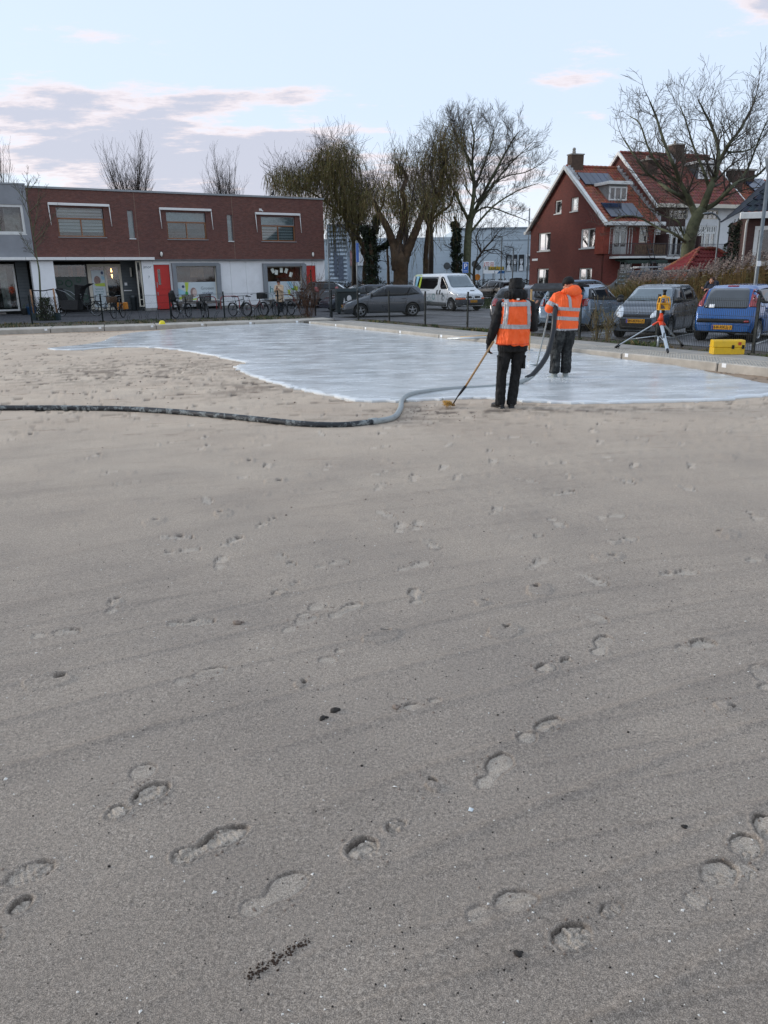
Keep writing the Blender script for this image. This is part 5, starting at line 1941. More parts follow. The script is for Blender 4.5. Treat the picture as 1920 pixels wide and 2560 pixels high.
# five black and white portrait posters (plain invented heads)
BLK, WHT, GRY = pm('poster_black', '#22282c', .6), pm('poster_white', '#d6dcde', .6), pm('poster_grey', '#7c868b', .6)
for i, (pa, pb) in enumerate(((1255, 1268), (1271, 1281), (1285, 1297), (1301, 1314), (1316, 1329))):
    xa, xb = (pa - 960) / 1920 * YH * 1.015, (pb - 960) / 1920 * YH * 1.015
    p = bx('portrait_poster', BLK if i != 3 else WHT, HALL, xa, xb, YH - .1, YH - .04, 2.55, 4.72)
    xc, w_ = (xa + xb) / 2, (xb - xa)
    shape(p, 'portrait_head', circle_pts(xc, 3.95, w_ * .30, .52), YH - .11, WHT if i != 3 else GRY, .02)
    shape(p, 'portrait_body', [(xc - w_ * .42, 2.58), (xc + w_ * .42, 2.58), (xc + w_ * .28, 3.25), (xc, 3.5), (xc - w_ * .28, 3.25)], YH - .11, WHT if i % 2 == 0 else GRY, .02)
    shape(p, 'portrait_hair', circle_pts(xc, 4.15, w_ * .32, .40, 12, 0, math.pi), YH - .135, BLK if i in (1, 3, 2) else GRY, .02)
    for s_ in (-1, 1):
        shape(p, 'portrait_eye', circle_pts(xc + s_ * w_ * .12, 4.02, w_ * .07, .06, 8), YH - .135, BLK, .02)
# white sign with red letters, yellow script sign and blue banner
def atY(px, py, Y):
    """world point for a photo pixel at depth Y (same numbers as the camera above)"""
    th = TILT
    u, v = (px - 960) / 1920, (py - 1280) / 1920
    cr, sr = math.cos(R(.9)), math.sin(R(.9))
    u, v = u * cr - v * sr, u * sr + v * cr
    ry, rz_ = math.cos(th) - v * math.sin(th), -math.sin(th) - v * math.cos(th)
    return Vector((u * Y / ry, Y, CAM_Z + rz_ * Y / ry))


YS = 96
SG = thing('advertising_sign', 'white board with red capitals above a yellow script sign by the hall', 'sign', (0, 0, 0))
a, c = atY(1208, 684, YS), atY(1236, 652, YS)
bx('sign_board', PANELW, SG, a.x, c.x, YS, YS + .2, a.z, c.z)
text_obj('lettering', 'ATELIER', .62, pm('sign_red', '#b9453a', .5), SG, Matrix.Translation(((a.x + c.x) / 2, YS - .01, c.z - .5)) @ Matrix.Rotation(R(90), 4, 'X') @ Matrix.Diagonal((.55, 1.4, 1, 1)))
for k in range(2):
    bx('sign_window', pm('sign_grey', '#9aa2a4', .5), SG, a.x + .15 + k * .35, a.x + .38 + k * .35, YS - .03, YS, a.z + .45, a.z + .85)
for xx in (a.x + .1, c.x - .1):
    bx('leg', pm('mast', '#6d7478', .5), SG, xx - .06, xx + .06, YS + .05, YS + .15, 0, a.z)
a, c = atY(1221, 677, YS - 2), atY(1261, 664, YS - 2)
bx('script_board', pm('olive_board', '#7d7a4c', .6), SG, a.x, c.x, YS - 2, YS - 1.9, a.z + .05, c.z - .1)
text_obj('lettering', 'Pier Aqua', .62, pm('sign_yellow', '#e0b52d', .5), SG, Matrix.Translation(((a.x + c.x) / 2, YS - 2.05, (a.z + c.z) / 2 + .05)) @ Matrix.Rotation(R(90), 4, 'X') @ Matrix.Diagonal((.62, 1, 1, 1)), .02)
BN = thing('banner', 'blue and white banner under the yellow script sign', 'banner', (0, 0, 0))
a, c = atY(1237, 684, YS - 3), atY(1262, 677, YS - 3)
xm = a.x + (c.x - a.x) * .3
MB().prism([(a.x, a.z), (xm - .1, a.z), (xm + .15, c.z), (a.x, c.z)], YS - 3, YS - 2.95, 'xz').build('white_part', PANELW, BN)
MB().prism([(xm - .09, a.z), (c.x, a.z), (c.x, c.z), (xm + .16, c.z)], YS - 3, YS - 2.95, 'xz').build('blue_part', pm('banner_blue', '#1f5f94', .5), BN)
for xx in (a.x, c.x):
    MB().tube([(xx, YS - 2.97, 0), (xx, YS - 2.97, c.z)], .05, 6).build('leg', pm('mast', '#6d7478', .5), BN)

# office block with a striped facade, behind the school corner
MUR = thing('office_block', 'tall pale blue block with thin horizontal louvres beside the school corner', 'building', (0, 0, 0))
a, c = atY(822, 716, 100), atY(864, 560, 100)
bx('block_wall', pm('block_blue', '#8c9aa6', .6, var=.1), MUR, a.x, c.x, 100, 112, 0, c.z)
for k in range(15):
    z = .9 + k * .47
    if z < c.z - .3:
        bx('louvre', pm('block_pale', '#b9c8d2', .5), MUR, a.x - .05, c.x + .05, 99.8, 99.98, z, z + .24)
for (px0, px1, py0, py1) in ((836, 841, 600, 690), (846, 858, 640, 700)):
    p, q = atY(px0, py1, 99.7), atY(px1, py0, 99.7)
    bx('mural_panel', pm('mural_slate', '#56606e', .6, var=.2), MUR, p.x, q.x, 99.7, 99.75, p.z, q.z)

# ------------------------------------------------ street furniture
GALV = pm('galvanised_steel', '#6d7376', .45, .5, var=.12, scale=6)
p = atY(1889, 705, 27)
o = thing('street_lamp', 'thick galvanised lamp post with lantern head at the right edge', 'street lamp', (p.x, 27, .1))
MB().tube([(0, 0, 0), (0, 0, 1.2), (0, 0, 4.9)], [.075, .065, .055], 12).build('pole', GALV, o)
b = MB().lathe([(.05, 4.85), (.09, 4.9), (.16, 5.25), (.20, 5.32), (.10, 5.40), (0, 5.44)], 10)
b.build('lantern', pm('lantern_grey', '#7e878c', .4, .2), o)
bx('label_plate', PANELW, o, -.06, .06, -.085, -.068, 1.95, 2.12)
p = atY(1785, 690, 38)
o = thing('street_lamp', 'slim grey lamp post with a curved arm in front of the white painted house', 'street lamp', (p.x, 38, .1))
MB().tube(spline([(0, 0, 0), (0, 0, 2.0), (0, 0, 3.9), (-.05, 0, 4.15), (-.22, 0, 4.33), (-.40, 0, 4.40)], 4), .042, 8).build('pole', GALV, o)
MB().ball((-.58, 0, 4.40), (.26, .12, .06), 12, 6).build('lamp_head', pm('lamp_head_grey', '#62686b', .4, .3), o)

PBLUEM = pm('traffic_blue', '#1f62b5', .4, var=.03)


def sign_post(px, Y, lab, htop, board, bmat, text=None, backward=False, ang=0, zb=None, shape_='rect', pole_r=.03, zbase=ZR):
    p = atY(px, 700, Y)
    o = thing('road_sign', lab, 'road sign', (p.x, Y, zbase), ang)
    MB().tube([(0, 0, 0), (0, 0, htop)], pole_r, 8).build('pole', GALV, o)
    w_, h_ = board
    z0 = (htop - h_) if zb is None else zb
    if shape_ == 'rect':
        bb = MB().bbox(-w_ / 2, w_ / 2, -.05, -.035, z0, z0 + h_, .004).build('board', bmat, o)
        if text:
            MB().bbox(-w_ / 2 - .015, w_ / 2 + .015, -.034, -.028, z0 - .015, z0 + h_ + .015, .004).build('border', PANELW, bb)
            text_obj('lettering', text, h_ * .72, PANELW, bb, Matrix.Translation((0, -.055, z0 + h_ * .60)) @ Matrix.Rotation(R(90), 4, 'X'))
            bx('underline', PANELW, bb, -w_ * .35, w_ * .35, -.056, -.052, z0 + h_ * .16, z0 + h_ * .20)
    else:
        MB().lathe([(0, 0), (w_ / 2, 0), (w_ / 2, .02), (0, .02)], 20, 0, 'y', (0, -.05, z0 + h_ / 2), sm=False).build('board', bmat, o)
    return o


sign_post(1163, 50, 'blue parking sign with a white P standing behind the white van', 2.62, (.34, .62), PBLUEM, 'P')
sign_post(823, 38.0, 'tall thin pole with an edge-on board at the fence corner', 3.6, (.5, .62), GALV, None, False, R(82), 2.7, pole_r=.035)
sign_post(893, 35.8, 'tall thin pole with an edge-on blue board behind the dark grey hatchback', 3.35, (.5, .80), PBLUEM, None, False, R(80), 2.45, pole_r=.035)
GBACK = pm('sign_back', '#565b5c', .6, .2)
sign_post(1186.5, 80, 'larger round grey sign back beside the bare tree trunk', 3.3, (.68, .68), GBACK, shape_='round')
sign_post(1195, 79, 'smaller round grey sign back right of the larger one', 2.9, (.55, .55), GBACK, shape_='round')
sign_post(1117, 82, 'round grey sign back showing between the willow and the ivy', 3.2, (.70, .70), GBACK, shape_='round')
sign_post(1193, 74, 'round orange sign low in front of the dark hedge', 2.0, (.55, .55), pm('sign_orange', '#d8852a', .5), shape_='round')
sign_post(1207, 84, 'bare dark post left of the board with red capitals', 4.6, (.12, .3), GBACK)
for px, top, lab in ((1252, 595, 'tall thin lamp mast left of the portrait posters'), (1281, 622, 'grey lamp mast crossing the second portrait poster')):
    p = atY(px, 700, 90); q = atY(px, top, 90)
    o = thing('lamp_mast', lab, 'lamp mast', (p.x, 90, .1))
    MB().tube([(0, 0, 0), (0, 0, q.z)], .07, 6).build('pole', GBACK, o)
    MB().tube([(0, 0, q.z), (-.5, 0, q.z + .12), (-1.0, 0, q.z + .12)], .05, 6).build('arm', GBACK, o)
# dark green waste container
o = thing('waste_container', 'dark green waste container with a white emblem behind the grey hatchback', 'container', (-1.72, 41.6, ZR), R(10))
MB().bbox(-.62, .62, -.45, .45, .08, 1.12, .05).build('container_body', pm('container_green', '#16282a', .5, var=.1), o)
MB().prism([(-.5, 1.12), (.5, 1.12), (.42, 1.28), (-.42, 1.28)], -.62, .62, 'yz').build('lid', pm('container_green', '#16282a', .5, var=.1), o)
shape(o, 'emblem', circle_pts(.02, .78, .12, .16), -.452, PANELW, .006)
shape(o, 'emblem', [(-.30, .58), (-.18, .58), (-.24, .82)], -.452, PANELW, .006)
bx('label_plate', PANELW, o, .45, .58, -.456, -.452, .98, 1.05)
for xx in (-.5, .5):
    MB().lathe([(0, -.03), (.08, -.03), (.08, .03), (0, .03)], 12, 0, 'y', (xx, -.3, .08)).build('wheel', pm('black_rubber', '#141414', .8), o)
# grey slatted garden fence behind the van
GF = thing('garden_fence', 'weathered grey trellis fence between the dark van and the reeds', 'fence', (13.6, 46, ZR), R(-8))
bm_ = pm('weathered_wood', '#6e6c62', .85, var=.25, scale=6)
for k in range(9):
    bx('slat', bm_, GF, 0, 6.0, 0, .02, .1 + k * .2, .23 + k * .2)
for k in range(14):
    bx('post' if k % 4 == 0 else 'upright', bm_, GF, .0 + k * .44, .06 + k * .44, -.025, -.002, 0, 1.95 + (.08 if k % 4 == 0 else 0))

# ================================================================== trees
BARK_G = pm('mossy_bark', '#5e6148', .9, var=.3, scale=4, bump=.8, bscale=14, grime='#3f4233', gamt=.6, gscale=2)
BARK_W = pm('willow_bark', '#4b3a28', .95, var=.35, scale=3, bump=1.0, bscale=9, grime='#33301f', gamt=.6, gscale=2)
TWIG = pm('twig_bark', '#4a443a', .9, var=.25, scale=5)
TWIG_D = pm('dark_twig', '#3c352f', .9, var=.25)
TWIG_Y = pm('olive_twig', '#6b6238', .9, var=.3)
IVY = pm('ivy_leaf', '#1a2415', .6, var=.5, scale=7)
IVY2 = pm('ivy_leaf_light', '#2c3c1f', .6, var=.4, scale=7)
LEAF_O = pm('willow_leaf_olive', '#807b49', .8, var=.3, scale=2)
LEAF_B = pm('willow_leaf_brown', '#7b6040', .85, var=.3, scale=2)
LEAF_G = pm('willow_leaf_green', '#52572f', .8, var=.3, scale=2)
tr = random.Random(21)


def rvec(s=1.0):
    return Vector((tr.gauss(0, s), tr.gauss(0, s), tr.gauss(0, s)))


def twigs(b, p, d, L_, r, lvl, up=.10, spread=.55, kids=4, tips=None, seg=4, shrink=.62, droop=0.0, mi=0, wob=.16, side=3):
    """one branch and, recursively, the branches on it"""
    d = d.normalized()
    path = [p.copy()]
    n = seg
    for i in range(n):
        d = (d + rvec(wob) + Vector((0, 0, up - droop * (i / n))))
        d.normalize()
        path.append(path[-1] + d * (L_ / n))
    rads = [max(.0065, r * (1 - .78 * i / n)) for i in range(n + 1)]
    b.tube(path, rads, 5 if r > .05 else side, mi, False, True)
    if lvl <= 0:
        if tips is not None:
            tips.append((path[-1], d))
        return
    for k in range(kids):
        f = .28 + .68 * (k + tr.random() * .7) / kids
        i = min(n - 1, int(f * n))
        q = path[i].lerp(path[i + 1], f * n - i)
        dd = (path[i + 1] - path[i]).normalized()
        side_ = rvec(1)
        side_ -= dd * side_.dot(dd)
        side_.normalize()
        nd = (dd * (1 - spread * .5) + side_ * spread * tr.uniform(.7, 1.3)).normalized()
        twigs(b, q, nd, L_ * shrink * tr.uniform(.75, 1.15) * (1.1 - .35 * f), max(.0065, rads[i] * .55), lvl - 1, up, spread, kids, tips, max(2, seg - 1), shrink, droop, mi, wob, side)
    if tips is not None:
        tips.append((path[-1], d))


def limb(bt, bc, pts, r0, r1, n_side, L_, lvl, **kw):
    """hand laid limb into the trunk mesh, side branches into the crown mesh"""
    P = spline(pts, 4)
    m = len(P)
    rads = [r0 + (r1 - r0) * (i / (m - 1)) ** .8 for i in range(m)]
    bt.tube([q + rvec(.02 * r0) for q in P], rads, 8 if r0 > .08 else 6, 0, True, True)
    for k in range(n_side):
        f = .18 + .82 * (k + tr.random()) / n_side
        i = min(m - 2, int(f * (m - 1)))
        q, dd = P[i], (P[i + 1] - P[i]).normalized()
        s_ = rvec(1)
        s_ -= dd * s_.dot(dd)
        s_.normalize()
        twigs(bc, q, dd * .55 + s_ * .75 + Vector((0, 0, kw.get('lift', .25))), L_ * (1.15 - .5 * f) * tr.uniform(.7, 1.25), rads[i] * .45, lvl,
              **{k_: v_ for k_, v_ in kw.items() if k_ != 'lift'})
    twigs(bc, P[-1], (P[-1] - P[-2]), L_ * .9, r1 * .8, lvl, **{k_: v_ for k_, v_ in kw.items() if k_ != 'lift'})


def finish_tree(root_loc, name, label, bt, bc, mt, mc, cat='tree', group=None, extra=None):
    root = thing(name, label, cat, root_loc, 0, group)
    off = Vector(root_loc)
    for b, nm, mm in [(bt, 'trunk', mt), (bc, 'crown', mc)] + (extra or []):
        if not b.f:
            continue
        b.v = [(v[0] - off.x, v[1] - off.y, v[2] - off.z) for v in b.v]
        o = b.build(nm, mm, root, fix=False)
    return root


def depth_jit(p, k):
    return p + Vector((0, tr.uniform(-k, k), 0))


def chain(pts, Y, k=.5, conv=None):
    out = []
    for i, (x, y) in enumerate(pts):
        p = conv(x, y, Y + (tr.uniform(-k, k) * min(1, i / 2.0)))
        out.append(p)
    return out


c7 = lambda u, v, Y: atY(640 + u / 2.183, 220 + v / 2.183, Y)
cf = lambda x, y, Y: atY(x, y, Y)

# --- big bare tree at the right
bt, bc = MB(), MB()
Yt = 43
base = atY(1718, 700, Yt)
tp = [Vector((base.x - .25, Yt, -.1)), Vector((base.x - .12, Yt, 1.0))] + chain([(1716, 668), (1719.6, 620), (1731, 571), (1743, 542), (1758, 521)], Yt, .1, cf)
bt.tube(spline(tp, 4), [.48, .44, .42, .40, .385, .375, .365, .36, .355, .35, .345, .34, .335, .33, .325, .32, .315, .31, .30, .29, .285, .28, .27, .26, .25], 14)
kw = dict(kids=4, up=.09, spread=.62, wob=.15, lift=.3)
BIG = [([(1740, 545), (1731, 519), (1718, 487), (1700, 456), (1689, 423), (1677, 398), (1655, 340), (1640, 270), (1625, 215)], .20, .035, 16, 2.3),
       ([(1742, 545), (1735, 525), (1708, 496), (1673, 475), (1644, 452), (1619, 433), (1590, 395), (1560, 350)], .15, .03, 15, 2.1),
       ([(1756, 522), (1774, 475), (1785, 448), (1793, 417), (1795, 369), (1782, 320), (1760, 250), (1745, 205)], .22, .03, 16, 2.4),
       ([(1793, 415), (1812, 379), (1826, 355), (1851, 320), (1875, 250), (1890, 190)], .13, .03, 14, 2.3),
       ([(1758, 524), (1789, 508), (1822, 475), (1847, 454), (1890, 440), (1930, 400), (1965, 350)], .15, .03, 14, 2.3),
       ([(1719, 615), (1716, 608), (1683, 583), (1648, 571), (1600, 545), (1560, 540), (1520, 555)], .11, .02, 13, 1.6),
       ([(1718, 618), (1706, 581), (1693, 552), (1658, 540), (1620, 520)], .08, .02, 9, 1.5),
       ([(1700, 456), (1660, 430), (1625, 380), (1600, 300), (1575, 270)], .09, .02, 12, 2.0),
       ([(1774, 475), (1760, 430), (1735, 370), (1715, 290), (1700, 230)], .10, .02, 13, 2.1),
       ([(1847, 454), (1870, 420), (1905, 330), (1935, 240)], .08, .02, 12, 2.2),
       ([(1812, 379), (1840, 380), (1880, 370), (1930, 310)], .07, .02, 10, 2.0)]
for pts, r0, r1, ns, L_ in BIG:
    pts = [(x, y + max(0, 330 - y) * .35) for x, y in pts]
    limb(bt, bc, chain(pts, Yt, 1.2, cf), r0, r1, int(ns * 1.5), L_ * .86, 2, **kw)
finish_tree((base.x, Yt, ZR), 'bare_tree', 'big bare wide branching tree with a mossy trunk before the red tiled houses', bt, bc, BARK_G, TWIG)

# --- tall bare tree in the middle
bt, bc = MB(), MB()
Yt = 60
tp = chain([(1150, 1100), (1150, 1000), (1155, 850), (1165, 740), (1175, 690)], Yt, .05, c7)
tp[0].z = -.1
bt.tube(spline(tp, 3), [.36, .33, .31, .30, .29, .285, .28, .27, .265, .26, .25, .24, .22], 12)
MID = [([(1165, 740), (1190, 560), (1180, 400), (1190, 250), (1175, 120)], .18, .03, 18, 3.0),
       ([(1168, 730), (1230, 600), (1320, 430), (1390, 290), (1430, 210)], .17, .03, 18, 2.9),
       ([(1200, 660), (1300, 520), (1400, 400), (1490, 320)], .12, .02, 15, 2.6),
       ([(1160, 800), (1290, 650), (1430, 560), (1540, 520)], .10, .02, 14, 2.3),
       ([(1160, 720), (1080, 560), (1010, 400), (960, 260)], .13, .02, 15, 2.7),
       ([(1170, 700), (1260, 650), (1390, 690), (1470, 720)], .09, .02, 12, 1.9),
       ([(1190, 560), (1250, 400), (1290, 260), (1300, 150)], .10, .02, 15, 2.6),
       ([(1180, 420), (1120, 300), (1080, 190), (1060, 130)], .10, .02, 14, 2.4),
       ([(1180, 500), (1150, 380), (1120, 250), (1130, 130)], .08, .02, 12, 2.3),
       ([(1300, 520), (1370, 480), (1470, 460), (1550, 420)], .07, .02, 12, 2.1)]
for pts, r0, r1, ns, L_ in MID:
    pts = [(x, y + max(0, 330 - y) * .3) for x, y in pts]
    limb(bt, bc, chain(pts, Yt, 1.6, c7), r0, r1, int(ns * 1.5), L_ * .66, 2, kids=5, up=.09, spread=.5, wob=.12, lift=.45)
finish_tree((tp[1].x, Yt, ZR), 'bare_tree', 'tall bare tree with a broad fine twigged crown behind the white van', bt, bc, BARK_G, TWIG)

# --- side tree to the right of it, lower and twiggier
bt, bc = MB(), MB()
for pts, r0, r1, ns, L_ in [([(1200, 1100), (1190, 990), (1230, 900), (1290, 830), (1320, 790)], .14, .03, 14, 2.2), ([(1230, 900), (1200, 820), (1240, 740)], .08, .02, 10, 1.9), ([(1235, 890), (1310, 880), (1340, 900)], .07, .02, 9, 1.7)]:
    q = chain(pts, 63, .3, c7)
    if pts[0][1] > 1050:
        q[0].z = -.1
    limb(bt, bc, q, r0, r1, ns, L_, 2, kids=4, up=.05, spread=.6, wob=.16)
finish_tree((c7(1200, 1060, 63).x, 63, ZR), 'bare_tree', 'low twiggy bare tree leaning right beside the tall one', bt, bc, TWIG, TWIG_D)


# --- willows
def strand(b, bl, p, L_, nleaf, lm):
    d = Vector((tr.gauss(0, .22), tr.gauss(0, .22), .25))
    path = [p]
    n = 5
    for i in range(n):
        d = (d + Vector((tr.gauss(0, .10), tr.gauss(0, .10), -.55))).normalized()
        path.append(path[-1] + d * L_ / n)
    b.tube(path, .008, 3, 1, False, True)
    for k in range(nleaf):
        f = tr.random() * n
        i = min(n - 1, int(f))
        q = path[i].lerp(path[i + 1], f - i)
        a = tr.uniform(0, 6.28)
        l = tr.uniform(.08, .20)
        w = tr.uniform(.007, .015)
        o = Vector((math.cos(a) * w, math.sin(a) * w, 0))
        t_ = Vector((math.cos(a + 1.3) * .3, math.sin(a + 1.3) * .3, -1)).normalized() * l
        bl.add([q - o, q + o, q + o * .4 + t_, q - o * .4 + t_], [(0, 1, 2, 3)], lm() if callable(lm) else lm)


def willow(label, Y, trunks, blobs, root_uv, bark=BARK_W, extra_limbs=(), leaf=((.4, .35, .25)), nleaf=13, name='willow_tree', ivy=()):
    bt, bc, bl = MB(), MB(), MB()
    for pts, r0, r1 in trunks:
        q = chain(pts, Y, .5, c7)
        if pts[0][1] > 1040:
            q[0].z = -.1
        P = spline(q, 4)
        m = len(P)
        bt.tube([x + rvec(.03 * r0) for x in P], [(r0 + (r1 - r0) * (i / (m - 1)) ** .9) * tr.uniform(.94, 1.06) for i in range(m)], 12 if r0 > .2 else 8)
        for k in range(9):
            i = int(m * (.4 + .6 * tr.random())) - 1
            twigs(bc, P[i], rvec(1) + Vector((0, 0, .9)), tr.uniform(1.0, 2.2), .035, 1, kids=4, up=.15, spread=.6)

    def lm():
        r = tr.random()
        return 0 if r < leaf[0] else 1 if r < leaf[0] + leaf[1] else 2
    for (u, v, ru, rv, n, Lmin, Lmax) in blobs:
        for k in range(n):
            while True:
                a, c, e = tr.uniform(-1, 1), tr.uniform(-1, 1), tr.uniform(-1, 1)
                if a * a + c * c + e * e < 1:
                    break
            p = c7(u + a * ru, v + c * rv, Y)
            p.y += e * ru / 2.183 / 1920 * Y * 1.1
            strand(bc, bl, p, tr.uniform(Lmin, Lmax), nleaf, lm)
            if k % 4 == 0:
                twigs(bc, p, rvec(1) + Vector((0, 0, .8)), tr.uniform(.8, 1.6), .014, 1, kids=3, up=.1, spread=.5)
    iv = MB()
    for (pts, r, n) in ivy:
        q = spline(chain(pts, Y - .1, .1, c7), 6)
        m = len(q)
        for k in range(n):
            f = tr.random() * (m - 1)
            i = min(m - 2, int(f))
            c = q[i].lerp(q[i + 1], f - i)
            rr_ = r * (1 - .45 * f / m) * (1 + .5 * math.sin(f * 1.7) * tr.random())
            a = tr.uniform(0, 6.28)
            p = c + Vector((math.cos(a) * rr_ * tr.uniform(.5, 1.1), math.sin(a) * rr_ * tr.uniform(.5, 1.1), tr.uniform(-.15, .15)))
            s_ = tr.uniform(.05, .10)
            u1, u2 = rvec(1).normalized() * s_, rvec(1).normalized() * s_
            iv.add([p - u1, p + u2, p + u1, p - u2], [(0, 1, 2, 3)], tr.choice([0, 0, 1]))
    base = c7(*root_uv, Y)
    ex = [(bl, 'foliage', [LEAF_O, LEAF_B, LEAF_G])]
    if iv.f:
        ex.append((iv, 'ivy', [IVY, IVY2]))
    r_ = finish_tree((base.x, Y, ZR), name, label, bt, bc, bark, [TWIG_D, TWIG_Y], extra=ex)
    for ch in r_.children if hasattr(r_, 'children') else []:
        if ch.name.split('.')[0] in ('foliage', 'ivy'):
            ch['kind'] = 'stuff'
    return r_


willow('broad drooping olive willow rising behind the school roof corner', 62,
       [([(640, 1100), (630, 960), (560, 820), (480, 700), (430, 560), (420, 430)], .30, .06), ([(560, 820), (560, 700), (600, 590), (640, 540)], .12, .04), ([(480, 700), (380, 620), (280, 560), (190, 520)], .10, .04)],
       [(440, 355, 130, 85, 560, 1.2, 3.2), (345, 430, 95, 85, 300, 1.2, 3.2), (190, 485, 140, 72, 560, .8, 1.8), (480, 520, 120, 140, 480, 1.4, 3.6), (430, 640, 70, 90, 170, 2.0, 4.2), (570, 590, 95, 140, 340, 1.4, 3.2)],
       (635, 1060), leaf=(.36, .34, .30), nleaf=16)
willow('dark ivy clad leaning tree in front of the drooping willow', 58,
       [([(632, 1090), (634, 960), (625, 860), (600, 790), (570, 740)], .22, .06), ([(640, 900), (700, 860), (740, 820)], .12, .06), ([(625, 850), (660, 720), (700, 600), (690, 520)], .12, .03)],
       [(680, 560, 110, 110, 46, .8, 1.8)], (632, 1060), leaf=(.3, .3, .4), nleaf=6, name='ivy_tree',
       ivy=[([(632, 1070), (634, 960), (628, 870), (605, 800), (590, 760)], .52, 4200), ([(640, 890), (690, 870), (735, 835)], .30, 900), ([(628, 850), (650, 760), (660, 700)], .34, 1200)])
willow('old pollard willow with a thick forked brown trunk behind the grey hatchback', 56,
       [([(785, 1095), (790, 1020), (786, 950), (782, 900), (790, 860)], .60, .22), ([(772, 990), (762, 920), (748, 850), (715, 760), (670, 680), (640, 610)], .40, .12), ([(785, 940), (778, 850), (800, 760), (815, 640), (800, 560), (822, 490), (790, 430)], .30, .10),
        ([(795, 990), (812, 920), (842, 850), (880, 760), (910, 680), (935, 600)], .44, .14)],
       [(785, 350, 62, 48, 66, .6, 1.5), (786, 430, 30, 26, 90, .4, .9), (700, 560, 125, 130, 260, .8, 2.0), (860, 590, 125, 130, 280, .8, 2.2)], (785, 1060), leaf=(.3, .4, .3), nleaf=8)
willow('tall brown willow with dense hanging twigs left of the tall bare tree', 59,
       [([(925, 1095), (925, 980), (930, 860), (950, 720), (990, 600), (1020, 480), (1030, 380)], .22, .07), ([(940, 780), (980, 700), (1060, 640), (1080, 560)], .12, .05), ([(990, 600), (960, 500), (930, 420)], .10, .04)],
       [(1040, 270, 115, 95, 300, 1.0, 2.4), (1040, 400, 110, 110, 300, 1.2, 2.8), (920, 420, 90, 120, 200, 1.0, 2.2), (1000, 570, 120, 110, 240, 1.2, 2.6), (1000, 700, 80, 80, 26, 1.2, 2.6), (880, 830, 70, 60, 16, 1.6, 3.0)],
       (925, 1060), leaf=(.25, .55, .20), nleaf=11)
willow('narrow ivy column on a trunk just left of the tall bare tree', 59.5,
       [([(1100, 1095), (1098, 980), (1090, 860), (1100, 760), (1080, 700)], .20, .08)], [(1090, 660, 50, 40, 14, .6, 1.4)], (1100, 1060), nleaf=5, name='ivy_tree',
       ivy=[([(1098, 1060), (1097, 950), (1092, 860), (1095, 790), (1085, 740)], .42, 3600)])
willow('thin reddish trunk left of the ivy clad tree', 64,
       [([(590, 1095), (592, 1000), (597, 930), (580, 900), (575, 880)], .20, .09)], [(560, 820, 50, 60, 20, .8, 1.6)], (590, 1060), nleaf=4, name='pollard_tree')
willow('slender grey trunk between the ivy tree and the thick willow', 66,
       [([(722, 1095), (722, 980), (716, 890), (722, 820)], .14, .06)], [(720, 760, 60, 60, 20, .8, 1.8)], (722, 1060), nleaf=4, name='pollard_tree')


# --- small bare trees behind the school
def fan_tree(px, ytop, ybase, wpx, Y, label, n=28, seed=0):
    bt, bc = MB(), MB()
    b0 = atY(px, ybase, Y)
    zt = atY(px, ytop, Y).z
    H_ = zt
    bt.tube([(b0.x, Y, -.1), (b0.x + .1, Y, H_ * .35), (b0.x, Y, H_ * .55)], [.28, .22, .15], 8)
    W_ = wpx / 1920 * Y / 2
    for k in range(n):
        a = tr.uniform(0, 6.28)
        z0 = H_ * tr.uniform(.38, .58)
        tip = Vector((b0.x + math.cos(a) * W_ * tr.uniform(.2, 1.0), Y + math.sin(a) * W_, H_ * tr.uniform(.66, 1.0)))
        st = Vector((b0.x, Y, z0))
        mid = st.lerp(tip, .45) + Vector((0, 0, -.4)) + (tip - st) * .05
        limb(bt, bc, [st, mid, tip], .065, .018, 13, H_ * .15, 1, kids=5, up=.18, spread=.5, wob=.08, lift=.7)
    finish_tree((b0.x, Y, 0), 'bare_tree', label, bt, bc, TWIG_D, TWIG_D)


fan_tree(330, 372, 500, 120, 76, 'fan shaped bare tree standing left behind the school roof')
fan_tree(566, 402, 520, 96, 80, 'smaller bare tree behind the school roof near its middle', 22)
fan_tree(-8, 385, 500, 110, 74, 'reddish bare tree behind the grey building at the left edge', 20)
fan_tree(530, 455, 540, 40, 84, 'low bare treetop peeping over the school roof left of the smaller tree', 8)

fan_tree(885, 400, 700, 190, 68, 'thin bare tree between the drooping willow and the pollard willow', 16)
fan_tree(1075, 350, 700, 150, 70, 'thin bare tree behind the brown hanging willow', 14)
fan_tree(1012, 420, 700, 120, 72, 'thin bare tree directly behind the pollard willow', 12)
# --- staked young tree on the plaza
bt, bc = MB(), MB()
Yt = 39.6
P = chain([(103, 795), (101, 738), (98, 680), (92.6, 648), (87, 608), (81, 576), (70, 507), (63, 463)], Yt, .03, cf)
P[0].z = .05
S_ = spline(P, 3)
bt.tube(S_, [.055 - .045 * i / (len(S_) - 1) for i in range(len(S_))], 8)
for (i, tx, ty) in ((9, 48, 582), (11, 120, 570), (12, 140, 530), (14, 98, 468), (15, 100, 505), (16, 45, 470), (17, 112, 480), (18, 30, 455), (19, 68, 436), (13, 118, 545), (10, 62, 600), (20, 92, 450)):
    q = S_[min(i, len(S_) - 1)]
    e = atY(tx, ty, Yt + tr.uniform(-.6, .6))
    limb(bt, bc, [q, q.lerp(e, .5) + Vector((0, 0, -.08)), e], .022, .007, 6, .42, 1, kids=3, up=.12, spread=.6, wob=.12, seg=3)
finish_tree((P[0].x, Yt, ZR), 'young_tree', 'slender leafless young tree tied between two stakes before the pillar', bt, bc, BARK_G, TWIG)
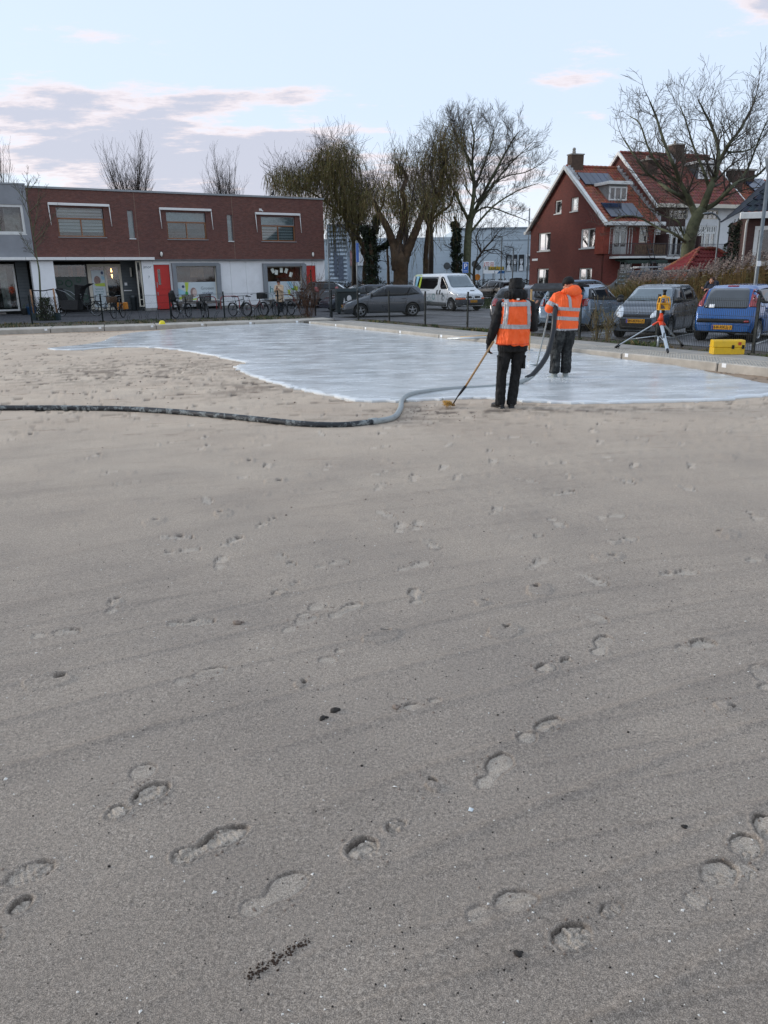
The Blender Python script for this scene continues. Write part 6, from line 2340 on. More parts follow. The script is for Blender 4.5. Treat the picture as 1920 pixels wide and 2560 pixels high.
# stakes, crossbar
o = thing('tree_stakes', 'two short timber stakes joined by a black strap around the young tree', 'tree stakes', (P[0].x, Yt, ZR))
STK = pm('stake_wood', '#9a7658', .85, var=.2, scale=8)
for (x1, y1, x2, y2) in ((76, 724, 86, 793), (133, 721, 143, 787)):
    a, c = atY(x1, y1, Yt - .25), atY(x2, y2, Yt - .25)
    a, c = a - o.location, c - o.location
    c.z = 0
    MB().tube([c, a], .045, 8).build('stake', STK, o)
    MB().bbox(c.x - .13, c.x + .13, c.y - .1, c.y + .1, -.02, .36, .01).build('root_guard', pm('guard_green', '#1f3336', .6), o)
a, c = atY(76, 726, Yt - .25) - o.location, atY(133, 723, Yt - .25) - o.location
m_ = (a + c) / 2 + Vector((0, .1, -.05))
MB().tube([a, m_, c], .03, 6).build('strap', pm('strap_black', '#1b1c20', .7), o)


def shrub(x, y, z, w, h, label, mats, n=90, leaf=0, name='shrub', bend=.5, leafs=.03, cat='shrub'):
    b, bl = MB(), MB()
    for k in range(n):
        a = tr.uniform(0, 6.28)
        r = w * .35 * tr.random()
        p = Vector((math.cos(a) * r, math.sin(a) * r, 0))
        d = Vector((math.cos(a) * bend, math.sin(a) * bend, 1.2))
        twigs(b, p, d, h * tr.uniform(.5, 1.0), .010, 1, kids=3, up=.05, spread=.4, wob=.13)
    for k in range(leaf):
        a = tr.uniform(0, 6.28)
        f = tr.random()
        r = w * .5 * math.sqrt(tr.random()) * (.6 + .5 * math.sin(math.pi * min(1, f + .25)))
        p = Vector((math.cos(a) * r, math.sin(a) * r, h * f * .95))
        u1, u2 = rvec(1).normalized() * leafs * tr.uniform(.6, 1.4), rvec(1).normalized() * leafs
        bl.add([p - u1, p + u2, p + u1, p - u2], [(0, 1, 2, 3)], tr.choice([0, 0, 1]))
    o = thing(name, label, cat, (x, y, z))
    b.build('stems', mats[0], o, fix=False)
    if leaf:
        bl.build('foliage', [mats[1], mats[2]], o, fix=False)['kind'] = 'stuff'
    return o


p = atY(117, 792, 39.2)
shrub(p.x, 39.2, ZR, .9, 1.15, 'dark green evergreen shrub between the tree stakes', (TWIG_D, pm('shrub_green', '#2c3a20', .7, var=.4), pm('shrub_olive', '#454a2a', .7, var=.4)), 40, 1500, leafs=.035)
p = atY(775, 790, 38.4)
shrub(p.x - .1, 38.4, ZW, 1.1, 2.1, 'dry reddish brown shrub at the corner where the fences meet', (pm('dry_stem', '#5d4332', .9, var=.3), LEAF_B, LEAF_B), 42, 120, bend=.35)
for i, (px, lab) in enumerate(((1493, 'dry weed stalks against the fence before the silver hatchback'), (1518, 'second dry weed clump close to the taller dry stalks'))):
    p = atY(px, 850, 21.9 - i * .5)
    shrub(p.x, p.y, ZW, .35, .92 - .1 * i, lab, (pm('dry_weed', '#7b6d4d', .9, var=.3), pm('dry_weed_leaf', '#6d6b48', .9), LEAF_O), 11, 100, bend=.15, name='weed_clump', cat='weeds', leafs=.02)
p = atY(880, 700, 72)
for i, (px, Y, h, lab) in enumerate(((915, 70, 2.3, 'leafless shrub in front of the ivy clad tree'), (1330, 36, 1.3, 'thin bare bush between the dark van and the blue grey car'))):
    p = atY(px, 700, Y)
    shrub(p.x, Y, ZR, 2.2, h, lab, (TWIG_D, LEAF_B, LEAF_B), 50, 60, bend=.5)

# --- dark hedge across the background
b, bl = MB(), MB()
for k in range(2600):
    x = tr.uniform(-8, 26)
    y = 78 + tr.uniform(-.6, .6)
    twigs(b, Vector((x, y, tr.uniform(0, .9))), Vector((tr.gauss(0, .35), tr.gauss(0, .3), 1)), tr.uniform(.5, 1.0), .02, 0, seg=2, up=.1)
for k in range(9000):
    p = Vector((tr.uniform(-8, 26), 78 + tr.uniform(-.6, .6), tr.uniform(.05, 1.62) - (.25 if tr.random() < .3 else 0)))
    u1, u2 = rvec(1).normalized() * .085, rvec(1).normalized() * .07
    bl.add([p - u1, p + u2, p + u1, p - u2], [(0, 1, 2, 3)], tr.choice([0, 0, 1]))
o = thing('hedge', 'long dark clipped hedge in front of the pale hall', 'hedge', (0, 0, 0))
b.build('stems', TWIG_D, o, fix=False)['kind'] = 'stuff'
bl.build('foliage', [pm('hedge_dark', '#20231a', .8, var=.4), pm('hedge_brown', '#3a2d20', .8, var=.4)], o, fix=False)['kind'] = 'stuff'

# --- tall reeds behind the parked cars
RE = [pm('reed_straw', '#8a6d3f', .85, var=.3, scale=3), pm('reed_olive', '#6a6238', .85, var=.3, scale=3), pm('reed_brown', '#5b4426', .85, var=.3, scale=3)]
PLU = [pm('reed_plume', '#86786f', .95, var=.25, scale=5), pm('reed_plume_dark', '#655752', .95, var=.25, scale=5)]
b, bp = MB(), MB()
for k in range(5200):
    x = tr.uniform(10.6, 21)
    y = 33.6 - (x - 11) * .25 + tr.uniform(-1.3, 1.3)
    hmax = 1.75 + .75 * min(1, max(0, (x - 11.6) / 4.0))
    h = hmax * tr.uniform(.62, 1.02)
    lx_, ly_ = tr.gauss(0, .22), tr.gauss(0, .22)
    p0, p1, p2 = Vector((x, y, ZR)), Vector((x + lx_ * .4, y + ly_ * .4, h * .6)), Vector((x + lx_, y + ly_, h))
    w = tr.uniform(.008, .016)
    ux = Vector((w, 0, 0))
    b.add([p0 - ux, p0 + ux, p1 + ux, p1 - ux, p2], [(0, 1, 2, 3), (3, 2, 4)], tr.choice([0, 0, 1, 2]))
    if k % 2 == 0:
        a = tr.uniform(0, 6.28)
        q = p1.lerp(p2, tr.random() * .8)
        t_ = q + Vector((math.cos(a) * .35, math.sin(a) * .35, tr.uniform(-.15, .25)))
        b.add([q, q + Vector((0, 0, .03)), t_], [(0, 1, 2)], tr.choice([0, 1, 1]))
    if h > hmax * .80 and k % 4 == 1:
        n = 11
        dn = Vector((tr.uniform(.2, .5), tr.gauss(0, .2), .8)).normalized()
        for j in range(n):
            q = p2 + dn * (.36 * j / n - .05)
            a = tr.uniform(0, 6.28)
            l = .085 * (1 - .6 * j / n)
            t_ = q + Vector((math.cos(a) * l + .03, math.sin(a) * l, .05 - .06 * tr.random()))
            bp.add([q, q + Vector((.008, 0, .03)), t_, t_ - Vector((0, 0, .014))], [(0, 1, 2, 3)], tr.choice([0, 0, 1]))
o = thing('reeds', 'tall brown reeds with greyish feathery plumes behind the parked cars', 'reeds', (0, 0, 0))
b.build('stalks', RE, o, fix=False)['kind'] = 'stuff'
bp.build('plumes', PLU, o, fix=False)['kind'] = 'stuff'
b = MB()
for k in range(2600):
    x = tr.uniform(9.6, 12.4)
    y = 33.5 + tr.uniform(-1.2, 1.2)
    h = 1.75 * tr.uniform(.5, 1.05) * (1 if x > 10.6 else .85)
    a = tr.uniform(0, 6.28)
    dx, dy = math.cos(a), math.sin(a)
    b.add([(x, y, ZR), (x + .02, y, ZR), (x + dx * .25 + .02, y + dy * .25, h * .75), (x + dx * .25, y + dy * .25, h * .75), (x + dx * .7, y + dy * .7, h)], [(0, 1, 2, 3), (3, 2, 4)], tr.choice([0, 1, 1]))
tag(b.build('tall_grass', RE, fix=False), 'arching olive brown tall grass at the left end of the reeds', 'tall grass', kind='stuff')


# --- evergreen behind the reeds
def evergreen(x, y, w, h, label, n):
    o = thing('evergreen_bush', label, 'bush', (x, y, ZR))
    MB().tube([(0, 0, 0), (.05, 0, h * .5), (0, 0, h * .85)], [.12, .08, .03], 8).build('trunk', BARK_W, o)
    b = MB()
    lumps = [(tr.uniform(-.4, .4) * w, tr.uniform(-.4, .4) * w, tr.uniform(.25, .9) * h, tr.uniform(.22, .36) * w) for _ in range(26)]
    for k in range(n):
        c = tr.choice(lumps)
        d = rvec(1).normalized()
        p = Vector(c[:3]) + d * c[3] * tr.uniform(.7, 1.05)
        u1, u2 = rvec(1).normalized() * .06, rvec(1).normalized() * .05
        b.add([p - u1, p + u2, p + u1, p - u2], [(0, 1, 2, 3)], tr.choice([0, 0, 0, 1]))
    b.build('foliage', [pm('evergreen_dark', '#18221a', .7, var=.4), pm('evergreen_mid', '#2c3a22', .7, var=.4)], o, fix=False)['kind'] = 'stuff'


p = atY(1846, 690, 38.5)
evergreen(p.x, 38.5, 1.5, 4.3, 'dark evergreen bush squeezed beside the dark roofed house', 7000)
p = atY(1808, 690, 40)
evergreen(p.x, 42.5, 1.3, 2.6, 'lower dark bush left of the tall evergreen', 2500)

# ================================================================== vehicles
RUBBER = pm('tyre_rubber', '#121212', .85, bump=.2)
CARBLK = pm('black_trim', '#101214', .55, spec=.4)
UNDER = pm('underbody', '#0b0b0b', .95)
CHROME = pm('chrome', '#b8bcc0', .15, .9)
RIMM = pm('alloy_rim', '#9fa3a6', .3, .7, var=.1)
PLATE = pm('licence_plate_yellow', '#d99a17', .45, var=.04)
PLATE_INK = pm('plate_ink', '#15130c', .6)
EU = pm('plate_blue', '#1f3fa0', .5)
LAMPC = pm('clear_lamp', '#dfe6ea', .12, .0, spec=.9, coat=.8)
LAMPR = pm('red_lamp', '#8f1014', .15, spec=.8, coat=.6)
LAMPO = pm('orange_lamp', '#d06012', .2, spec=.7)
CGLASS = pm('tinted_car_glass', '#14191c', .05, var=.5, scale=1.6, spec=.45, coat=.1)
WSGLASS = pm('windscreen_glass', '#4d6068', .03, var=.25, scale=1.2, spec=.8, coat=.8)


def paint(name, col, rough=.28, metal=.45):
    return pm(name, col, rough, metal, var=.05, scale=1.2, coat=.85, grime='#6b6a66', gamt=.10, gscale=2.5)


def lerp_prof(prof, x):
    for (x0, v0), (x1, v1) in zip(prof, prof[1:]):
        if x <= x1:
            t_ = 0 if x1 == x0 else max(0, (x - x0) / (x1 - x0))
            t_ = t_ * t_ * (3 - 2 * t_) * .45 + t_ * .55
            return v0 + (v1 - v0) * t_
    return prof[-1][1]


class Car:
    """x forward (0 = rear bumper, L = nose), y left, z up; origin on the ground under the rear end"""

    def __init__(s, label, cat, p, heading, spec, mat, name='parked_car', group='parked cars'):
        s.sp = spec
        L_, W, s.clear = spec['L'], spec['W'], spec.get('clear', .17)
        s.root = thing(name, label, cat, (p[0], p[1], ZR), heading, group)
        wr = spec['wr']
        axles = (spec['xr'], spec['xf'])
        ra = wr * 1.16
        xs_ = set(np.linspace(.0, L_, int(L_ / .085)).tolist())
        for a in axles:
            for k in range(-8, 9):
                xs_.add(a + ra * math.sin(k / 8 * math.pi / 2))
            xs_.add(a - ra - .012); xs_.add(a + ra + .012)
        xs_.update((.02, .05, L_ - .02, L_ - .05))
        xs_ = sorted(x for x in xs_ if 0 <= x <= L_)
        rows = []
        for x in xs_:
            zt, zb = lerp_prof(spec['top'], x), lerp_prof(spec['belt'], x)
            zb = min(zb, zt - .035)
            w = W / 2 * lerp_prof(spec['plan'], x)
            zl = lerp_prof(spec['low'], x) if 'low' in spec else s.clear
            arch = zl
            for a in axles:
                if abs(x - a) < ra:
                    arch = max(arch, wr + math.sqrt(ra * ra - (x - a) ** 2))
            ga = min(1, max(0, (zt - zb - .03) / (spec['gh'])))
            wt = w * ((.80 + (spec['wtop'] - .80) * ga) if spec['wtop'] < .8 else spec['wtop'] * ga + .86 * (1 - ga))
            z3 = max(arch + .01, zl + .14)
            z4 = max(z3 + .01, zl + (zb - zl) * .45)
            z5 = max(z4 + .008, zb - .10)
            ring = [(0, zl), (w * .72, max(zl, arch - .02)), (w * .93, max(zl + .01, arch)), (w * .985, z3), (w, z4), (w * .99, z5), (w * .955, max(zb, z5 + .006)),
                    (w * .955 + (wt - w * .955) * .10, zb + (zt - zb) * .12), (w * .955 + (wt - w * .955) * .50, zb + (zt - zb) * .52), (wt + (w * .955 - wt) * .14, zb + (zt - zb) * .80), (wt * .985, zb + (zt - zb) * .90), (wt * .90, zb + (zt - zb) * .965),
                    (wt * .60, zt - .010 * min(1, ga * 2 + .3)), (0, zt)]
            rows.append((x, ring))
        n = len(rows[0][1])
        b = MB()
        for (x, ring) in rows:
            for (y, z) in ring:
                b.v.append((x, y, z))
            for (y, z) in ring[1:-1]:
                b.v.append((x, -y, z))
        m = 2 * n - 2

        def vid(i, j, side):
            if side == 0 or j in (0, n - 1):
                return i * m + j
            return i * m + n + j - 1
        for i in range(len(rows) - 1):
            for j in range(n - 1):
                for side in (0, 1):
                    f = (vid(i, j, side), vid(i + 1, j, side), vid(i + 1, j + 1, side), vid(i, j + 1, side))
                    b.f.append(f if side == 0 else f[::-1])
                    b.mi.append(1 if j < 2 else 0); b.sm.append(True)
        for i in (0, len(rows) - 1):
            for j in range(0, n - 1):
                f = tuple(dict.fromkeys((vid(i, j, 0), vid(i, j + 1, 0), vid(i, j + 1, 1), vid(i, j, 1))))
                if len(f) > 2:
                    b.f.append(f); b.mi.append(0); b.sm.append(True)
        me = b.mesh('body', [mat, UNDER])
        bm = bmesh.new(); bm.from_mesh(me)
        bmesh.ops.recalc_face_normals(bm, faces=bm.faces)
        bm.to_mesh(me); 
        s.bvh = BVHTree.FromBMesh(bm)
        bm.free()
        me.set_sharp_from_angle(angle=R(38))
        s.body = link('body', me, s.root)
        s.wheels(wr, axles, W)

    def wheels(s, wr, axles, W):
        ns = s.sp.get('spokes', 5)
        rm = s.sp.get('rim', .66)
        ty, rim = MB(), MB()
        wd = .20
        ty.lathe([(wr * rm, -wd / 2), (wr * .93, -wd / 2), (wr * .985, -wd / 2 + .03), (wr, -wd / 4), (wr, wd / 4), (wr * .985, wd / 2 - .03), (wr * .93, wd / 2), (wr * rm, wd / 2)], 26, 0, 'y', close=True)
        r_ = wr * rm
        rim.lathe([(r_ * 1.02, wd / 2 - .004), (r_ * .93, wd / 2 + .004), (r_ * .90, wd / 2 - .03), (r_ * .88, 0)], 26, 0, 'y')
        rim.lathe([(0, wd / 2 - .012), (r_ * .22, wd / 2 - .012), (r_ * .26, wd / 2 - .04)], 16, 0, 'y')
        for k in range(ns):
            a = 2 * math.pi * k / ns + .3
            for da, wk in (((-.13, .05), (.13, .05)) if s.sp.get('twin') else ((0, s.sp.get('sw', .085)),)):
                d = Vector((math.cos(a + da), 0, math.sin(a + da)))
                sd = Vector((-d.z, 0, d.x)) * (wr * wk * 1.3)
                y0, y1 = wd / 2 - .012, wd / 2 - .02
                i, o_ = d * r_ * .15, d * r_ * .93
                q = [i - sd * 1.3, i + sd * 1.3, o_ + sd * .8, o_ - sd * .8]
                rim.add([(p.x, y0 if k_ < 2 else y1, p.z) for k_, p in enumerate(q)] + [(p.x, y0 - .03, p.z) for p in q], [(0, 1, 2, 3), (0, 4, 5, 1), (1, 5, 6, 2), (2, 6, 7, 3), (3, 7, 4, 0)])
        back = MB().lathe([(0, -.02), (r_ * .98, -.02), (r_ * .98, .0), (0, .0)], 20, 0, 'y')
        tym, rimm, bk = ty.mesh('tyre', RUBBER), rim.mesh('rim', s.sp.get('rimmat', RIMM)), back.mesh('wheel_back', UNDER)
        for a in axles:
            for sd in (1, -1):
                w = link('wheel', bk, s.root)
                w.location = (a, sd * (W / 2 - wd / 2 - .025), wr)
                w.rotation_euler = (0, 0, 0 if sd > 0 else math.pi)
                link('tyre', tym, w); link('rim', rimm, w)

    # --- patches that follow the body surface
    def cast(s, axis, a, c, away=.006):
        sp = s.sp
        if axis in ('left', 'right'):
            sg = 1 if axis == 'left' else -1
            o, d = Vector((a, sg * 3, c)), Vector((0, -sg, 0))
        elif axis == 'front':
            o, d = Vector((sp['L'] + 2, a, c)), Vector((-1, 0, 0))
        elif axis == 'rear':
            o, d = Vector((-2, a, c)), Vector((1, 0, 0))
        else:
            o, d = Vector((a, c, 5)), Vector((0, 0, -1))
        h, n, i, dist = s.bvh.ray_cast(o, d)
        if h is None:
            h, n, i, dist = s.bvh.find_nearest(o + d * (2.5 if axis not in ('front', 'rear') else 2.1))
        if n.dot(d) > 0:
            n = -n
        return h, n

    def patch(s, name, axis, poly, mat, off=.008, step=.12, th=.012, parent=None, dense=.07):
        pts = []
        for i in range(len(poly)):
            a, c = Vector(poly[i]), Vector(poly[(i + 1) % len(poly)])
            k = max(1, int((c - a).length / dense))
            pts += [a.lerp(c, j / k) for j in range(k)]
        ar = sum(pts[i].x * pts[(i + 1) % len(pts)].y - pts[(i + 1) % len(pts)].x * pts[i].y for i in range(len(pts)))
        if ar < 0:
            pts.reverse()
        V, F, ov, n0 = fill_poly(pts, step)
        b = MB()
        for p in V:
            h, n = s.cast(axis, p.x, p.y)
            q = h + n * off
            b.v.append(tuple(q))
        b.f = [tuple(f) for f in F]
        b.mi = [0] * len(F); b.sm = [True] * len(F)
        idx = {}
        for i, src_ in enumerate(ov):
            for q in src_:
                idx[q] = i
        k0 = len(b.v)
        for i in range(len(pts)):
            h, n = s.cast(axis, pts[i].x, pts[i].y)
            b.v.append(tuple(h - n * th))
        for i in range(len(pts)):
            j = (i + 1) % len(pts)
            if i in idx and j in idx:
                b.f.append((idx[i], idx[j], k0 + j, k0 + i)); b.mi.append(0); b.sm.append(False)
        return b.build(name, mat, parent or s.root)

    def rpoly(s, pts, r=.05):
        """round the corners of a polygon"""
        out = []
        n = len(pts)
        for i in range(n):
            a, p, c = Vector(pts[i - 1]), Vector(pts[i]), Vector(pts[(i + 1) % n])
            u, v = (a - p), (c - p)
            ru, rv = min(r, u.length * .45), min(r, v.length * .45)
            p0, p1 = p + u.normalized() * ru, p + v.normalized() * rv
            for k in range(4):
                t_ = k / 3
                out.append(((1 - t_) ** 2 * p0 + 2 * t_ * (1 - t_) * p + t_ * t_ * p1)[:])
        return [(q[0], q[1]) for q in out]

    def rect(s, name, axis, a0, a1, c0, c1, mat, r=.03, **kw):
        return s.patch(name, axis, s.rpoly([(a0, c0), (a1, c0), (a1, c1), (a0, c1)], r), mat, **kw)

    def line(s, name, axis, pts, mat, r=.006, parent=None):
        path = []
        for (a, c), (a2, c2) in zip(pts, pts[1:]):
            k = max(2, int(math.hypot(a2 - a, c2 - c) / .08))
            for j in range(k):
                h, n = s.cast(axis, a + (a2 - a) * j / k, c + (c2 - c) * j / k)
                path.append(h + n * .001)
        h, n = s.cast(axis, *pts[-1])
        path.append(h + n * .001)
        return MB().tube(path, r, 4, 0, False, False).build(name, mat, parent or s.root)

    def plate(s, axis, y, z, text, dx=.02, w=.52, h=.11):
        p, n = s.cast(axis, y, z)
        sg = 1 if axis == 'front' else -1
        x = p.x + sg * dx
        M_ = Matrix.Translation((x, y, z)) @ Matrix.Rotation(sg * math.pi / 2, 4, 'Z') @ Matrix.Rotation(math.pi / 2, 4, 'X')
        o = MB().bbox(-w / 2, w / 2, -h / 2, h / 2, -.03, 0, .004, 0, M_).build('licence_plate', PLATE, s.root)
        MB().box(-w / 2 + .006, -w / 2 + .045, -h / 2 + .005, h / 2 - .005, 0, .003, 0, M_).build('plate_band', EU, o)
        if text:
            vs, fs = text_mesh(text, h * .92, .0015)
            xs_ = [v.x for v in vs]
            k = (w - .09) / max(1e-6, max(xs_) - min(xs_))
            MB().add([M_ @ Vector((.02 + v.x * k, v.y, .003 + v.z)) for v in vs], fs).build('plate_lettering', PLATE_INK, o)
        return o

    def text(s, axis, y, z, txt, size, mat, sx=1.0):
        vs, fs = text_mesh(txt, size, 0)
        b = MB()
        for v in vs:
            if axis == 'right':
                a, c = y + v.x * sx, z + v.y      # seen from the right side the nose points right
            elif axis == 'left':
                a, c = y - v.x * sx, z + v.y
            elif axis == 'front':
                a, c = y + v.x * sx, z + v.y
            else:
                a, c = y - v.x * sx, z + v.y
            h, n = s.cast(axis, a, c)
            b.v.append(tuple(h + n * .010))
        b.f = fs; b.mi = [0] * len(fs); b.sm = [False] * len(fs)
        return b.build('lettering', mat, s.root, fix=False)

    def mirror(s, x, z, mat, big=1.0):
        for sd, ax in ((1, 'left'), (-1, 'right')):
            h, n = s.cast(ax, x, z - .04)
            y = abs(h.y)
            b = MB().ball((x + .02, sd * (y + .13 * big), z + .02), (.055, .11 * big, .075 * big), 10, 7)
            b.tube([(x, sd * (y - .02), z - .03), (x, sd * (y + .06), z)], .022, 6)
            b.build('mirror', mat, s.root)

    def handles(s, xs_, z, mat):
        for x in xs_:
            for ax in ('left', 'right'):
                s.rect('door_handle', ax, x - .09, x + .09, z - .018, z + .018, mat, .015, off=.028, step=.05, dense=.04)


HATCH_PLAN = [(0, .86), (.05, .92), (.3, .985), (.8, 1.0)]


def hatch_spec(L_, W, H_, wb, fo, wr, **kw):
    """five door hatchback outline; fo = front overhang"""
    xf = L_ - fo
    xr = xf - wb
    belt = kw.get('bz', .92)
    hood = kw.get('hood', .80)
    cow = xf - kw.get('cow', .32)
    d = dict(L=L_, W=W, xf=xf, xr=xr, wr=wr, gh=.42, wtop=kw.get('wtop', .70),
             top=[(0, .55), (.03, kw.get('rb', .80)), (.10, belt + .02), (kw.get('rs', .38), H_ - .10), (kw.get('rs', .38) + .30, H_ - .02), (L_ * .45, H_), (cow - kw.get('ws', .85), H_ - .05), (cow, belt + .05),
                  (cow + .12, belt + .01), (L_ - .55, hood), (L_ - .18, hood - .13), (L_ - .04, hood - .26), (L_, .48)],
             belt=[(0, .50), (.05, belt - .12), (.2, belt + .04), (xr, belt + .02), (cow, belt - .03), (L_ - .5, hood - .10), (L_ - .15, hood - .22), (L_, .42)],
             plan=[(0, .84), (.05, .92), (.30, .985), (.9, 1.0), (L_ - 1.0, 1.0), (L_ - .45, .985), (L_ - .15, .90), (L_, .78)],
             low=[(0, .28), (.12, .23), (.5, .19), (L_ - .6, .18), (L_ - .1, .19), (L_, .23)], **{k: v for k, v in kw.items() if k in ('spokes', 'twin', 'rim', 'sw', 'rimmat')})
    d['cow'] = cow; d['bz_'] = belt; d['H'] = H_; d['hood_'] = hood; d['rs_'] = kw.get('rs', .38); d['ws_'] = kw.get('ws', .85)
    return d


def hatch_details(c, seams=True):
    sp = c.sp
    b, H_, cow, rs, ws = sp['bz_'], sp['H'], sp['cow'], sp['rs_'], sp['ws_']
    xt0, xt1 = rs + .45, cow - ws + .02
    mid = (sp['xr'] + sp['xf']) / 2 + .02
    for ax in ('left', 'right'):
        c.patch('window_trim', ax, c.rpoly([(rs - .04, b + .11), (sp['xr'] + .2, b + .045), (mid, b + .02), (cow - .12, b + .00), (cow - ws + .13, H_ - .10), (mid, H_ - .09), (rs + .30, H_ - .14)], .05), CARBLK, off=.004)
        # front door glass, rear door glass, quarter glass
        c.patch('side_window', ax, c.rpoly([(mid + .05, b + .05), (cow - .18, b + .03), (cow - ws + .10, H_ - .13), (mid + .05, H_ - .12)], .05), CGLASS)
        c.patch('side_window', ax, c.rpoly([(sp['xr'] + .28, b + .07), (mid - .04, b + .05), (mid - .04, H_ - .12), (sp['xr'] + .10, H_ - .14)], .05), CGLASS)
        c.patch('quarter_window', ax, c.rpoly([(rs + .02, b + .13), (sp['xr'] + .22, b + .08), (sp['xr'] + .04, H_ - .15), (rs + .35, H_ - .17)], .05), CGLASS)
        if seams:
            zl = .24
            c.line('door_seam', ax, [(mid, b + .02), (mid, zl)], CARBLK, .005)
            c.line('door_seam', ax, [(cow - .10, b + .0), (cow - .02, .55), (cow - .06, zl)], CARBLK, .005)
            c.line('door_seam', ax, [(sp['xr'] + .22, b + .05), (sp['xr'] + .37, .62), (sp['xr'] + .42, zl + .05)], CARBLK, .005)
            c.line('waist_crease', ax, [(.25, b - .20), (mid, b - .23), (sp['xf'] + .1, b - .22)], c.body.data.materials[0], .008)
            c.line('sill_trim', ax, [(sp['xr'] + .42, .235), (sp['xf'] - .42, .235)], CARBLK, .022)
    w = sp['W'] / 2
    c.patch('windscreen', 'front', c.rpoly([(-w * .80, b + .08), (w * .80, b + .08), (w * .64, H_ - .105), (-w * .64, H_ - .105)], .08), WSGLASS)
    c.handles((mid - .16, sp['xr'] + .42), b - .08, c.body.data.materials[0])
    c.mirror(cow - .22, b + .08, CARBLK)


def rear_hatch(c, z0=None, tail=LAMPR, tz=(.80, 1.0), tw=.2, plate=None, pz=.62, low=False):
    sp = c.sp
    w, b, H_ = sp['W'] / 2, sp['bz_'], sp['H']
    c.patch('rear_window', 'rear', c.rpoly([(-w * .70, b + .10), (w * .70, b + .10), (w * .60, H_ - .13), (-w * .60, H_ - .13)], .07), CGLASS)
    for sg in (1, -1):
        c.patch('tail_lamp', 'rear', c.rpoly([(sg * w * .55, tz[0]), (sg * w * .83, tz[0] + .02), (sg * w * .80, tz[1]), (sg * w * .60, tz[1] - .02)], .04), tail, off=.012)
    if plate is not None:
        c.plate('rear', 0, pz, plate)
    c.rect('rear_bumper', 'rear', -w * .70, w * .70, .30, .42, CARBLK)


def head(v):
    return math.atan2(v[1], v[0])


def place(spec, contact, v, axle, side):
    """origin so that the tyre of that axle/side touches contact"""
    f = Vector(v).normalized()
    l = Vector((-f.y, f.x))
    off = f * spec[axle] + l * ((spec['W'] / 2 - .12) * (1 if side == 'left' else -1))
    return (contact[0] - off.x, contact[1] - off.y)


# 1 dark grey hatchback left of centre: nose left, left flank towards the viewer
GREYP = paint('dark_grey_paint', '#54595f', .3, .55)
spec = hatch_spec(3.97, 1.68, 1.46, 2.47, .80, .305, spokes=5, sw=.07)
v = Vector((-1, -.15))
c = Car('dark grey five door hatchback parked left of centre, its nose to the left', 'car', place(spec, (-.95, 37.2), v, 'xf', 'left'), head(v), spec, GREYP)
hatch_details(c)
c.patch('grille', 'front', c.rpoly([(-.42, .60), (.42, .60), (.38, .68), (-.38, .68)], .03), CARBLK)
c.rect('lower_grille', 'front', -.55, .55, .26, .42, CARBLK)
for sg in (1, -1):
    c.patch('headlight', 'front', c.rpoly([(sg * .42, .60), (sg * .70, .64), (sg * .72, .73), (sg * .48, .70)], .03), LAMPC, off=.012)
    c.rect('fog_lamp', 'front', sg * .52 - .06, sg * .52 + .06, .36, .42, LAMPC, off=.014)
MB().lathe([(0, 0), (.05, 0), (.05, .02), (0, .02)], 14, 0, 'x', (c.cast('front', 0, .64)[0].x, 0, .64)).build('badge', CHROME, c.root)
c.plate('front', 0, .50, '58-RPT-8', .02)
rear_hatch(c, tz=(.82, .98))

# 2 white passenger van with lime and blue bands
WHITEP = pm('white_van_paint', '#d9dee0', .3, .0, var=.03, coat=.7, grime='#9a9a94', gamt=.15)
vs_ = dict(L=4.78, W=1.90, xf=3.95, xr=.85, wr=.33, gh=.75, wtop=.84, rim=.62, spokes=7, sw=.07,
           top=[(0, .6), (.02, 1.60), (.06, 1.90), (.35, 1.96), (2.8, 1.97), (3.08, 1.93), (3.95, 1.16), (4.10, 1.10), (4.58, .92), (4.72, .74), (4.78, .52)],
           belt=[(0, .5), (.04, 1.06), (3.4, 1.08), (4.0, 1.02), (4.5, .84), (4.7, .64), (4.78, .48)],
           plan=[(0, .93), (.05, .97), (.4, 1.0), (3.8, 1.0), (4.3, .95), (4.62, .84), (4.78, .70)],
           low=[(0, .34), (.3, .24), (4.2, .22), (4.78, .26)])
v = Vector((.50, -.86))
van = c = Car('white passenger van with lime and pale blue rear bands parked nose forward', 'van', place(vs_, (3.84, 42.8), v, 'xf', 'right'), head(v), vs_, WHITEP, 'parked_van')
c.patch('windscreen', 'front', c.rpoly([(-.78, 1.22), (.78, 1.22), (.68, 1.84), (-.68, 1.84)], .09), WSGLASS)
LIMEP, PBLUEP = pm('lime_band', '#b9cf3a', .35), pm('sky_band', '#8fc4d8', .35)
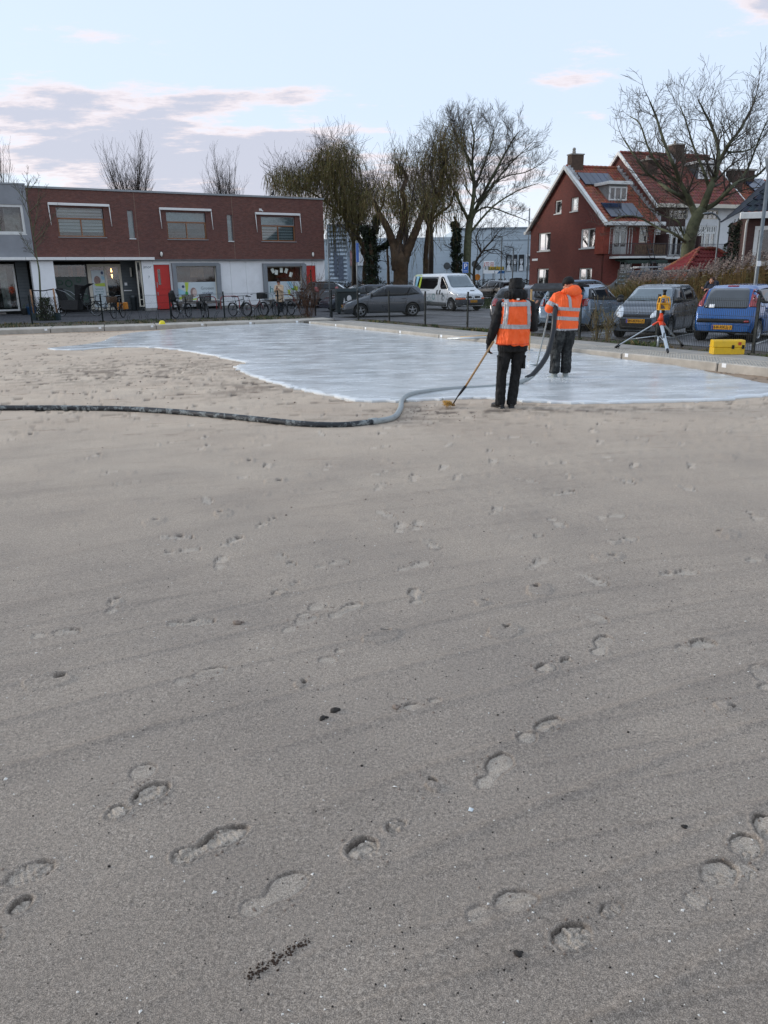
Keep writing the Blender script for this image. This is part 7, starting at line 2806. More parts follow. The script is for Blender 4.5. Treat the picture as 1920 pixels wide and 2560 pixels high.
for ax in ('right', 'left'):
    c.patch('side_window', ax, c.rpoly([(3.0, 1.14), (3.62, 1.16), (3.60, 1.28), (3.16, 1.76), (2.98, 1.80), (2.90, 1.74), (2.90, 1.26)], .06), CGLASS)
    c.patch('side_window', ax, c.rpoly([(.16, 1.16), (2.30, 1.14), (2.62, 1.36), (2.66, 1.78), (.30, 1.80)], .05), CGLASS)
    c.patch('lime_band', ax, [(.72, 1.17), (.92, 1.17), (1.02, 1.79), (.86, 1.79)], LIMEP, off=.014)
    c.patch('blue_band', ax, [(.30, .96), (.50, .96), (.74, 1.82), (.46, 1.82)], PBLUEP, off=.016)
    c.patch('lime_roof_band', ax, [(.04, 1.83), (1.0, 1.84), (.9, 1.90), (.06, 1.90)], LIMEP, off=.008)
    c.patch('sill_cladding', ax, [(1.28, .26), (3.52, .26), (3.52, .44), (1.28, .50)], pm('grey_cladding_plastic', '#4a4f50', .6), off=.012)
    c.line('door_seam', ax, [(2.78, 1.86), (2.78, .46)], CARBLK, .006)
    c.line('door_seam', ax, [(3.70, 1.12), (3.66, .72), (3.52, .46)], CARBLK, .006)
    c.line('slide_rail', ax, [(.10, 1.06), (1.9, 1.07)], CARBLK, .008)
    for x in (2.66, 2.94):
        c.rect('door_handle', ax, x - .035, x + .035, .86, 1.10, CARBLK, .03, off=.03, step=.06, dense=.05)
    c.rect('side_marker', ax, 3.82, 3.90, .95, .99, CARBLK, .01)
c.text('right', 1.72, .66, 'z', .26, PTEAL)
c.text('right', 1.90, .76, 'e', .26, PTEAL)
c.text('right', 2.06, .66, 'r', .26, PTEAL)
c.text('right', 2.34, .72, 'O', .46, PTEAL, .85)
c.text('right', 2.0, .52, 'kinderopvang', .075, PTEAL)
c.patch('child_print', 'right', circle_pts(3.25, .70, .13, .16), PGREY, off=.010)
c.patch('child_print', 'right', circle_pts(3.28, .66, .075, .10), WHITEP, off=.016, step=.06, dense=.04)
c.patch('child_print', 'right', circle_pts(3.16, .90, .07, .07), PGREY, off=.010, step=.06, dense=.04)
c.patch('child_print', 'right', [(3.16, .86), (3.22, .84), (3.27, .74), (3.20, .74)], PGREY, off=.012, step=.06, dense=.04)
BUMP = pm('grey_bumper_plastic', '#3c4146', .65, var=.08)
c.patch('front_bumper', 'front', c.rpoly([(-.90, .25), (.90, .25), (.86, .60), (-.86, .60)], .06), BUMP, off=.03)
for ax in ('left', 'right'):
    c.patch('front_bumper', ax, [(4.32, .27), (4.64, .27), (4.66, .64), (4.30, .66)], BUMP, off=.02)
for sg in (1, -1):
    c.patch('headlight', 'front', c.rpoly([(sg * .52, .70), (sg * .86, .70), (sg * .84, .94), (sg * .66, .93)], .06), LAMPC, off=.02)
    c.rect('indicator', 'front', sg * .70 - .18, sg * .70 + .18, .60, .68, LAMPO, .02, off=.03)
    c.patch('grille', 'front', c.rpoly([(sg * .10, .66), (sg * .46, .68), (sg * .46, .75), (sg * .10, .77)], .02), CARBLK, off=.014)
c.rect('lower_grille', 'front', -.50, .50, .30, .40, CARBLK, .03, off=.04)
c.rect('bonnet_vent', 'front', .12, .40, 1.02, 1.05, CARBLK, .01, off=.012)
c.patch('badge', 'front', [(0, .62), (.06, .72), (0, .82), (-.06, .72)], CHROME, off=.03, step=.05, dense=.04)
c.plate('front', -.05, .50, '17-LW-ZW', .045)
h, n = c.cast('right', 3.55, 1.14)
c.mirror(3.52, 1.22, CARBLK, 1.35)
c.line('wiper', 'front', [(.1, 1.24), (.55, 1.36)], CARBLK, .012)

# 3 silver blue hatchback with raised tailgate, seen from behind its right rear corner
SILV = paint('silver_blue_paint', '#8095a8', .28, .55)
FWD = Vector((.6, .8))
spec = hatch_spec(4.20, 1.76, 1.47, 2.62, .88, .31, rs=.30, spokes=9, sw=.05)
c = Car('silver blue hatchback with its tailgate raised, beside the nearest hooded worker', 'car', place(spec, (6.84, 25.66), FWD, 'xr', 'right'), head(FWD), spec, SILV)
hatch_details(c)
for sg in (1, -1):
    c.patch('tail_lamp', 'rear', c.rpoly([(sg * .60, .78), (sg * .82, .80), (sg * .80, 1.05), (sg * .64, 1.02)], .04), LAMPR, off=.012)
c.rect('rear_window', 'rear', -.62, .62, 1.02, 1.34, WSGLASS, .06)
c.rect('boot_opening', 'rear', -.60, .60, .70, .98, UNDER, .06)
tg = MB().prism([(.40, 1.45), (-.45, 1.52), (-.78, 1.36), (-.80, 1.28), (-.42, 1.42), (.40, 1.38)], -.74, .74, 'xz')
tgo = tg.build('tailgate', CARBLK, c.root)
for sg in (1, -1):
    MB().tube([(.30, sg * .62, 1.05), (-.45, sg * .66, 1.45)], .014, 6).build('gas_strut', CHROME, tgo)
c.rect('exhaust_panel', 'rear', -.50, .50, .34, .50, CARBLK)
c.plate('rear', 0, .60, None)

# 4 dark grey car mostly behind the first worker
spec = hatch_spec(4.1, 1.74, 1.45, 2.6, .85, .31)
c = Car('dark grey car mostly hidden behind the worker in the waistcoat', 'car', place(spec, (5.54, 28.2), FWD, 'xr', 'right'), head(FWD), spec, paint('iron_grey_paint', '#4c4f55'))
hatch_details(c, False)
rear_hatch(c, tz=(.72, 1.0), plate='62-XG-NB')

# 5 silver grey small hatchback facing the viewer
spec = hatch_spec(3.50, 1.60, 1.47, 2.36, .70, .29, bz=.94, hood=.86, cow=.10, ws=.78, rs=.26, spokes=8, sw=.05, wtop=.72)
SIL2 = paint('silver_grey_paint', '#454f59', .27, .55)
c = Car('silver grey small hatchback facing the fence behind the tripod level', 'car', place(spec, (8.05, 22.15), -FWD, 'xf', 'left'), head(-FWD), spec, SIL2)
hatch_details(c)
for sg in (1, -1):
    c.patch('headlight', 'front', [(sg * .55 + .165 * math.cos(t_), .735 + .12 * math.sin(t_) + .10 * math.cos(t_) * sg) for t_ in [k * math.pi / 8 for k in range(16)]], LAMPC, off=.018, step=.08, dense=.05)
c.patch('upper_grille', 'front', c.rpoly([(-.40, .60), (.40, .60), (.42, .67), (-.42, .67)], .03), CARBLK)
c.patch('lower_grille', 'front', c.rpoly([(-.42, .27), (.42, .27), (.46, .56), (-.46, .56)], .06), CARBLK, off=.010)
for sg in (1, -1):
    c.patch('fog_lamp', 'front', c.rpoly([(sg * .54, .34), (sg * .68, .38), (sg * .66, .47), (sg * .55, .45)], .03), CARBLK, off=.012)
c.plate('front', 0, .50, '99-RTH-5', .025)
c.text('front', 0, .72, 'S', .11, CHROME)
c.line('wiper', 'front', [(-.05, 1.02), (-.55, 1.04)], CARBLK, .014)
c.line('wiper', 'front', [(.55, 1.02), (.05, 1.05)], CARBLK, .014)
rear_hatch(c)
MB().tube([(1.5, 0, 1.45), (1.44, 0, 1.56)], .012, 6).build('aerial', CARBLK, c.root)

# 6 bright blue hatchback seen from behind
BLUEP = paint('bright_blue_paint', '#0f5292', .25, .35)
spec = hatch_spec(3.43, 1.63, 1.465, 2.34, .66, .285, bz=.93, hood=.84, rs=.34, rb=.74, spokes=7, sw=.07, wtop=.71)
c = Car('bright blue small hatchback seen from behind at the right edge', 'car', place(spec, (9.75, 20.5), Vector((.68, .73)), 'xr', 'right'), head((.68, .73)), spec, BLUEP)
hatch_details(c)
w = .815
c.patch('rear_window', 'rear', c.rpoly([(-w * .70, .86), (w * .70, .86), (w * .60, 1.35), (-w * .60, 1.35)], .08), pm('dark_tailgate_glass', '#232a2e', .06, var=.2, spec=.8, coat=1.0), off=.014)
for sg in (1, -1):
    c.patch('tail_lamp', 'rear', c.rpoly([(sg * w * .72, .90), (sg * w * .99, .90), (sg * w * .95, 1.10), (sg * w * .80, 1.34), (sg * w * .70, 1.34)], .02), LAMPR, off=.016, step=.06, dense=.05)
    c.patch('tail_lamp', 'left' if sg > 0 else 'right', c.rpoly([(.08, .92), (.30, .93), (.33, 1.08), (.22, 1.30), (.14, 1.28)], .02), LAMPR, off=.012, step=.06, dense=.05)
c.rect('brake_lamp', 'rear', -.14, .14, 1.40, 1.425, LAMPR, .01, off=.012)
c.patch('rear_bumper', 'rear', c.rpoly([(-w * .84, .50), (w * .84, .50), (w * .80, .60), (-w * .80, .60)], .04), CARBLK, off=.02)
c.rect('reflector', 'rear', -.66, -.54, .52, .56, LAMPR, .01, off=.03)
c.plate('rear', 0, .385, '64-KKS-1', .03)
c.line('wiper', 'rear', [(.12, .98), (-.28, 1.05)], CARBLK, .016)
c.text('rear', .48, .88, 'TREND', .06, CHROME)
c.rect('window_sticker', 'rear', .28, .42, .80 + .07, .80 + .15, PANELW, .01, off=.020, step=.05, dense=.04)
c.text('rear', -.46, .90, '107', .08, CHROME)
c.patch('fuel_cap', 'right', circle_pts(.86, .80, .07, .07, 12), pm('cap_gap', '#0e3a66', .4), off=.008, step=.05, dense=.04)

# 7 black hatchback on the far side of the lawn
spec = hatch_spec(4.25, 1.78, 1.46, 2.62, .86, .32)
v = Vector((-.45, .89))
c = Car('black hatchback seen from behind beyond the white van', 'car', place(spec, (9.0, 62), v, 'xr', 'left'), head(v), spec, paint('black_paint', '#101114', .2, .2))
hatch_details(c, False)
rear_hatch(c, tz=(.78, .96), plate='33-TPB-6')
# 8 black suv left
spec = hatch_spec(4.65, 1.88, 1.64, 2.75, .92, .36, bz=1.05, hood=1.0, rs=.34)
v = Vector((-.30, .95))
c = Car('black sport utility car parked beside the white wall of the school', 'car', (-3.35, 50.5), head(v), spec, paint('black_paint', '#101114', .2, .2))
hatch_details(c, False)
rear_hatch(c, tz=(.98, 1.3), plate=None)
c.text('rear', 0, 1.0, 'V O L V O', .09, CHROME)
# 9 dark blue saloon behind the grey hatchback
spec = hatch_spec(4.7, 1.8, 1.44, 2.8, .9, .32, rs=.7, ws=1.0)
v = Vector((-.86, -.5))
c = Car('dark blue grey saloon half hidden behind the dark grey hatchback', 'car', (.9, 46.8), head(v), spec, paint('night_blue_paint', '#2b3340', .22, .5))
hatch_details(c, False)
rear_hatch(c)
# 10 grey car far left behind the black one
spec = hatch_spec(4.4, 1.8, 1.5, 2.7, .9, .32)
v = Vector((1, -.1))
c = Car('grey car far back beyond the black sport utility car', 'car', (-6.2, 70), head(v), spec, paint('iron_grey_paint', '#4c4f55'))
hatch_details(c, False)
# 11 blue grey car below the brick house gable
v = Vector((.97, -.1))
c = Car('blue grey car parked under the brick house gable', 'car', (11.2, 50.5), head(v), spec, paint('slate_blue_paint', '#6f8195', .28, .5))
hatch_details(c, False)
# 12 dark van with a roof rack
DVP = paint('anthracite_paint', '#34383d', .35, .4)
vs2 = dict(vs_); vs2['L'] = 4.95
k_ = lambda pr: [((x + .17) if x > 1 else x, z) for x, z in pr]
for q in ('top', 'belt', 'plan', 'low'):
    vs2[q] = k_(vs_[q])
vs2['xf'] = 4.1
v = Vector((-.93, .36))
c = Car('dark grey van with a ladder rack on its roof in front of the brick house', 'van', (17.35, 45.6), head(v), vs2, DVP, 'parked_van')
for ax in ('left', 'right'):
    c.patch('side_window', ax, c.rpoly([(3.15, 1.14), (3.78, 1.16), (3.76, 1.28), (3.32, 1.76), (3.12, 1.80), (3.06, 1.74), (3.06, 1.26)], .06), WSGLASS)
    c.patch('side_window', ax, c.rpoly([(1.55, 1.16), (2.85, 1.16), (2.85, 1.74), (1.55, 1.76)], .06), CGLASS)
    c.patch('side_panel', ax, c.rpoly([(.22, 1.16), (1.45, 1.16), (1.45, 1.74), (.22, 1.76)], .06), pm('panel_grey', '#52565b', .4), off=.004)
c.patch('windscreen', 'front', c.rpoly([(-.78, 1.22), (.78, 1.22), (.68, 1.84), (-.68, 1.84)], .09), WSGLASS)
for sg in (1, -1):
    c.patch('rear_window', 'rear', c.rpoly([(sg * .08, 1.10), (sg * .74, 1.10), (sg * .72, 1.74), (sg * .08, 1.74)], .04), CGLASS)
    c.rect('tail_lamp', 'rear', sg * .84 - .05, sg * .84 + .05, .8, 1.2, LAMPR, .02, off=.012)
c.mirror(3.70, 1.22, CARBLK, 1.3)
b = MB()
for sg in (-.62, .62):
    b.tube([(.3, sg, 2.10), (3.0, sg, 2.10)], .02, 6)
for x in (.4, 1.2, 2.0, 2.9):
    b.tube([(x, -.7, 2.10), (x, .7, 2.10)], .018, 6)
    for sg in (-.66, .66):
        b.tube([(x, sg, 1.92), (x, sg, 2.10)], .016, 6)
rk = b.build('roof_rack', RIMM, c.root)
b = MB()
for sg in (-.3, .0):
    b.tube([(.1, sg, 2.14), (2.9, sg, 2.16)], .022, 4)
for k in range(9):
    b.tube([(.25 + k * .3, -.3, 2.145), (.25 + k * .3, .0, 2.145)], .014, 4)
b.build('roof_ladder', RIMM, rk)
c.rect('roof_box_lamp', 'top', .1, .3, -.3, .3, CARBLK, .03)

# ================================================================== people
def remesh(b, vox, smooth=4, folds=0.0, fs=9, seed=3, aniso=(1, 1, .6)):
    """overlapping closed shapes fused into one continuous skin"""
    me = b.mesh('tmp', [])
    o = bpy.data.objects.new('tmp', me)
    COL.objects.link(o)
    md = o.modifiers.new('r', 'REMESH')
    md.mode = 'VOXEL'
    md.voxel_size = vox
    md.use_smooth_shade = True
    ms = o.modifiers.new('s', 'SMOOTH')
    ms.factor = .5
    ms.iterations = smooth
    dg = bpy.context.evaluated_depsgraph_get()
    out = bpy.data.meshes.new_from_object(o.evaluated_get(dg))
    bpy.data.objects.remove(o)
    bpy.data.meshes.remove(me)
    if folds:
        n = len(out.vertices)
        co = np.empty(n * 3, np.float32); out.vertices.foreach_get('co', co)
        no = np.empty(n * 3, np.float32); out.vertices.foreach_get('normal', no)
        co, no = co.reshape(-1, 3), no.reshape(-1, 3)
        u = np.arctan2(co[:, 1], co[:, 0] + .013) * 1.2 * aniso[0]
        w = co[:, 2] * aniso[2]
        h = fbm(u * fs * .5 + w * fs * .9, w * fs - u * fs * .3, seed, 3, .55)
        h2 = -np.abs(fbm(u * fs * .8 + 5, w * fs * 1.7 + u * 4, seed + 9, 2)) + .15
        co = co + no * (folds * (h + .9 * h2))[:, None]
        out.vertices.foreach_set('co', co.astype(np.float32).ravel())
        out.update()
    out.polygons.foreach_set('use_smooth', np.ones(len(out.polygons), bool))
    return out


def put(name, me, mat, parent):
    me.materials.clear()
    me.materials.append(mat)
    return link(name, me, parent)


def add_hand(b, w, d, palm, side, curl=.8, k=1.0):
    """palm and five fingers; d = pointing direction, palm = palm normal"""
    w, d, palm = Vector(w), Vector(d).normalized(), Vector(palm).normalized()
    palm = (palm - d * palm.dot(d)).normalized()
    across = d.cross(palm) * side
    b.tube([w - d * .02 * k, w + d * .045 * k, w + d * .09 * k], [(.030 * k, .020 * k), (.042 * k, .018 * k), (.040 * k, .015 * k)], 10, 0, True, True, across)
    for i, (ln, off) in enumerate(((.072, .030), (.080, .010), (.074, -.011), (.058, -.031))):
        p = w + d * .085 * k + across * off * k
        dd = d.copy()
        path = [p - d * .02 * k, p]
        for j in range(3):
            dd = (dd + palm * curl * (.55 + .25 * j)).normalized()
            path.append(path[-1] + dd * ln * k / 2.7)
        b.tube(path, [.010 * k, .0098 * k, .0092 * k, .0085 * k, .0072 * k], 7)
    p = w + d * .02 * k + across * .028 * k
    t1 = p + (across * .7 + d * .6 + palm * .3).normalized() * .038 * k
    t2 = t1 + (d * .8 + palm * .7 - across * .1).normalized() * .03 * k
    b.tube([p, t1, t2], [.013 * k, .011 * k, .009 * k], 7)


SKIN = pm('skin', '#b98468', .5, var=.08, scale=9)
MUD = '#8b8d88'
CL = dict(black=pm('black_cloth', '#0e0f11', .9, var=.35, scale=7, bump=.3, bscale=220), trousers=pm('worn_black_trousers', '#1c1f20', .85, var=.3, scale=6, bump=.35, bscale=180, grime=MUD, gamt=.30, gscale=6),
          orange=pm('hi_vis_orange', '#ff6526', .65, var=.05, scale=5, bump=.2, bscale=160), strip=pm('reflective_tape', '#a9abae', .45, .25, var=.05), boot=pm('black_boot', '#0d0e0f', .45, var=.3),
          mudboot=pm('mortar_caked_boot', '#9aa19f', .85, var=.2, scale=12, bump=.8, bscale=50), beige=pm('beige_coat', '#cdb497', .85, var=.1), red=pm('red_jacket', '#b51f2a', .7, var=.15),
          grey=pm('grey_beanie', '#2a2c2f', .9), hair=pm('brown_hair', '#3c261a', .8, var=.3), blue=pm('dark_blue_cloth', '#1d2433', .85))


def person(label, loc, rz, J, outfit, group=None):
    """J: joint positions in the figure's own frame (y = facing direction)"""
    g = {k: Vector(v) for k, v in J.items() if isinstance(v, tuple)}
    body = MB()
    hd, nk, ch, pv = g['head'], g['neck'], g['chest'], g['pelvis']
    hdir = Vector(J.get('face', (0, 1, 0))).normalized()
    hs = hdir.cross(Vector((0, 0, 1))).normalized()
    hu = hs.cross(hdir).normalized()
    F3 = Matrix((hs, hdir, hu)).transposed()
    body.ball(hd, (.078, .095, .115), 16, 12, 0, F3)
    body.ball(hd + F3 @ Vector((0, .02, -.055)), (.060, .075, .065), 12, 9, 0, F3)
    body.ball(hd + F3 @ Vector((0, .100, -.018)), (.014, .020, .022), 8, 6, 0, F3)      # nose
    body.ball(hd + F3 @ Vector((0, .080, .030)), (.052, .022, .014), 8, 6, 0, F3)       # brow
    body.ball(hd + F3 @ Vector((0, .088, -.062)), (.024, .014, .010), 8, 6, 0, F3)      # lips
    body.ball(hd + F3 @ Vector((0, .080, -.098)), (.026, .022, .018), 8, 6, 0, F3)      # chin
    for s_ in (1, -1):
        body.ball(hd + F3 @ Vector((s_ * .080, -.002, -.012)), (.012, .026, .034), 8, 6, 0, F3)
        body.ball(hd + F3 @ Vector((s_ * .045, .070, -.035)), (.024, .024, .022), 8, 6, 0, F3)
    body.tube([hd + Vector((0, 0, -.06)), nk, ch + Vector((0, 0, .08))], [.058, .060, .09], 12)
    body.tube([ch + Vector((0, 0, .10)), ch, (ch + pv) / 2, pv], [(.15, .09), (.16, .11), (.14, .10), (.15, .11)], 14, 0, True, True, (1, 0, 0))
    for s_ in 'LR':
        sg = -1 if s_ == 'L' else 1
        body.tube([g['sh' + s_] - Vector((sg * .06, 0, -.01)), g['sh' + s_], g['el' + s_], g['wr' + s_]], [.055, .052, .040, .026], 10)
        body.tube([g['hip' + s_] + Vector((0, 0, .06)), g['hip' + s_], g['kn' + s_], g['an' + s_]], [.09, .088, .056, .040], 10)
        f = g['an' + s_]
        body.tube([f + Vector((0, -.04, -.05)), f + Vector((0, .16, -.06))], [.035, .03], 8)
        hdn = Vector(J.get('hd' + s_, g['wr' + s_] - g['el' + s_]))
        if J.get('hand' + s_, True):
            add_hand(body, g['wr' + s_], hdn, J.get('pn' + s_, (-sg, 0, 0)), sg, J.get('curl' + s_, .7))
    root = link('person', remesh(body, .0085, 2), None, loc, rz)
    root.data.materials.append(SKIN)
    tag(root, label, 'person', group)
    for s_ in (1, -1):
        MB().ball(hd + F3 @ Vector((s_ * .032, .084, .004)), .011, 8, 6).build('eye', pm('eye', '#d9d5cf', .2, var=.02), root)
    # clothes
    j = MB()
    tk = outfit.get('bulk', 1.0)
    zb = outfit.get('hem', .84)
    hem = pv + Vector((0, 0, zb - pv.z))
    j.tube([nk + Vector((0, 0, .0)), ch + Vector((0, 0, .135)), ch + Vector((0, 0, .06)), ch - Vector((0, 0, .05)), (ch + pv) / 2, pv, hem],
           [(.075, .075), (.15, .10), (.205 * tk, .135 * tk), (.215 * tk, .15 * tk), (.205 * tk, .145 * tk), (.21 * tk, .15 * tk), (.205 * tk, .15 * tk)], 20, 0, True, True, (1, 0, 0))
    for s_ in 'LR':
        sg = -1 if s_ == 'L' else 1
        w_ = g['wr' + s_]
        e_ = g['el' + s_]
        a_ = outfit.get('arm', 1.0)
        j.tube([g['sh' + s_] - Vector((sg * .08, 0, -.015)), g['sh' + s_], g['sh' + s_].lerp(e_, .55), e_, e_.lerp(w_, .5), e_.lerp(w_, .93)], [.085 * a_, .085 * a_, .076 * a_, .068 * a_, .060 * a_, .048 * a_], 12)
    jac = put('jacket', remesh(j, .0095, 4, .013 * outfit.get('fold', 1), 8, outfit.get('seed', 3)), outfit['jacket'], root)
    t_ = MB()
    tw = outfit.get('leg', 1.0)
    cf_ = outfit.get('cuff', 0.0)
    t_.tube([pv + Vector((0, 0, .10)), pv, pv + Vector((0, 0, -.10))], [(.17, .125), (.185, .135), (.16, .12)], 16, 0, True, True, (1, 0, 0))
    for s_ in 'LR':
        a, k_, h_ = g['an' + s_], g['kn' + s_], g['hip' + s_]
        t_.tube([h_ + Vector((0, 0, .04)), h_.lerp(k_, .35), k_, k_.lerp(a, .5), a + Vector((0, 0, cf_)), a + Vector((0, 0, -.045 + cf_))], [(.112 * tw, .12 * tw), (.105 * tw, .11 * tw), (.082 * tw, .088 * tw), (.080 * tw, .085 * tw), (.080 * tw, .085 * tw), (.078 * tw, .085 * tw)], 14, 0, True, True, (1, 0, 0))
    tro = put('trousers', remesh(t_, .0095, 4, .012 * outfit.get('fold', 1), 9, 14, (1, 1, 1.0)), outfit['trousers'], root)
    for s_ in 'LR':
        a = g['an' + s_]
        td = Vector(J.get('toe' + s_, (0, 1, 0))).normalized()
        b = MB()
        b.tube([a + Vector((0, 0, .10)), a, a + Vector((0, 0, -.05)) - td * .01], [.052, .054, .056], 12)
        b.tube([a + Vector((0, 0, -.055)) - td * .075, a + Vector((0, 0, -.052)) - td * .02, a + Vector((0, 0, -.052)) + td * .09, a + Vector((0, 0, -.062)) + td * .19], [(.036, .030), (.046, .044), (.050, .040), (.040, .026)], 12, 0, True, True, td.cross(Vector((0, 0, 1))))
        b.tube([a + Vector((0, 0, -.088)) - td * .09, a + Vector((0, 0, -.088)) + td * .20], [(.046, .013), (.046, .013)], 10, 0, True, True, td.cross(Vector((0, 0, 1))))
        put('boot', remesh(b, .008, 2, .002, 20), outfit['boot'], root)
    if outfit.get('glove'):
        for s_ in 'LR':
            b = MB()
            add_hand(b, g['wr' + s_], Vector(J.get('hd' + s_, (0, 0, -1))), J.get('pn' + s_, (1, 0, 0)), -1 if s_ == 'L' else 1, J.get('curl' + s_, .7), 1.14)
            b.tube([g['wr' + s_] - (g['wr' + s_] - g['el' + s_]).normalized() * .05, g['wr' + s_]], [.045, .04], 12)
            put('glove', remesh(b, .0065, 2), outfit['glove'], root)
    if outfit.get('hat'):
        b = MB()
        b.ball(hd + F3 @ Vector((0, -.008, .035)), (.100, .115, .098), 18, 12, 0, F3)
        b.tube([hd + F3 @ Vector((0, -.008, .005)), hd + F3 @ Vector((0, -.008, .04))], [(.103, .116), (.104, .117)], 18, 0, True, True, hs)
        if outfit.get('tallhat'):
            b.tube([hd + F3 @ Vector((0, -.01, .04)), hd + F3 @ Vector((0, -.01, .15))], [(.102, .112), (.088, .095)], 18, 0, True, True, hs)
        put('beanie', remesh(b, .008, 3, .004, 25), outfit['hat'], root)
    if outfit.get('hair'):
        b = MB()
        b.ball(hd + F3 @ Vector((0, -.022, .025)), (.092, .105, .112), 16, 12, 0, F3)
        b.tube([hd + F3 @ Vector((0, -.06, .03)), hd + F3 @ Vector((0, -.08, -.06)), hd + F3 @ Vector((0, -.07, -.16))], [.07, .07, .05], 10)
        put('hair', remesh(b, .008, 2, .008, 25), outfit['hair'], root)
    return root, jac, tro, g


def carve(src_, name, mat, parent, off, conds, th=0.0):
    """copy the part of a garment between planes (co, no keeps the side the normal points to), pushed outwards"""
    bm = bmesh.new()
    bm.from_mesh(src_.data)
    for co, no in conds:
        geom = bm.verts[:] + bm.edges[:] + bm.faces[:]
        bmesh.ops.bisect_plane(bm, geom=geom, plane_co=Vector(co), plane_no=Vector(no), clear_inner=True, clear_outer=False)
    bm.normal_update()
    for v in bm.verts:
        v.co += v.normal * off
    ex = bmesh.ops.extrude_face_region(bm, geom=bm.faces[:])
    nv = [e for e in ex['geom'] if isinstance(e, bmesh.types.BMVert)]
    bm.normal_update()
    for v in nv:
        v.co += v.normal * (-off * .9 if th == 0 else th)
    me = bpy.data.meshes.new(name)
    bm.to_mesh(me); bm.free()
    me.polygons.foreach_set('use_smooth', np.ones(len(me.polygons), bool))
    return put(name, me, mat, parent)


# ---- worker 1: orange waistcoat over a black hooded coat, back to the viewer, holding a broom
z0 = -.015
J1 = dict(head=(.10, .03, 1.685), neck=(.10, .01, 1.555), chest=(.095, 0, 1.36), pelvis=(.075, 0, .93), shL=(-.105, 0, 1.475), shR=(.300, 0, 1.470), elL=(-.205, -.02, 1.16), elR=(.375, .02, 1.14),
          wrL=(-.262, .08, .93), wrR=(.27, .26, 1.16), hipL=(-.02, 0, .88), hipR=(.17, 0, .88), knL=(-.072, .01, .50), knR=(.135, .01, .50), anL=(-.085, -.01, .105), anR=(.085, -.01, .105),
          toeL=(-.35, .9, 0), toeR=(.12, 1, 0), hdL=(.02, .25, -1), pnL=(.9, .3, .2), curlL=1.0, hdR=(-.8, .5, .1), face=(-.1, 1, -.15))
W1, jac1, tro1, g1 = person('worker in an orange waistcoat over black clothes, back turned, holding a broom', (1.815, 11.27, z0), R(2), J1,
                            dict(jacket=CL['black'], trousers=CL['black'], boot=CL['boot'], hat=CL['black'], tallhat=True, hem=.83, arm=1.0, leg=.90, bulk=1.04, seed=5, glove=CL['black']), None)
b = MB()
b.ball((.10, .0, 1.585), (.165, .135, .085), 18, 10)
b.ball((.09, -.05, 1.62), (.125, .10, .09), 14, 9)
b.ball((.15, .0, 1.63), (.10, .11, .07), 12, 8)
b.ball((.03, .02, 1.61), (.10, .11, .07), 12, 8)
put('hood', remesh(b, .009, 3, .022, 16, 8), CL['black'], W1)
v = MB()
v.tube([(.10, 0, 1.565), (.10, 0, 1.545), (.098, 0, 1.50), (.096, 0, 1.36), (.090, 0, 1.18), (.082, 0, 1.02), (.075, 0, .92)],
       [(.10, .10), (.185, .125), (.242, .155), (.240, .178), (.232, .178), (.236, .180), (.240, .182)], 28, 0, True, True, (1, 0, 0))
vest_me = remesh(v, .0095, 4, .019, 7, 12, (1, 1, .8))
vest = put('waistcoat', vest_me, CL['orange'], W1)
SY = .02
back = ((0, SY, 0), (0, -1, 0))


def box_conds(x0, x1, za, zb, tilt=0.0):
    return [((x0, 0, (za + zb) / 2), (1, 0, tilt)), ((x1, 0, (za + zb) / 2), (-1, 0, -tilt)), ((0, 0, za), (0, 0, 1)), ((0, 0, zb), (0, 0, -1))]


carve(vest, 'reflective_strip', CL['strip'], W1, .004, [((0, 0, 1.155), (.03, 0, 1)), ((0, 0, 1.215), (-.03, 0, -1))])
carve(vest, 'reflective_strip', CL['strip'], W1, .0045, box_conds(-.16, .36, 1.46, 1.518) + [back])
carve(vest, 'reflective_strip', CL['strip'], W1, .006, box_conds(-.085, -.030, 1.21, 1.56, -.06) + [back])
carve(vest, 'reflective_strip', CL['strip'], W1, .006, box_conds(.238, .290, 1.21, 1.56, .06) + [back])
carve(vest, 'hem_binding', pm('orange_binding', '#e05325', .6), W1, .005, [((0, 0, .935), (0, 0, 1)), ((0, 0, .950), (0, 0, -1)), back])
bx('collar_label', PANELW, W1, .085, .125, -.128, -.122, 1.545, 1.570)
for (x, s_) in ((-.155, 1), (.285, -1)):
    x -= .045 * (1 if x < 0 else -1) * -1
    bb = MB().bbox(x - .022, x + .022, -.055, .075, .585, .76, .015).bbox(x - .028, x + .028, -.06, .08, .745, .775, .008)
    bb.build('cargo_pocket', CL['black'], W1)

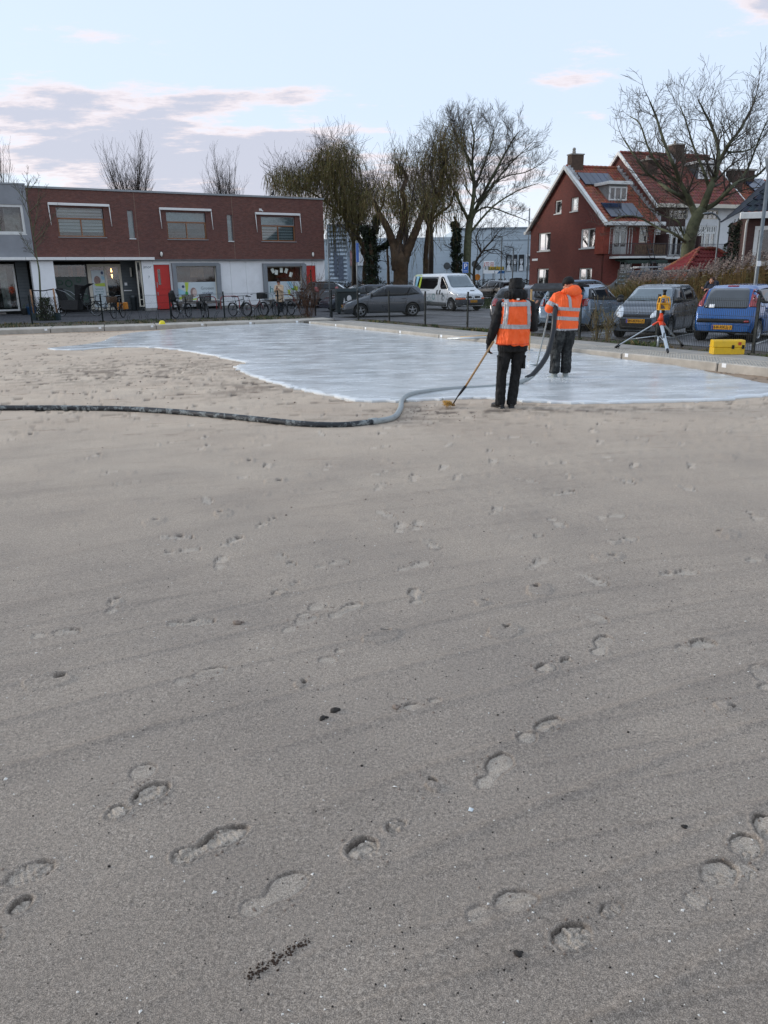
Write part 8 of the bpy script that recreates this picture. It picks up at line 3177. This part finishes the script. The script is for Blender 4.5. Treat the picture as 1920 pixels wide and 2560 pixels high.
# ---- worker 2: orange hooded sweater, grimy trousers, boots in the mortar, holding the hose
J2 = dict(head=(.13, .10, 1.745), neck=(.11, .04, 1.625), chest=(.09, .01, 1.42), pelvis=(.06, 0, 1.00), shL=(-.10, .05, 1.52), shR=(.27, .0, 1.52), elL=(-.235, .10, 1.30), elR=(.31, .16, 1.24),
          wrL=(-.10, .31, 1.32), wrR=(.10, .36, 1.20), hipL=(-.04, 0, .94), hipR=(.15, 0, .94), knL=(-.085, .02, .54), knR=(.13, .02, .54), anL=(-.105, -.01, .115), anR=(.115, -.01, .115),
          toeL=(-.2, 1, 0), toeR=(.2, 1, 0), hdL=(.6, .5, -.3), hdR=(-.6, .4, -.1), pnL=(0, .3, -1), pnR=(0, .3, 1), face=(-.45, 1, -.45), curlL=1.1, curlR=1.1)
W2, jac2, tro2, g2 = person('worker in an orange hooded sweater and stained trousers standing in the mortar', (3.325, 14.5, -.045), R(12), J2,
                            dict(jacket=CL['orange'], trousers=CL['trousers'], boot=CL['mudboot'], hat=CL['black'], hem=.935, arm=1.18, leg=1.16, bulk=1.16, fold=1.35, seed=9, cuff=.085, glove=CL['black']), None)
b = MB()
b.ball((.15, -.07, 1.61), (.165, .12, .085), 16, 10)
b.ball((.20, -.03, 1.64), (.11, .11, .085), 14, 9)
b.ball((.06, -.05, 1.62), (.12, .10, .06), 14, 9)
put('hood', remesh(b, .009, 3, .016, 14, 5), CL['orange'], W2)
for za, zb in ((1.285, 1.345), (1.115, 1.18)):
    carve(jac2, 'reflective_strip', CL['strip'], W2, .004, [((-.165, 0, 0), (1, 0, .0)), ((0, 0, za), (.07, 0, 1)), ((0, 0, zb), (-.07, 0, -1)), ((0, .10, 0), (0, -1, 0))])
carve(jac2, 'hem_band', CL['strip'], W2, .003, [((0, 0, .91), (.02, 0, 1)), ((0, 0, .965), (-.02, 0, -1)), ((-.2, 0, 0), (1, 0, 0))])
carve(jac2, 'reflective_strip', CL['strip'], W2, .006, box_conds(.035, .085, 1.33, 1.64, .12) + [back])
carve(jac2, 'sleeve_strip', CL['strip'], W2, .004, [((-.13, .0, 1.40), (-.55, 0, -1.0)), ((-.18, 0, 1.345), (.55, 0, 1.0)), ((-.12, 0, 0), (-1, 0, 0))])

# ---- worker 3: beyond the first, only head and arm show, holding the staff
J3 = dict(head=(0, .03, 1.60), neck=(0, .0, 1.48), chest=(0, 0, 1.27), pelvis=(0, 0, .90), shL=(-.19, 0, 1.40), shR=(.19, 0, 1.40), elL=(-.23, .08, 1.13), elR=(.23, .10, 1.14), wrL=(-.05, .30, 1.18), wrR=(.10, .36, 1.20),
          hipL=(-.09, 0, .84), hipR=(.09, 0, .84), knL=(-.09, .02, .48), knR=(.09, .02, .48), anL=(-.09, 0, .105), anR=(.09, 0, .105), hdL=(.3, 1, 0), hdR=(-.3, 1, 0), face=(.15, 1, -.5), pnL=(0, 0, -1), pnR=(0, 0, 1), curlL=1.1, curlR=1.1)
W3, *_ = person('worker in dark clothes and grey beanie beyond the waistcoat, looking down at a staff', (3.38, 19.5, .02), R(-72), J3, dict(jacket=CL['black'], trousers=CL['trousers'], boot=CL['mudboot'], hat=CL['grey'], hem=.80, seed=4))

# ---- bystanders
JB = dict(J3); JB.update(head=(0, .10, 1.62), neck=(0, .03, 1.51), face=(0, .7, -.8), elL=(-.22, .12, 1.14), elR=(.22, .12, 1.14), wrL=(-.06, .30, 1.28), wrR=(.06, .30, 1.28))
P1, *_ = person('person in a long beige coat bending over a phone by the papered window', (-5.72, 45.2, ZR), R(170), JB, dict(jacket=CL['beige'], trousers=CL['blue'], boot=CL['boot'], hair=CL['hair'], hem=.55, bulk=1.15))
ph = MB().bbox(-.035, .035, -.004, .004, 0, .14, .002).build('phone', CL['boot'], P1, (0, .40, 1.27))
P2, *_ = person('person in a bright red hooded jacket bending beside the tall grass', (12.05, 36, ZR), R(35), dict(JB, head=(0, .22, 1.50), neck=(0, .12, 1.44), chest=(0, .08, 1.25)), dict(jacket=CL['red'], trousers=CL['blue'], boot=CL['boot'], hat=CL['red'], bulk=1.1))
P3, *_ = person('person with brown hair peeping over between the silver and blue hatchbacks', (12.45, 30, ZR), R(120), dict(J3, head=(0, .03, 1.52 - .04), neck=(0, 0, 1.37), chest=(0, 0, 1.2), face=(0, 1, -.05)), dict(jacket=CL['blue'], trousers=CL['blue'], boot=CL['boot'], hair=CL['hair']))

# ================================================================== hose and tools
t = NT('hose_rubber')
c_ = t.coord()
n = t.noise(c_, 9, 6, .7, .6)
t.set(t.mix(t.ramp(n, .50, .60, 0, .85), lin('#1d2125'), lin('#8b9190')), t.ramp(n, .4, .6, .45, .85))
t.bump(n, .5, .006)
HOSEB = t.m
t = NT('hose_mortar_coated')
c_ = t.coord()
n = t.noise(c_, 14, 6, .7, .6)
t.set(t.mix(t.ramp(n, .55, .68, 0, .6), lin('#969c9b'), lin('#565c5e')), .6)
t.bump(n, .7, .008)
HOSEC = t.m
HP = [(-11.5, 12.6, .0), (-8, 12.1, .0), (-5.89, 11.82, 0), (-4.93, 11.72, 0), (-3.94, 11.52, 0), (-3.07, 11.18, 0), (-2.22, 10.69, 0), (-1.49, 10.25, 0), (-1.03, 10.0, 0), (-.55, 9.92, 0), (-.14, 10.04, 0)]
HC = [(-.14, 10.04, 0), (.14, 10.34, 0), (.26, 11.1, 0), (.31, 11.85, .02), (.46, 12.4, .02), (.83, 12.82, .01), (1.26, 13.12, .0), (1.69, 13.27, -.01), (2.15, 13.42, .0), (2.43, 13.6, .03), (2.68, 13.75, .13), (2.95, 14.0, .40), (3.10, 14.2, .80)]
hose = thing('concrete_hose', 'thick delivery hose snaking over the sand up to the hooded worker', 'hose', (0, 0, 0))


def hz_(p, r, base):
    z = (zs(p[0], p[1]) if math.hypot(p[0], p[1]) < 14 and p[1] < 12.1 and abs(p[0]) < 7 else 0) + r * .75
    return (p[0], p[1], max(z, 0) + p[2])


MB().tube(spline([hz_(p, .045, 0) for p in HP], 8), .042, 14).build('rubber_section', HOSEB, hose)
MB().tube(spline([hz_(p, .045, 0) for p in HC], 8), .040, 14).build('coated_section', HOSEC, hose)
q = [(2.56, 13.70, .10), (2.70, 13.78, .17), (2.97, 14.02, .46), (3.10, 14.20, .84), (3.14, 14.32, 1.12), (3.20, 14.50, 1.30), (3.27, 14.72, 1.33)]
MB().tube(spline([(a, c - .008, z + .018) for a, c, z in q], 8), .047, 14).build('nozzle_section', pm('smooth_black_rubber', '#14181d', .4, var=.2), hose)
for x, y in ((-.12, 10.08),):
    MB().tube([(x - .06, y - .02, .037), (x + .05, y + .02, .037)], .05, 14).build('coupling', HOSEC, hose)
br = thing('broom', 'long handled broom with pale bristles resting on the sand', 'broom', (0, 0, 0))
hp, sk, so, hb = Vector((1.60, 11.16, .97)), Vector((1.215, 11.2, .335)), Vector((1.10, 11.25, .17)), Vector((1.035, 11.32, .035))
MB().tube([hp, sk], .0155, 10).build('handle', pm('broom_handle', '#a5845c', .6, var=.2, scale=12), br)
MB().tube([sk, sk.lerp(so, .6), so, hb], [.021, .019, .010, .009], 10).build('socket', CARBLK, br)
MB().bbox(-.015, .015, -.09, .05, .0, .035, .005, 0, Matrix.Translation((1.02, 11.34, .035)) @ Matrix.Rotation(R(25), 4, 'Z')).build('broom_head', pm('broom_wood', '#8a6a3f', .8), br)
b = MB()
for i in range(170):
    a = Vector((1.0 + rg.uniform(-.035, .03), 11.33 + rg.uniform(-.07, .06), .06 + rg.uniform(-.01, .03)))
    b.tube([a, a + Vector((-.055 + rg.gauss(0, .02), rg.gauss(0, .02), rg.uniform(-.04, .035)))], .0035, 3)
b.build('bristles', pm('bristle_straw', '#c59c55', .8, var=.25, scale=30), br, fix=False)['kind'] = 'stuff'
o = thing('mortar_rake', 'grey coated rake handle pushed into the mortar left of the hose', 'rake', (0, 0, 0))
MB().tube([(3.17, 14.95, 1.18), (3.235, 15.9, .42), (3.27, 16.4, .03)], .016, 8).build('handle', HOSEC, o)
MB().bbox(3.12, 3.42, 16.38, 16.42, .02, .07, .01).build('blade', HOSEC, o)
b = MB()
for i in range(60):
    x, y, r_ = 3.1 + rg.gauss(0, .13), 16.75 + rg.gauss(0, .28), rg.uniform(.02, .05)
    b.ball((x, y, .035), (r_ * 1.6, r_ * 1.2, r_ * .55), 8, 5)
tag(b.build('mortar_lumps', MORTAR, fix=False), 'small churned lumps of mortar around the rake blade', 'mortar lumps', kind='stuff')
b = MB()
for i in range(60):
    x, y, r_ = 3.30 + rg.gauss(0, .22), 14.30 + rg.gauss(0, .35), rg.uniform(.005, .012)
    b.ball((x, y, .036), (r_ * 2.2, r_ * 1.2, r_ * .5), 7, 4)
tag(b.build('mortar_lumps', MORTAR, fix=False), 'little ridges of mortar around the sunken boots', 'mortar lumps', kind='stuff')
o = thing('levelling_staff', 'upright wooden levelling staff with a yellow receiver on a round foot', 'levelling staff', (3.78, 20.0, .03))
MB().bbox(-.022, .022, -.012, .012, .02, 1.50, .003).build('staff', pm('staff_wood', '#c6a26c', .6, var=.1, scale=10), o)
MB().lathe([(0, 0), (.10, 0), (.10, .015), (.03, .02), (0, .02)], 18).build('foot_plate', pm('foot_plate_grey', '#a9aeb0', .5), o)
MB().bbox(.022, .07, -.03, .02, 1.12, 1.24, .006).build('receiver', pm('instrument_yellow', '#e0a21a', .45), o)
o = thing('screed_beam', 'long pale straightedge lying from the mortar onto the rim', 'straightedge', (0, 0, 0))
MB().tube([(1.98, 23.4, .10), (3.06, 22.8, .17)], .035, 10).build('tube', pm('pale_aluminium', '#c2c6c6', .4, .4), o)
MB().tube([(2.35, 23.42, .14), (3.3, 23.15, .20)], .02, 8).build('handle', pm('staff_wood', '#c6a26c', .6), o)

# laser level on its tripod
o = thing('laser_level_tripod', 'aluminium tripod with orange head standing on the concrete rim', 'tripod', (6.62, 18.62, ZW + .012))
AL = pm('tripod_aluminium', '#bcc4c9', .35, .5, var=.06)
ORG = pm('tripod_orange', '#e0461b', .45)
zz0 = 0
feet = [Vector((-.92, .49, 0)), Vector((-.16, -1.05, 0)), Vector((.80, .58, 0))]
hub = Vector((-.03, 0, .66))
MB().tube([hub + Vector((0, 0, -.36)), hub + Vector((0, 0, .12))], .035, 10).build('centre_column', CARBLK, o)
MB().tube([hub + Vector((-.015, 0, -.36)), hub + Vector((-.015, 0, -.60))], .022, 10).build('column_tube', AL, o)
MB().tube([hub + Vector((0, 0, .0)), hub + Vector((.01, 0, .08)), hub + Vector((.015, 0, .17))], [.075, .05, .04], 12).build('tripod_head', ORG, o)
for i, f in enumerate(feet):
    u = (f - hub).normalized()
    sd = u.cross(Vector((0, 0, 1))).normalized()
    b = MB()
    b.tube([hub + u * .14, f - u * .10], [(.040, .016), (.040, .016)], 4, 0, True, False, sd)
    lg = b.build('leg', AL, o)
    MB().tube([hub + u * .02, hub + u * .20], [(.052, .026), (.046, .024)], 8, 0, True, False, sd).build('leg_clamp', ORG, lg)
    MB().tube([f - u * .14, f - u * .05, f + Vector((0, 0, .01))], [.034, .028, .012], 8).tube(spline([f - u * .12, f - u * .08 + u.cross(sd) * .06, f - u * .02], 3), .010, 6).build('foot', CARBLK, lg)
    MB().tube([hub + Vector((0, 0, -.35)), hub.lerp(f, .68)], .012, 8).build('brace', AL, o)
bx('leg_label', CARBLK, o, -.13, -.11, -.585, -.56, .30, .42)
YEL = pm('instrument_yellow', '#e6a613', .4, var=.05)
L_ = thing('laser_level', 'yellow rotating laser level with black top mounted on the tripod', 'laser level', (6.635, 18.62, ZW + .86))
b = MB()
b.bbox(-.125, .125, -.10, .10, .05, .075, .012).bbox(-.125, .125, -.10, .10, .195, .215, .004)
for sx in (-1, 1):
    for sy in (-1, 1):
        b.tube([(sx * .115, sy * .09, .07), (sx * .12, sy * .092, .2), (sx * .095, sy * .075, .33)], .014, 6)
b.tube([(0, -.09, .2), (0, -.075, .33)], .010, 6)
b.bbox(-.110, .110, -.085, .085, .325, .355, .015)
b.tube([(0, 0, .35), (0, 0, .385)], [.06, .045], 14)
b.build('cage', YEL, L_)
MB().bbox(-.108, .108, -.085, .085, .076, .194, .02).build('instrument_body', YEL, L_)
MB().prism([(-.095, .085), (.01, .085), (-.02, .15), (-.095, .185)], -.092, -.086, 'xz').build('keypad', pm('keypad_brown', '#5b4a42', .5), L_)
MB().tube([(0, 0, .20), (0, 0, .30)], [.05, .035], 12).build('rotor', pm('lens_violet', '#4c4a6a', .1), L_)
MB().tube([(.0, 0, .385), (.0, 0, .50)], .034, 12).tube([(0, 0, .47), (0, 0, .51)], .048, 12).build('top_housing', CARBLK, L_)
MB().tube([(0, 0, -.05), (0, 0, .05)], [.035, .045], 12).build('mount', CARBLK, L_)
cs = thing('instrument_case', 'yellow plastic instrument case lying on the concrete rim', 'case', (7.62, 17.22, ZW + .015), R(-9))
YC = pm('case_yellow', '#e0b51c', .45, var=.06, scale=4, grime='#8d7a3a', gamt=.3, gscale=6)
MB().bbox(-.33, .33, -.17, .17, 0, .16, .02).build('case_base', YC, cs)
MB().bbox(-.335, .335, -.175, .175, .158, .176, .004).build('seam_lip', YC, cs)
M_ = Matrix.Translation((0, 0, .176))
MB().prism([(-.17, 0), (.17, 0), (.155, .10), (.13, .125), (-.13, .125), (-.155, .10)], -.325, .325, 'yz', 0, M_).build('case_lid', YC, cs)
bx('label_plate', pm('label_red', '#b03a2a', .5), cs, .18, .24, -.180, -.172, .20, .26)
for x in (.05, .26):
    bx('latch', CARBLK, cs, x, x + .05, -.19, -.172, .12, .20)
hm = thing('hard_hat', 'yellow hard hat lying on the far concrete rim', 'helmet', (-9.30, 33.6, ZW))
MB().lathe([(.0, .155), (.05, .150), (.09, .125), (.118, .08), (.128, .02), (.124, .0)], 20).build('shell', pm('helmet_yellow', '#e2d21f', .35, var=.03), hm)
MB().lathe([(.118, .004), (.158, .0), (.160, .008), (.125, .022)], 20).build('brim', pm('helmet_yellow', '#e2d21f', .35, var=.03), hm)

# ================================================================== bicycles
BRUB = pm('bicycle_tyre', '#17181a', .8)
STEEL = pm('bicycle_steel', '#9ea3a6', .35, .7)
BLKM = pm('bicycle_black', '#15171a', .4)


def bicycle(label, loc, rz, frame, basket=None, step=True, seat2=None, steer=0.0, front_basket='crate', rear=None, lean=0.04, straight=False):
    o = thing('bicycle', label, 'bicycle', loc, rz, 'bicycles parked along the fence')
    o.rotation_euler = (lean, 0, rz)
    r, wb = .34, 1.08
    st = Matrix.Translation((wb - .06, 0, 0)) @ Matrix.Rotation(steer, 4, 'Z') @ Matrix.Translation((-(wb - .06), 0, 0))
    for x, M_ in ((0, I4), (wb, st)):
        w = MB().lathe([(r - .028, -.026), (r, -.02), (r + .008, 0), (r, .02), (r - .028, .026)], 28, 0, 'y', (x, 0, r), M=M_, close=True).build('wheel', BRUB, o)
        rm = MB().lathe([(r - .045, -.010), (r - .022, -.012), (r - .022, .012), (r - .045, .010)], 28, 0, 'y', (x, 0, r), M=M_, close=True)
        rm.lathe([(.0, -.05), (.022, -.05), (.022, .05), (0, .05)], 10, 0, 'y', (x, 0, r), M=M_)
        rm.build('rim', pm('dull_rim', '#5b5f61', .4, .6), w)
        sp2 = MB()
        for k in range(14):
            a = k * math.pi * 2 / 14
            sp2.tube([M_ @ Vector((x + .02 * math.cos(a + .5), 0, r + .02 * math.sin(a + .5))), M_ @ Vector((x + (r - .04) * math.cos(a), 0, r + (r - .04) * math.sin(a)))], .0022, 3, caps=False)
        sp2.build('spokes', STEEL, w, fix=False)
        f = MB()
        n = 10
        for k in range(n):
            a0 = R(25 + 150 * k / n) if x else R(10 + 165 * k / n)
            a1 = R(25 + 150 * (k + 1) / n) if x else R(10 + 165 * (k + 1) / n)
            q = [M_ @ Vector((x + (r + .025) * math.cos(a), y, r + (r + .025) * math.sin(a))) for a in (a0, a1) for y in (-.028, .028)]
            f.add(q, [(0, 1, 3, 2)])
        f.build('mudguard', BLKM, o, fix=False)
    bb, hdt, stp = Vector((.42, 0, .30)), Vector((wb - .20, 0, .86)), Vector((.24, 0, .80))
    b = MB()
    b.tube([bb, stp], .016, 8)
    if step:
        b.tube(spline([stp.lerp(bb, .45), (.55, 0, .48), (.70, 0, .55), hdt - Vector((0, 0, .10))], 4), .018, 8)
        b.tube(spline([bb, (.60, 0, .38), (.74, 0, .52), hdt - Vector((-.02, 0, .14))], 4), .018, 8)
    else:
        b.tube([stp - Vector((0, 0, .06)), hdt], .017, 8).tube([bb, hdt - Vector((-.02, 0, .10))], .019, 8)
    b.tube([bb, (0, .04, r)], .010, 6).tube([bb, (0, -.04, r)], .010, 6).tube([stp - Vector((0, 0, .08)), (0, .04, r)], .009, 6).tube([stp - Vector((0, 0, .08)), (0, -.04, r)], .009, 6)
    b.build('frame', frame, o)
    fk = MB()
    for s_ in (-.045, .045):
        fk.tube([st @ Vector((wb - .17, s_ * .6, .72)), st @ Vector((wb - .06, s_, .5)), st @ Vector((wb, s_, r))], .011, 6)
    fk.tube([hdt + Vector((.03, 0, -.14)), hdt + Vector((-.03, 0, .16))], .017, 8)
    fk.build('fork', frame, o)
    hb = MB()
    if straight:
        hb.tube([st @ Vector((wb - .25, -.33, 1.02)), st @ Vector((wb - .20, 0, 1.02)), st @ Vector((wb - .25, .33, 1.02))], .012, 6)
    else:
        hb.tube(spline([st @ Vector(p) for p in ((wb - .48, -.29, 1.08), (wb - .34, -.29, 1.11), (wb - .20, -.14, 1.09), (wb - .19, 0, 1.04), (wb - .20, .14, 1.09), (wb - .34, .29, 1.11), (wb - .48, .29, 1.08))], 3), .011, 6)
    hbo = hb.build('handlebar', STEEL if not straight else BLKM, o)
    for s_ in (-1, 1):
        MB().tube([st @ Vector((wb - (.50 if not straight else .27), s_ * (.29 if not straight else .34), 1.08 if not straight else 1.02)), st @ Vector((wb - (.38 if not straight else .24), s_ * (.29 if not straight else .24), 1.10 if not straight else 1.02))], .018, 8).build('grip', BLKM, hbo)
    MB().tube([stp, (.21, 0, .93)], .013, 8).build('seat_post', STEEL, o)
    MB().tube([(.06, 0, .975), (.16, 0, .975), (.30, 0, .965), (.36, 0, .955)], [(.075, .03), (.085, .032), (.04, .024), (.022, .018)], 10, 0, True, True, (0, 1, 0)).build('saddle', BLKM, o)
    rk = MB()
    for s_ in (-.06, .06):
        rk.tube([(-.32, s_, .74), (.18, s_, .76)], .007, 5).tube([(-.20, s_, .74), (0, s_, r)], .006, 5)
    for x in (-.3, -.15, 0, .12):
        rk.tube([(x, -.06, .745), (x, .06, .745)], .006, 5)
    rk.build('rear_rack', BLKM, o)
    cr = MB().lathe([(0, -.03), (.09, -.03), (.09, -.022), (0, -.022)], 16, 0, 'y', (bb.x, 0, bb.z)).tube([bb + Vector((0, -.06, 0)), bb + Vector((.10, -.07, -.14))], .010, 6).tube([bb + Vector((0, .06, 0)), bb + Vector((-.10, .07, .14))], .010, 6)
    cr.box(bb.x + .05, bb.x + .15, -.14, -.06, bb.z - .155, bb.z - .135).box(bb.x - .15, bb.x - .05, .06, .14, bb.z + .13, bb.z + .15)
    cr.build('crankset', STEEL, o)
    lp = MB().tube([st @ Vector((wb - .02, 0, .78)), st @ Vector((wb + .04, 0, .78))], .035, 10)
    lp.build('headlamp', LAMPC, o)
    if basket is not None:
        w_, d_, h_, z_ = basket[1:]
        M_ = st @ Matrix.Translation((wb - .02, 0, z_))
        k = MB()
        if front_basket == 'box':
            k.bbox(-d_ / 2, d_ / 2, -w_ / 2, w_ / 2, 0, h_, .03, 0, M_)
        else:
            n = 7
            for i in range(n):
                z = h_ * i / (n - 1)
                e = 1 + .10 * z / h_
                k.tube([M_ @ Vector(p) for p in ((-d_ / 2 * e, -w_ / 2 * e, z), (d_ / 2 * e, -w_ / 2 * e, z), (d_ / 2 * e, w_ / 2 * e, z), (-d_ / 2 * e, w_ / 2 * e, z), (-d_ / 2 * e, -w_ / 2 * e, z))], .014 if front_basket == 'wicker' else .010, 5, 0, False, False)
            for i in range(10):
                y = -w_ / 2 + w_ * i / 9
                for s_ in (-1, 1):
                    k.tube([M_ @ Vector((s_ * d_ / 2, y, 0)), M_ @ Vector((s_ * d_ / 2 * 1.1, y * 1.1, h_))], .009, 4)
            for i in range(6):
                x = -d_ / 2 + d_ * i / 5
                for s_ in (-1, 1):
                    k.tube([M_ @ Vector((x, s_ * w_ / 2, 0)), M_ @ Vector((x * 1.1, s_ * w_ / 2 * 1.1, h_))], .009, 4)
            k.box(-d_ / 2, d_ / 2, -w_ / 2, w_ / 2, -.006, .006, 0, M_)
        k.build('basket' if front_basket != 'box' else 'front_box', basket[0], o)
    if seat2:
        k = MB().tube([(-.14, 0, .80), (-.12, 0, .95), (-.20, 0, 1.18), (-.22, 0, 1.34)], [(.15, .10), (.17, .09), (.16, .06), (.11, .04)], 12, 0, True, True, (0, 1, 0))
        for s_ in (-1, 1):
            k.tube([(-.05, s_ * .15, .84), (.02, s_ * .16, .62), (.10, s_ * .14, .42)], [.05, .04, .045], 8)
        k.build('child_seat', CARBLK, o)
    if rear:
        rear(o)
    return o


BRED = pm('dark_red_frame', '#6b1f24', .4, .2)
BBLK = pm('black_frame', '#15181b', .35, .2)
BGRN = pm('dark_green_frame', '#1d322e', .35, .2)
BWIK = pm('wicker', '#5f4733', .85, var=.3, scale=20)
WIRE = pm('rusty_wire', '#6e6459', .6, .3)


def panniers(col):
    def f(o):
        for s_ in (-1, 1):
            MB().bbox(-.30, .08, s_ * .08 if s_ > 0 else -.22, .22 if s_ > 0 else -.08, .42, .76, .03).build('pannier', pm(*col), o)
    return f


bicycle('bicycle with wicker basket and orange panniers facing the fence', (-13.35, 41.1, ZR), R(-96), BBLK, (BWIK, .40, .28, .26, .80), front_basket='wicker', rear=panniers(('orange_pannier', '#d2831c', .6)))
bicycle('bicycle with wire basket and a tall child seat before the left red door', (-10.15, 39.2, ZR), R(68), BBLK, (WIRE, .42, .30, .30, .80), seat2=True, steer=.15)
bicycle('black bicycle carrying a dark crate and side bags under the lettered window', (-8.95, 39.9, ZR), R(-66), BBLK, (BLKM, .46, .34, .30, .84), rear=panniers(('black_pannier', '#101114', .7)))
bicycle('dark sporty bicycle with straight handlebar before the plain white panels', (-7.55, 40.6, ZR), R(-38), BGRN, None, step=False, straight=True)
bicycle('dark red bicycle with a big black box on its front', (-6.9, 40.8, ZR), R(-28), BRED, (BLKM, .50, .36, .30, .86), front_basket='box')
bicycle('grey bicycle with curved chrome handlebar beside the red one', (-6.0, 40.9, ZR), R(-48), pm('grey_frame', '#6e7376', .4, .3), None)
bicycle('black bicycle with straight handlebar in front of the person in beige', (-5.35, 41.1, ZR), R(-62), BBLK, None, step=False, straight=True)
bicycle('bicycle with a black wire crate next to the dry shrub', (-4.65, 41.3, ZR), R(-50), BBLK, (BLKM, .44, .34, .34, .82))
bicycle('black bicycle behind the cargo bike before the entrance poster', (-16.1, 47.6, ZR), R(190), BBLK, None, straight=True)

# cargo bicycle with a box, child benches and a raised rain hood
o = thing('cargo_bicycle', 'long black cargo bicycle with box and folded rain canopy beside the shrub', 'cargo bicycle', (-15.6, 43.6, ZR), R(171))
for x, r in ((0, .35), (2.05, .26)):
    w = MB().lathe([(r - .03, -.026), (r, -.02), (r + .008, 0), (r, .02), (r - .03, .026)], 28, 0, 'y', (x, 0, r), close=True).build('wheel', BRUB, o)
    MB().lathe([(r - .05, -.012), (r - .03, -.014), (r - .03, .014), (r - .05, .012)], 28, 0, 'y', (x, 0, r), close=True).lathe([(0, -.06), (.05, -.06), (.05, .06), (0, .06)], 14, 0, 'y', (x, 0, r)).build('rim', STEEL, w)
    sp2 = MB()
    for k in range(14):
        a = k * math.pi / 7
        sp2.tube([(x, 0, r), (x + (r - .05) * math.cos(a), 0, r + (r - .05) * math.sin(a))], .003, 3, caps=False)
    sp2.build('spokes', BLKM, w, fix=False)
MB().prism([(.95, .35), (1.85, .38), (2.0, .86), (.85, .86)], -.30, .30, 'xz').build('cargo_box', pm('box_black', '#131518', .5), o)
b = MB().tube(spline([(0, 0, .35), (.45, 0, .32), (.9, 0, .30), (1.7, 0, .30), (1.95, 0, .62)], 4), .03, 8).tube([(.40, 0, .32), (.22, 0, .92)], .02, 8).tube(spline([(.45, 0, .40), (.7, 0, .62), (.85, 0, .9)], 4), .025, 8).tube([(1.95, 0, .62), (2.05, 0, .26)], .02, 8)
b.tube([(0, .05, .35), (.25, .03, .75)], .012, 6).build('frame', BBLK, o)
MB().tube([(.05, 0, 1.0), (.2, 0, 1.0), (.33, 0, .98)], [(.08, .03), (.085, .03), (.03, .02)], 10, 0, True, True, (0, 1, 0)).build('saddle', BLKM, o)
MB().tube([(.85, 0, .9), (.80, 0, 1.12)], .02, 8).tube(spline([(.62, -.3, 1.16), (.78, -.2, 1.18), (.82, 0, 1.14), (.78, .2, 1.18), (.62, .3, 1.16)], 3), .013, 6).build('handlebar', STEEL, o)
b = MB()
for (p, q, r_, s_) in (((.90, .84), (.55, 1.62), (.95, 1.68), (1.02, .90)), ((.55, 1.55), (.10, 1.72), (.55, 1.50), (.80, 1.3))):
    b.prism([p, q, r_, s_], -.29, .29, 'xz')
b.build('rain_canopy', CL['black'], o)
MB().prism([(1.75, .85), (1.95, .85), (2.15, 1.45), (2.0, 1.50)], -.28, .28, 'xz').build('canopy_front', CL['black'], o)
b = MB()
for s_ in (-.28, .28):
    b.tube([(1.0, s_, .88), (1.55, s_, 1.3), (2.08, s_, 1.46)], .012, 6)
b.build('canopy_pole', STEEL, o)
MB().bbox(-.30, .05, -.16, .16, .74, .80, .01).build('rear_rack', BLKM, o)

# steel cycle stands
for i, (px, py) in enumerate(((322, 795), (352, 798), (368, 795), (395, 799), (462, 799), (455, 792), (540, 795), (478, 797), (603, 796), (640, 794), (685, 792))):
    Y = 39.2 + (i % 3) * .5
    p = atY(px, py, Y)
    k = MB()
    for s_ in (-.05, .05):
        k.tube(spline([(s_, 0, 0), (s_, -.06, .30), (s_ + .05, .03, .42), (s_ + .12, .02, .62)] if i % 2 else [(s_, 0, 0), (s_ + .02, -.1, .12), (s_ + .10, 0, .26), (s_ + .16, 0, .32)], 3), .012, 6)
    tag(k.build('cycle_stand', pm('stand_steel', '#4b5154', .5, .4), None, (p.x, Y, ZR)), ['empty steel wheel holder just right of the wicker basket bicycle', 'taller empty wheel holder left of the child seat bicycle', 'low empty wheel holder in the gap left of the child seat', 'taller wheel holder at the rear wheel of the child seat bicycle', 'low wheel holder between the child seat and crate bicycles', 'taller wheel holder left of the dark crate bicycle', 'low wheel holder left of the sporty dark bicycle', 'taller wheel holder right of the dark crate bicycle', 'low wheel holder by the red bicycle wheels', 'taller wheel holder between the red and grey bicycles', 'low wheel holder before the person in beige'][i], 'cycle stand', 'cycle stands behind the far fence')
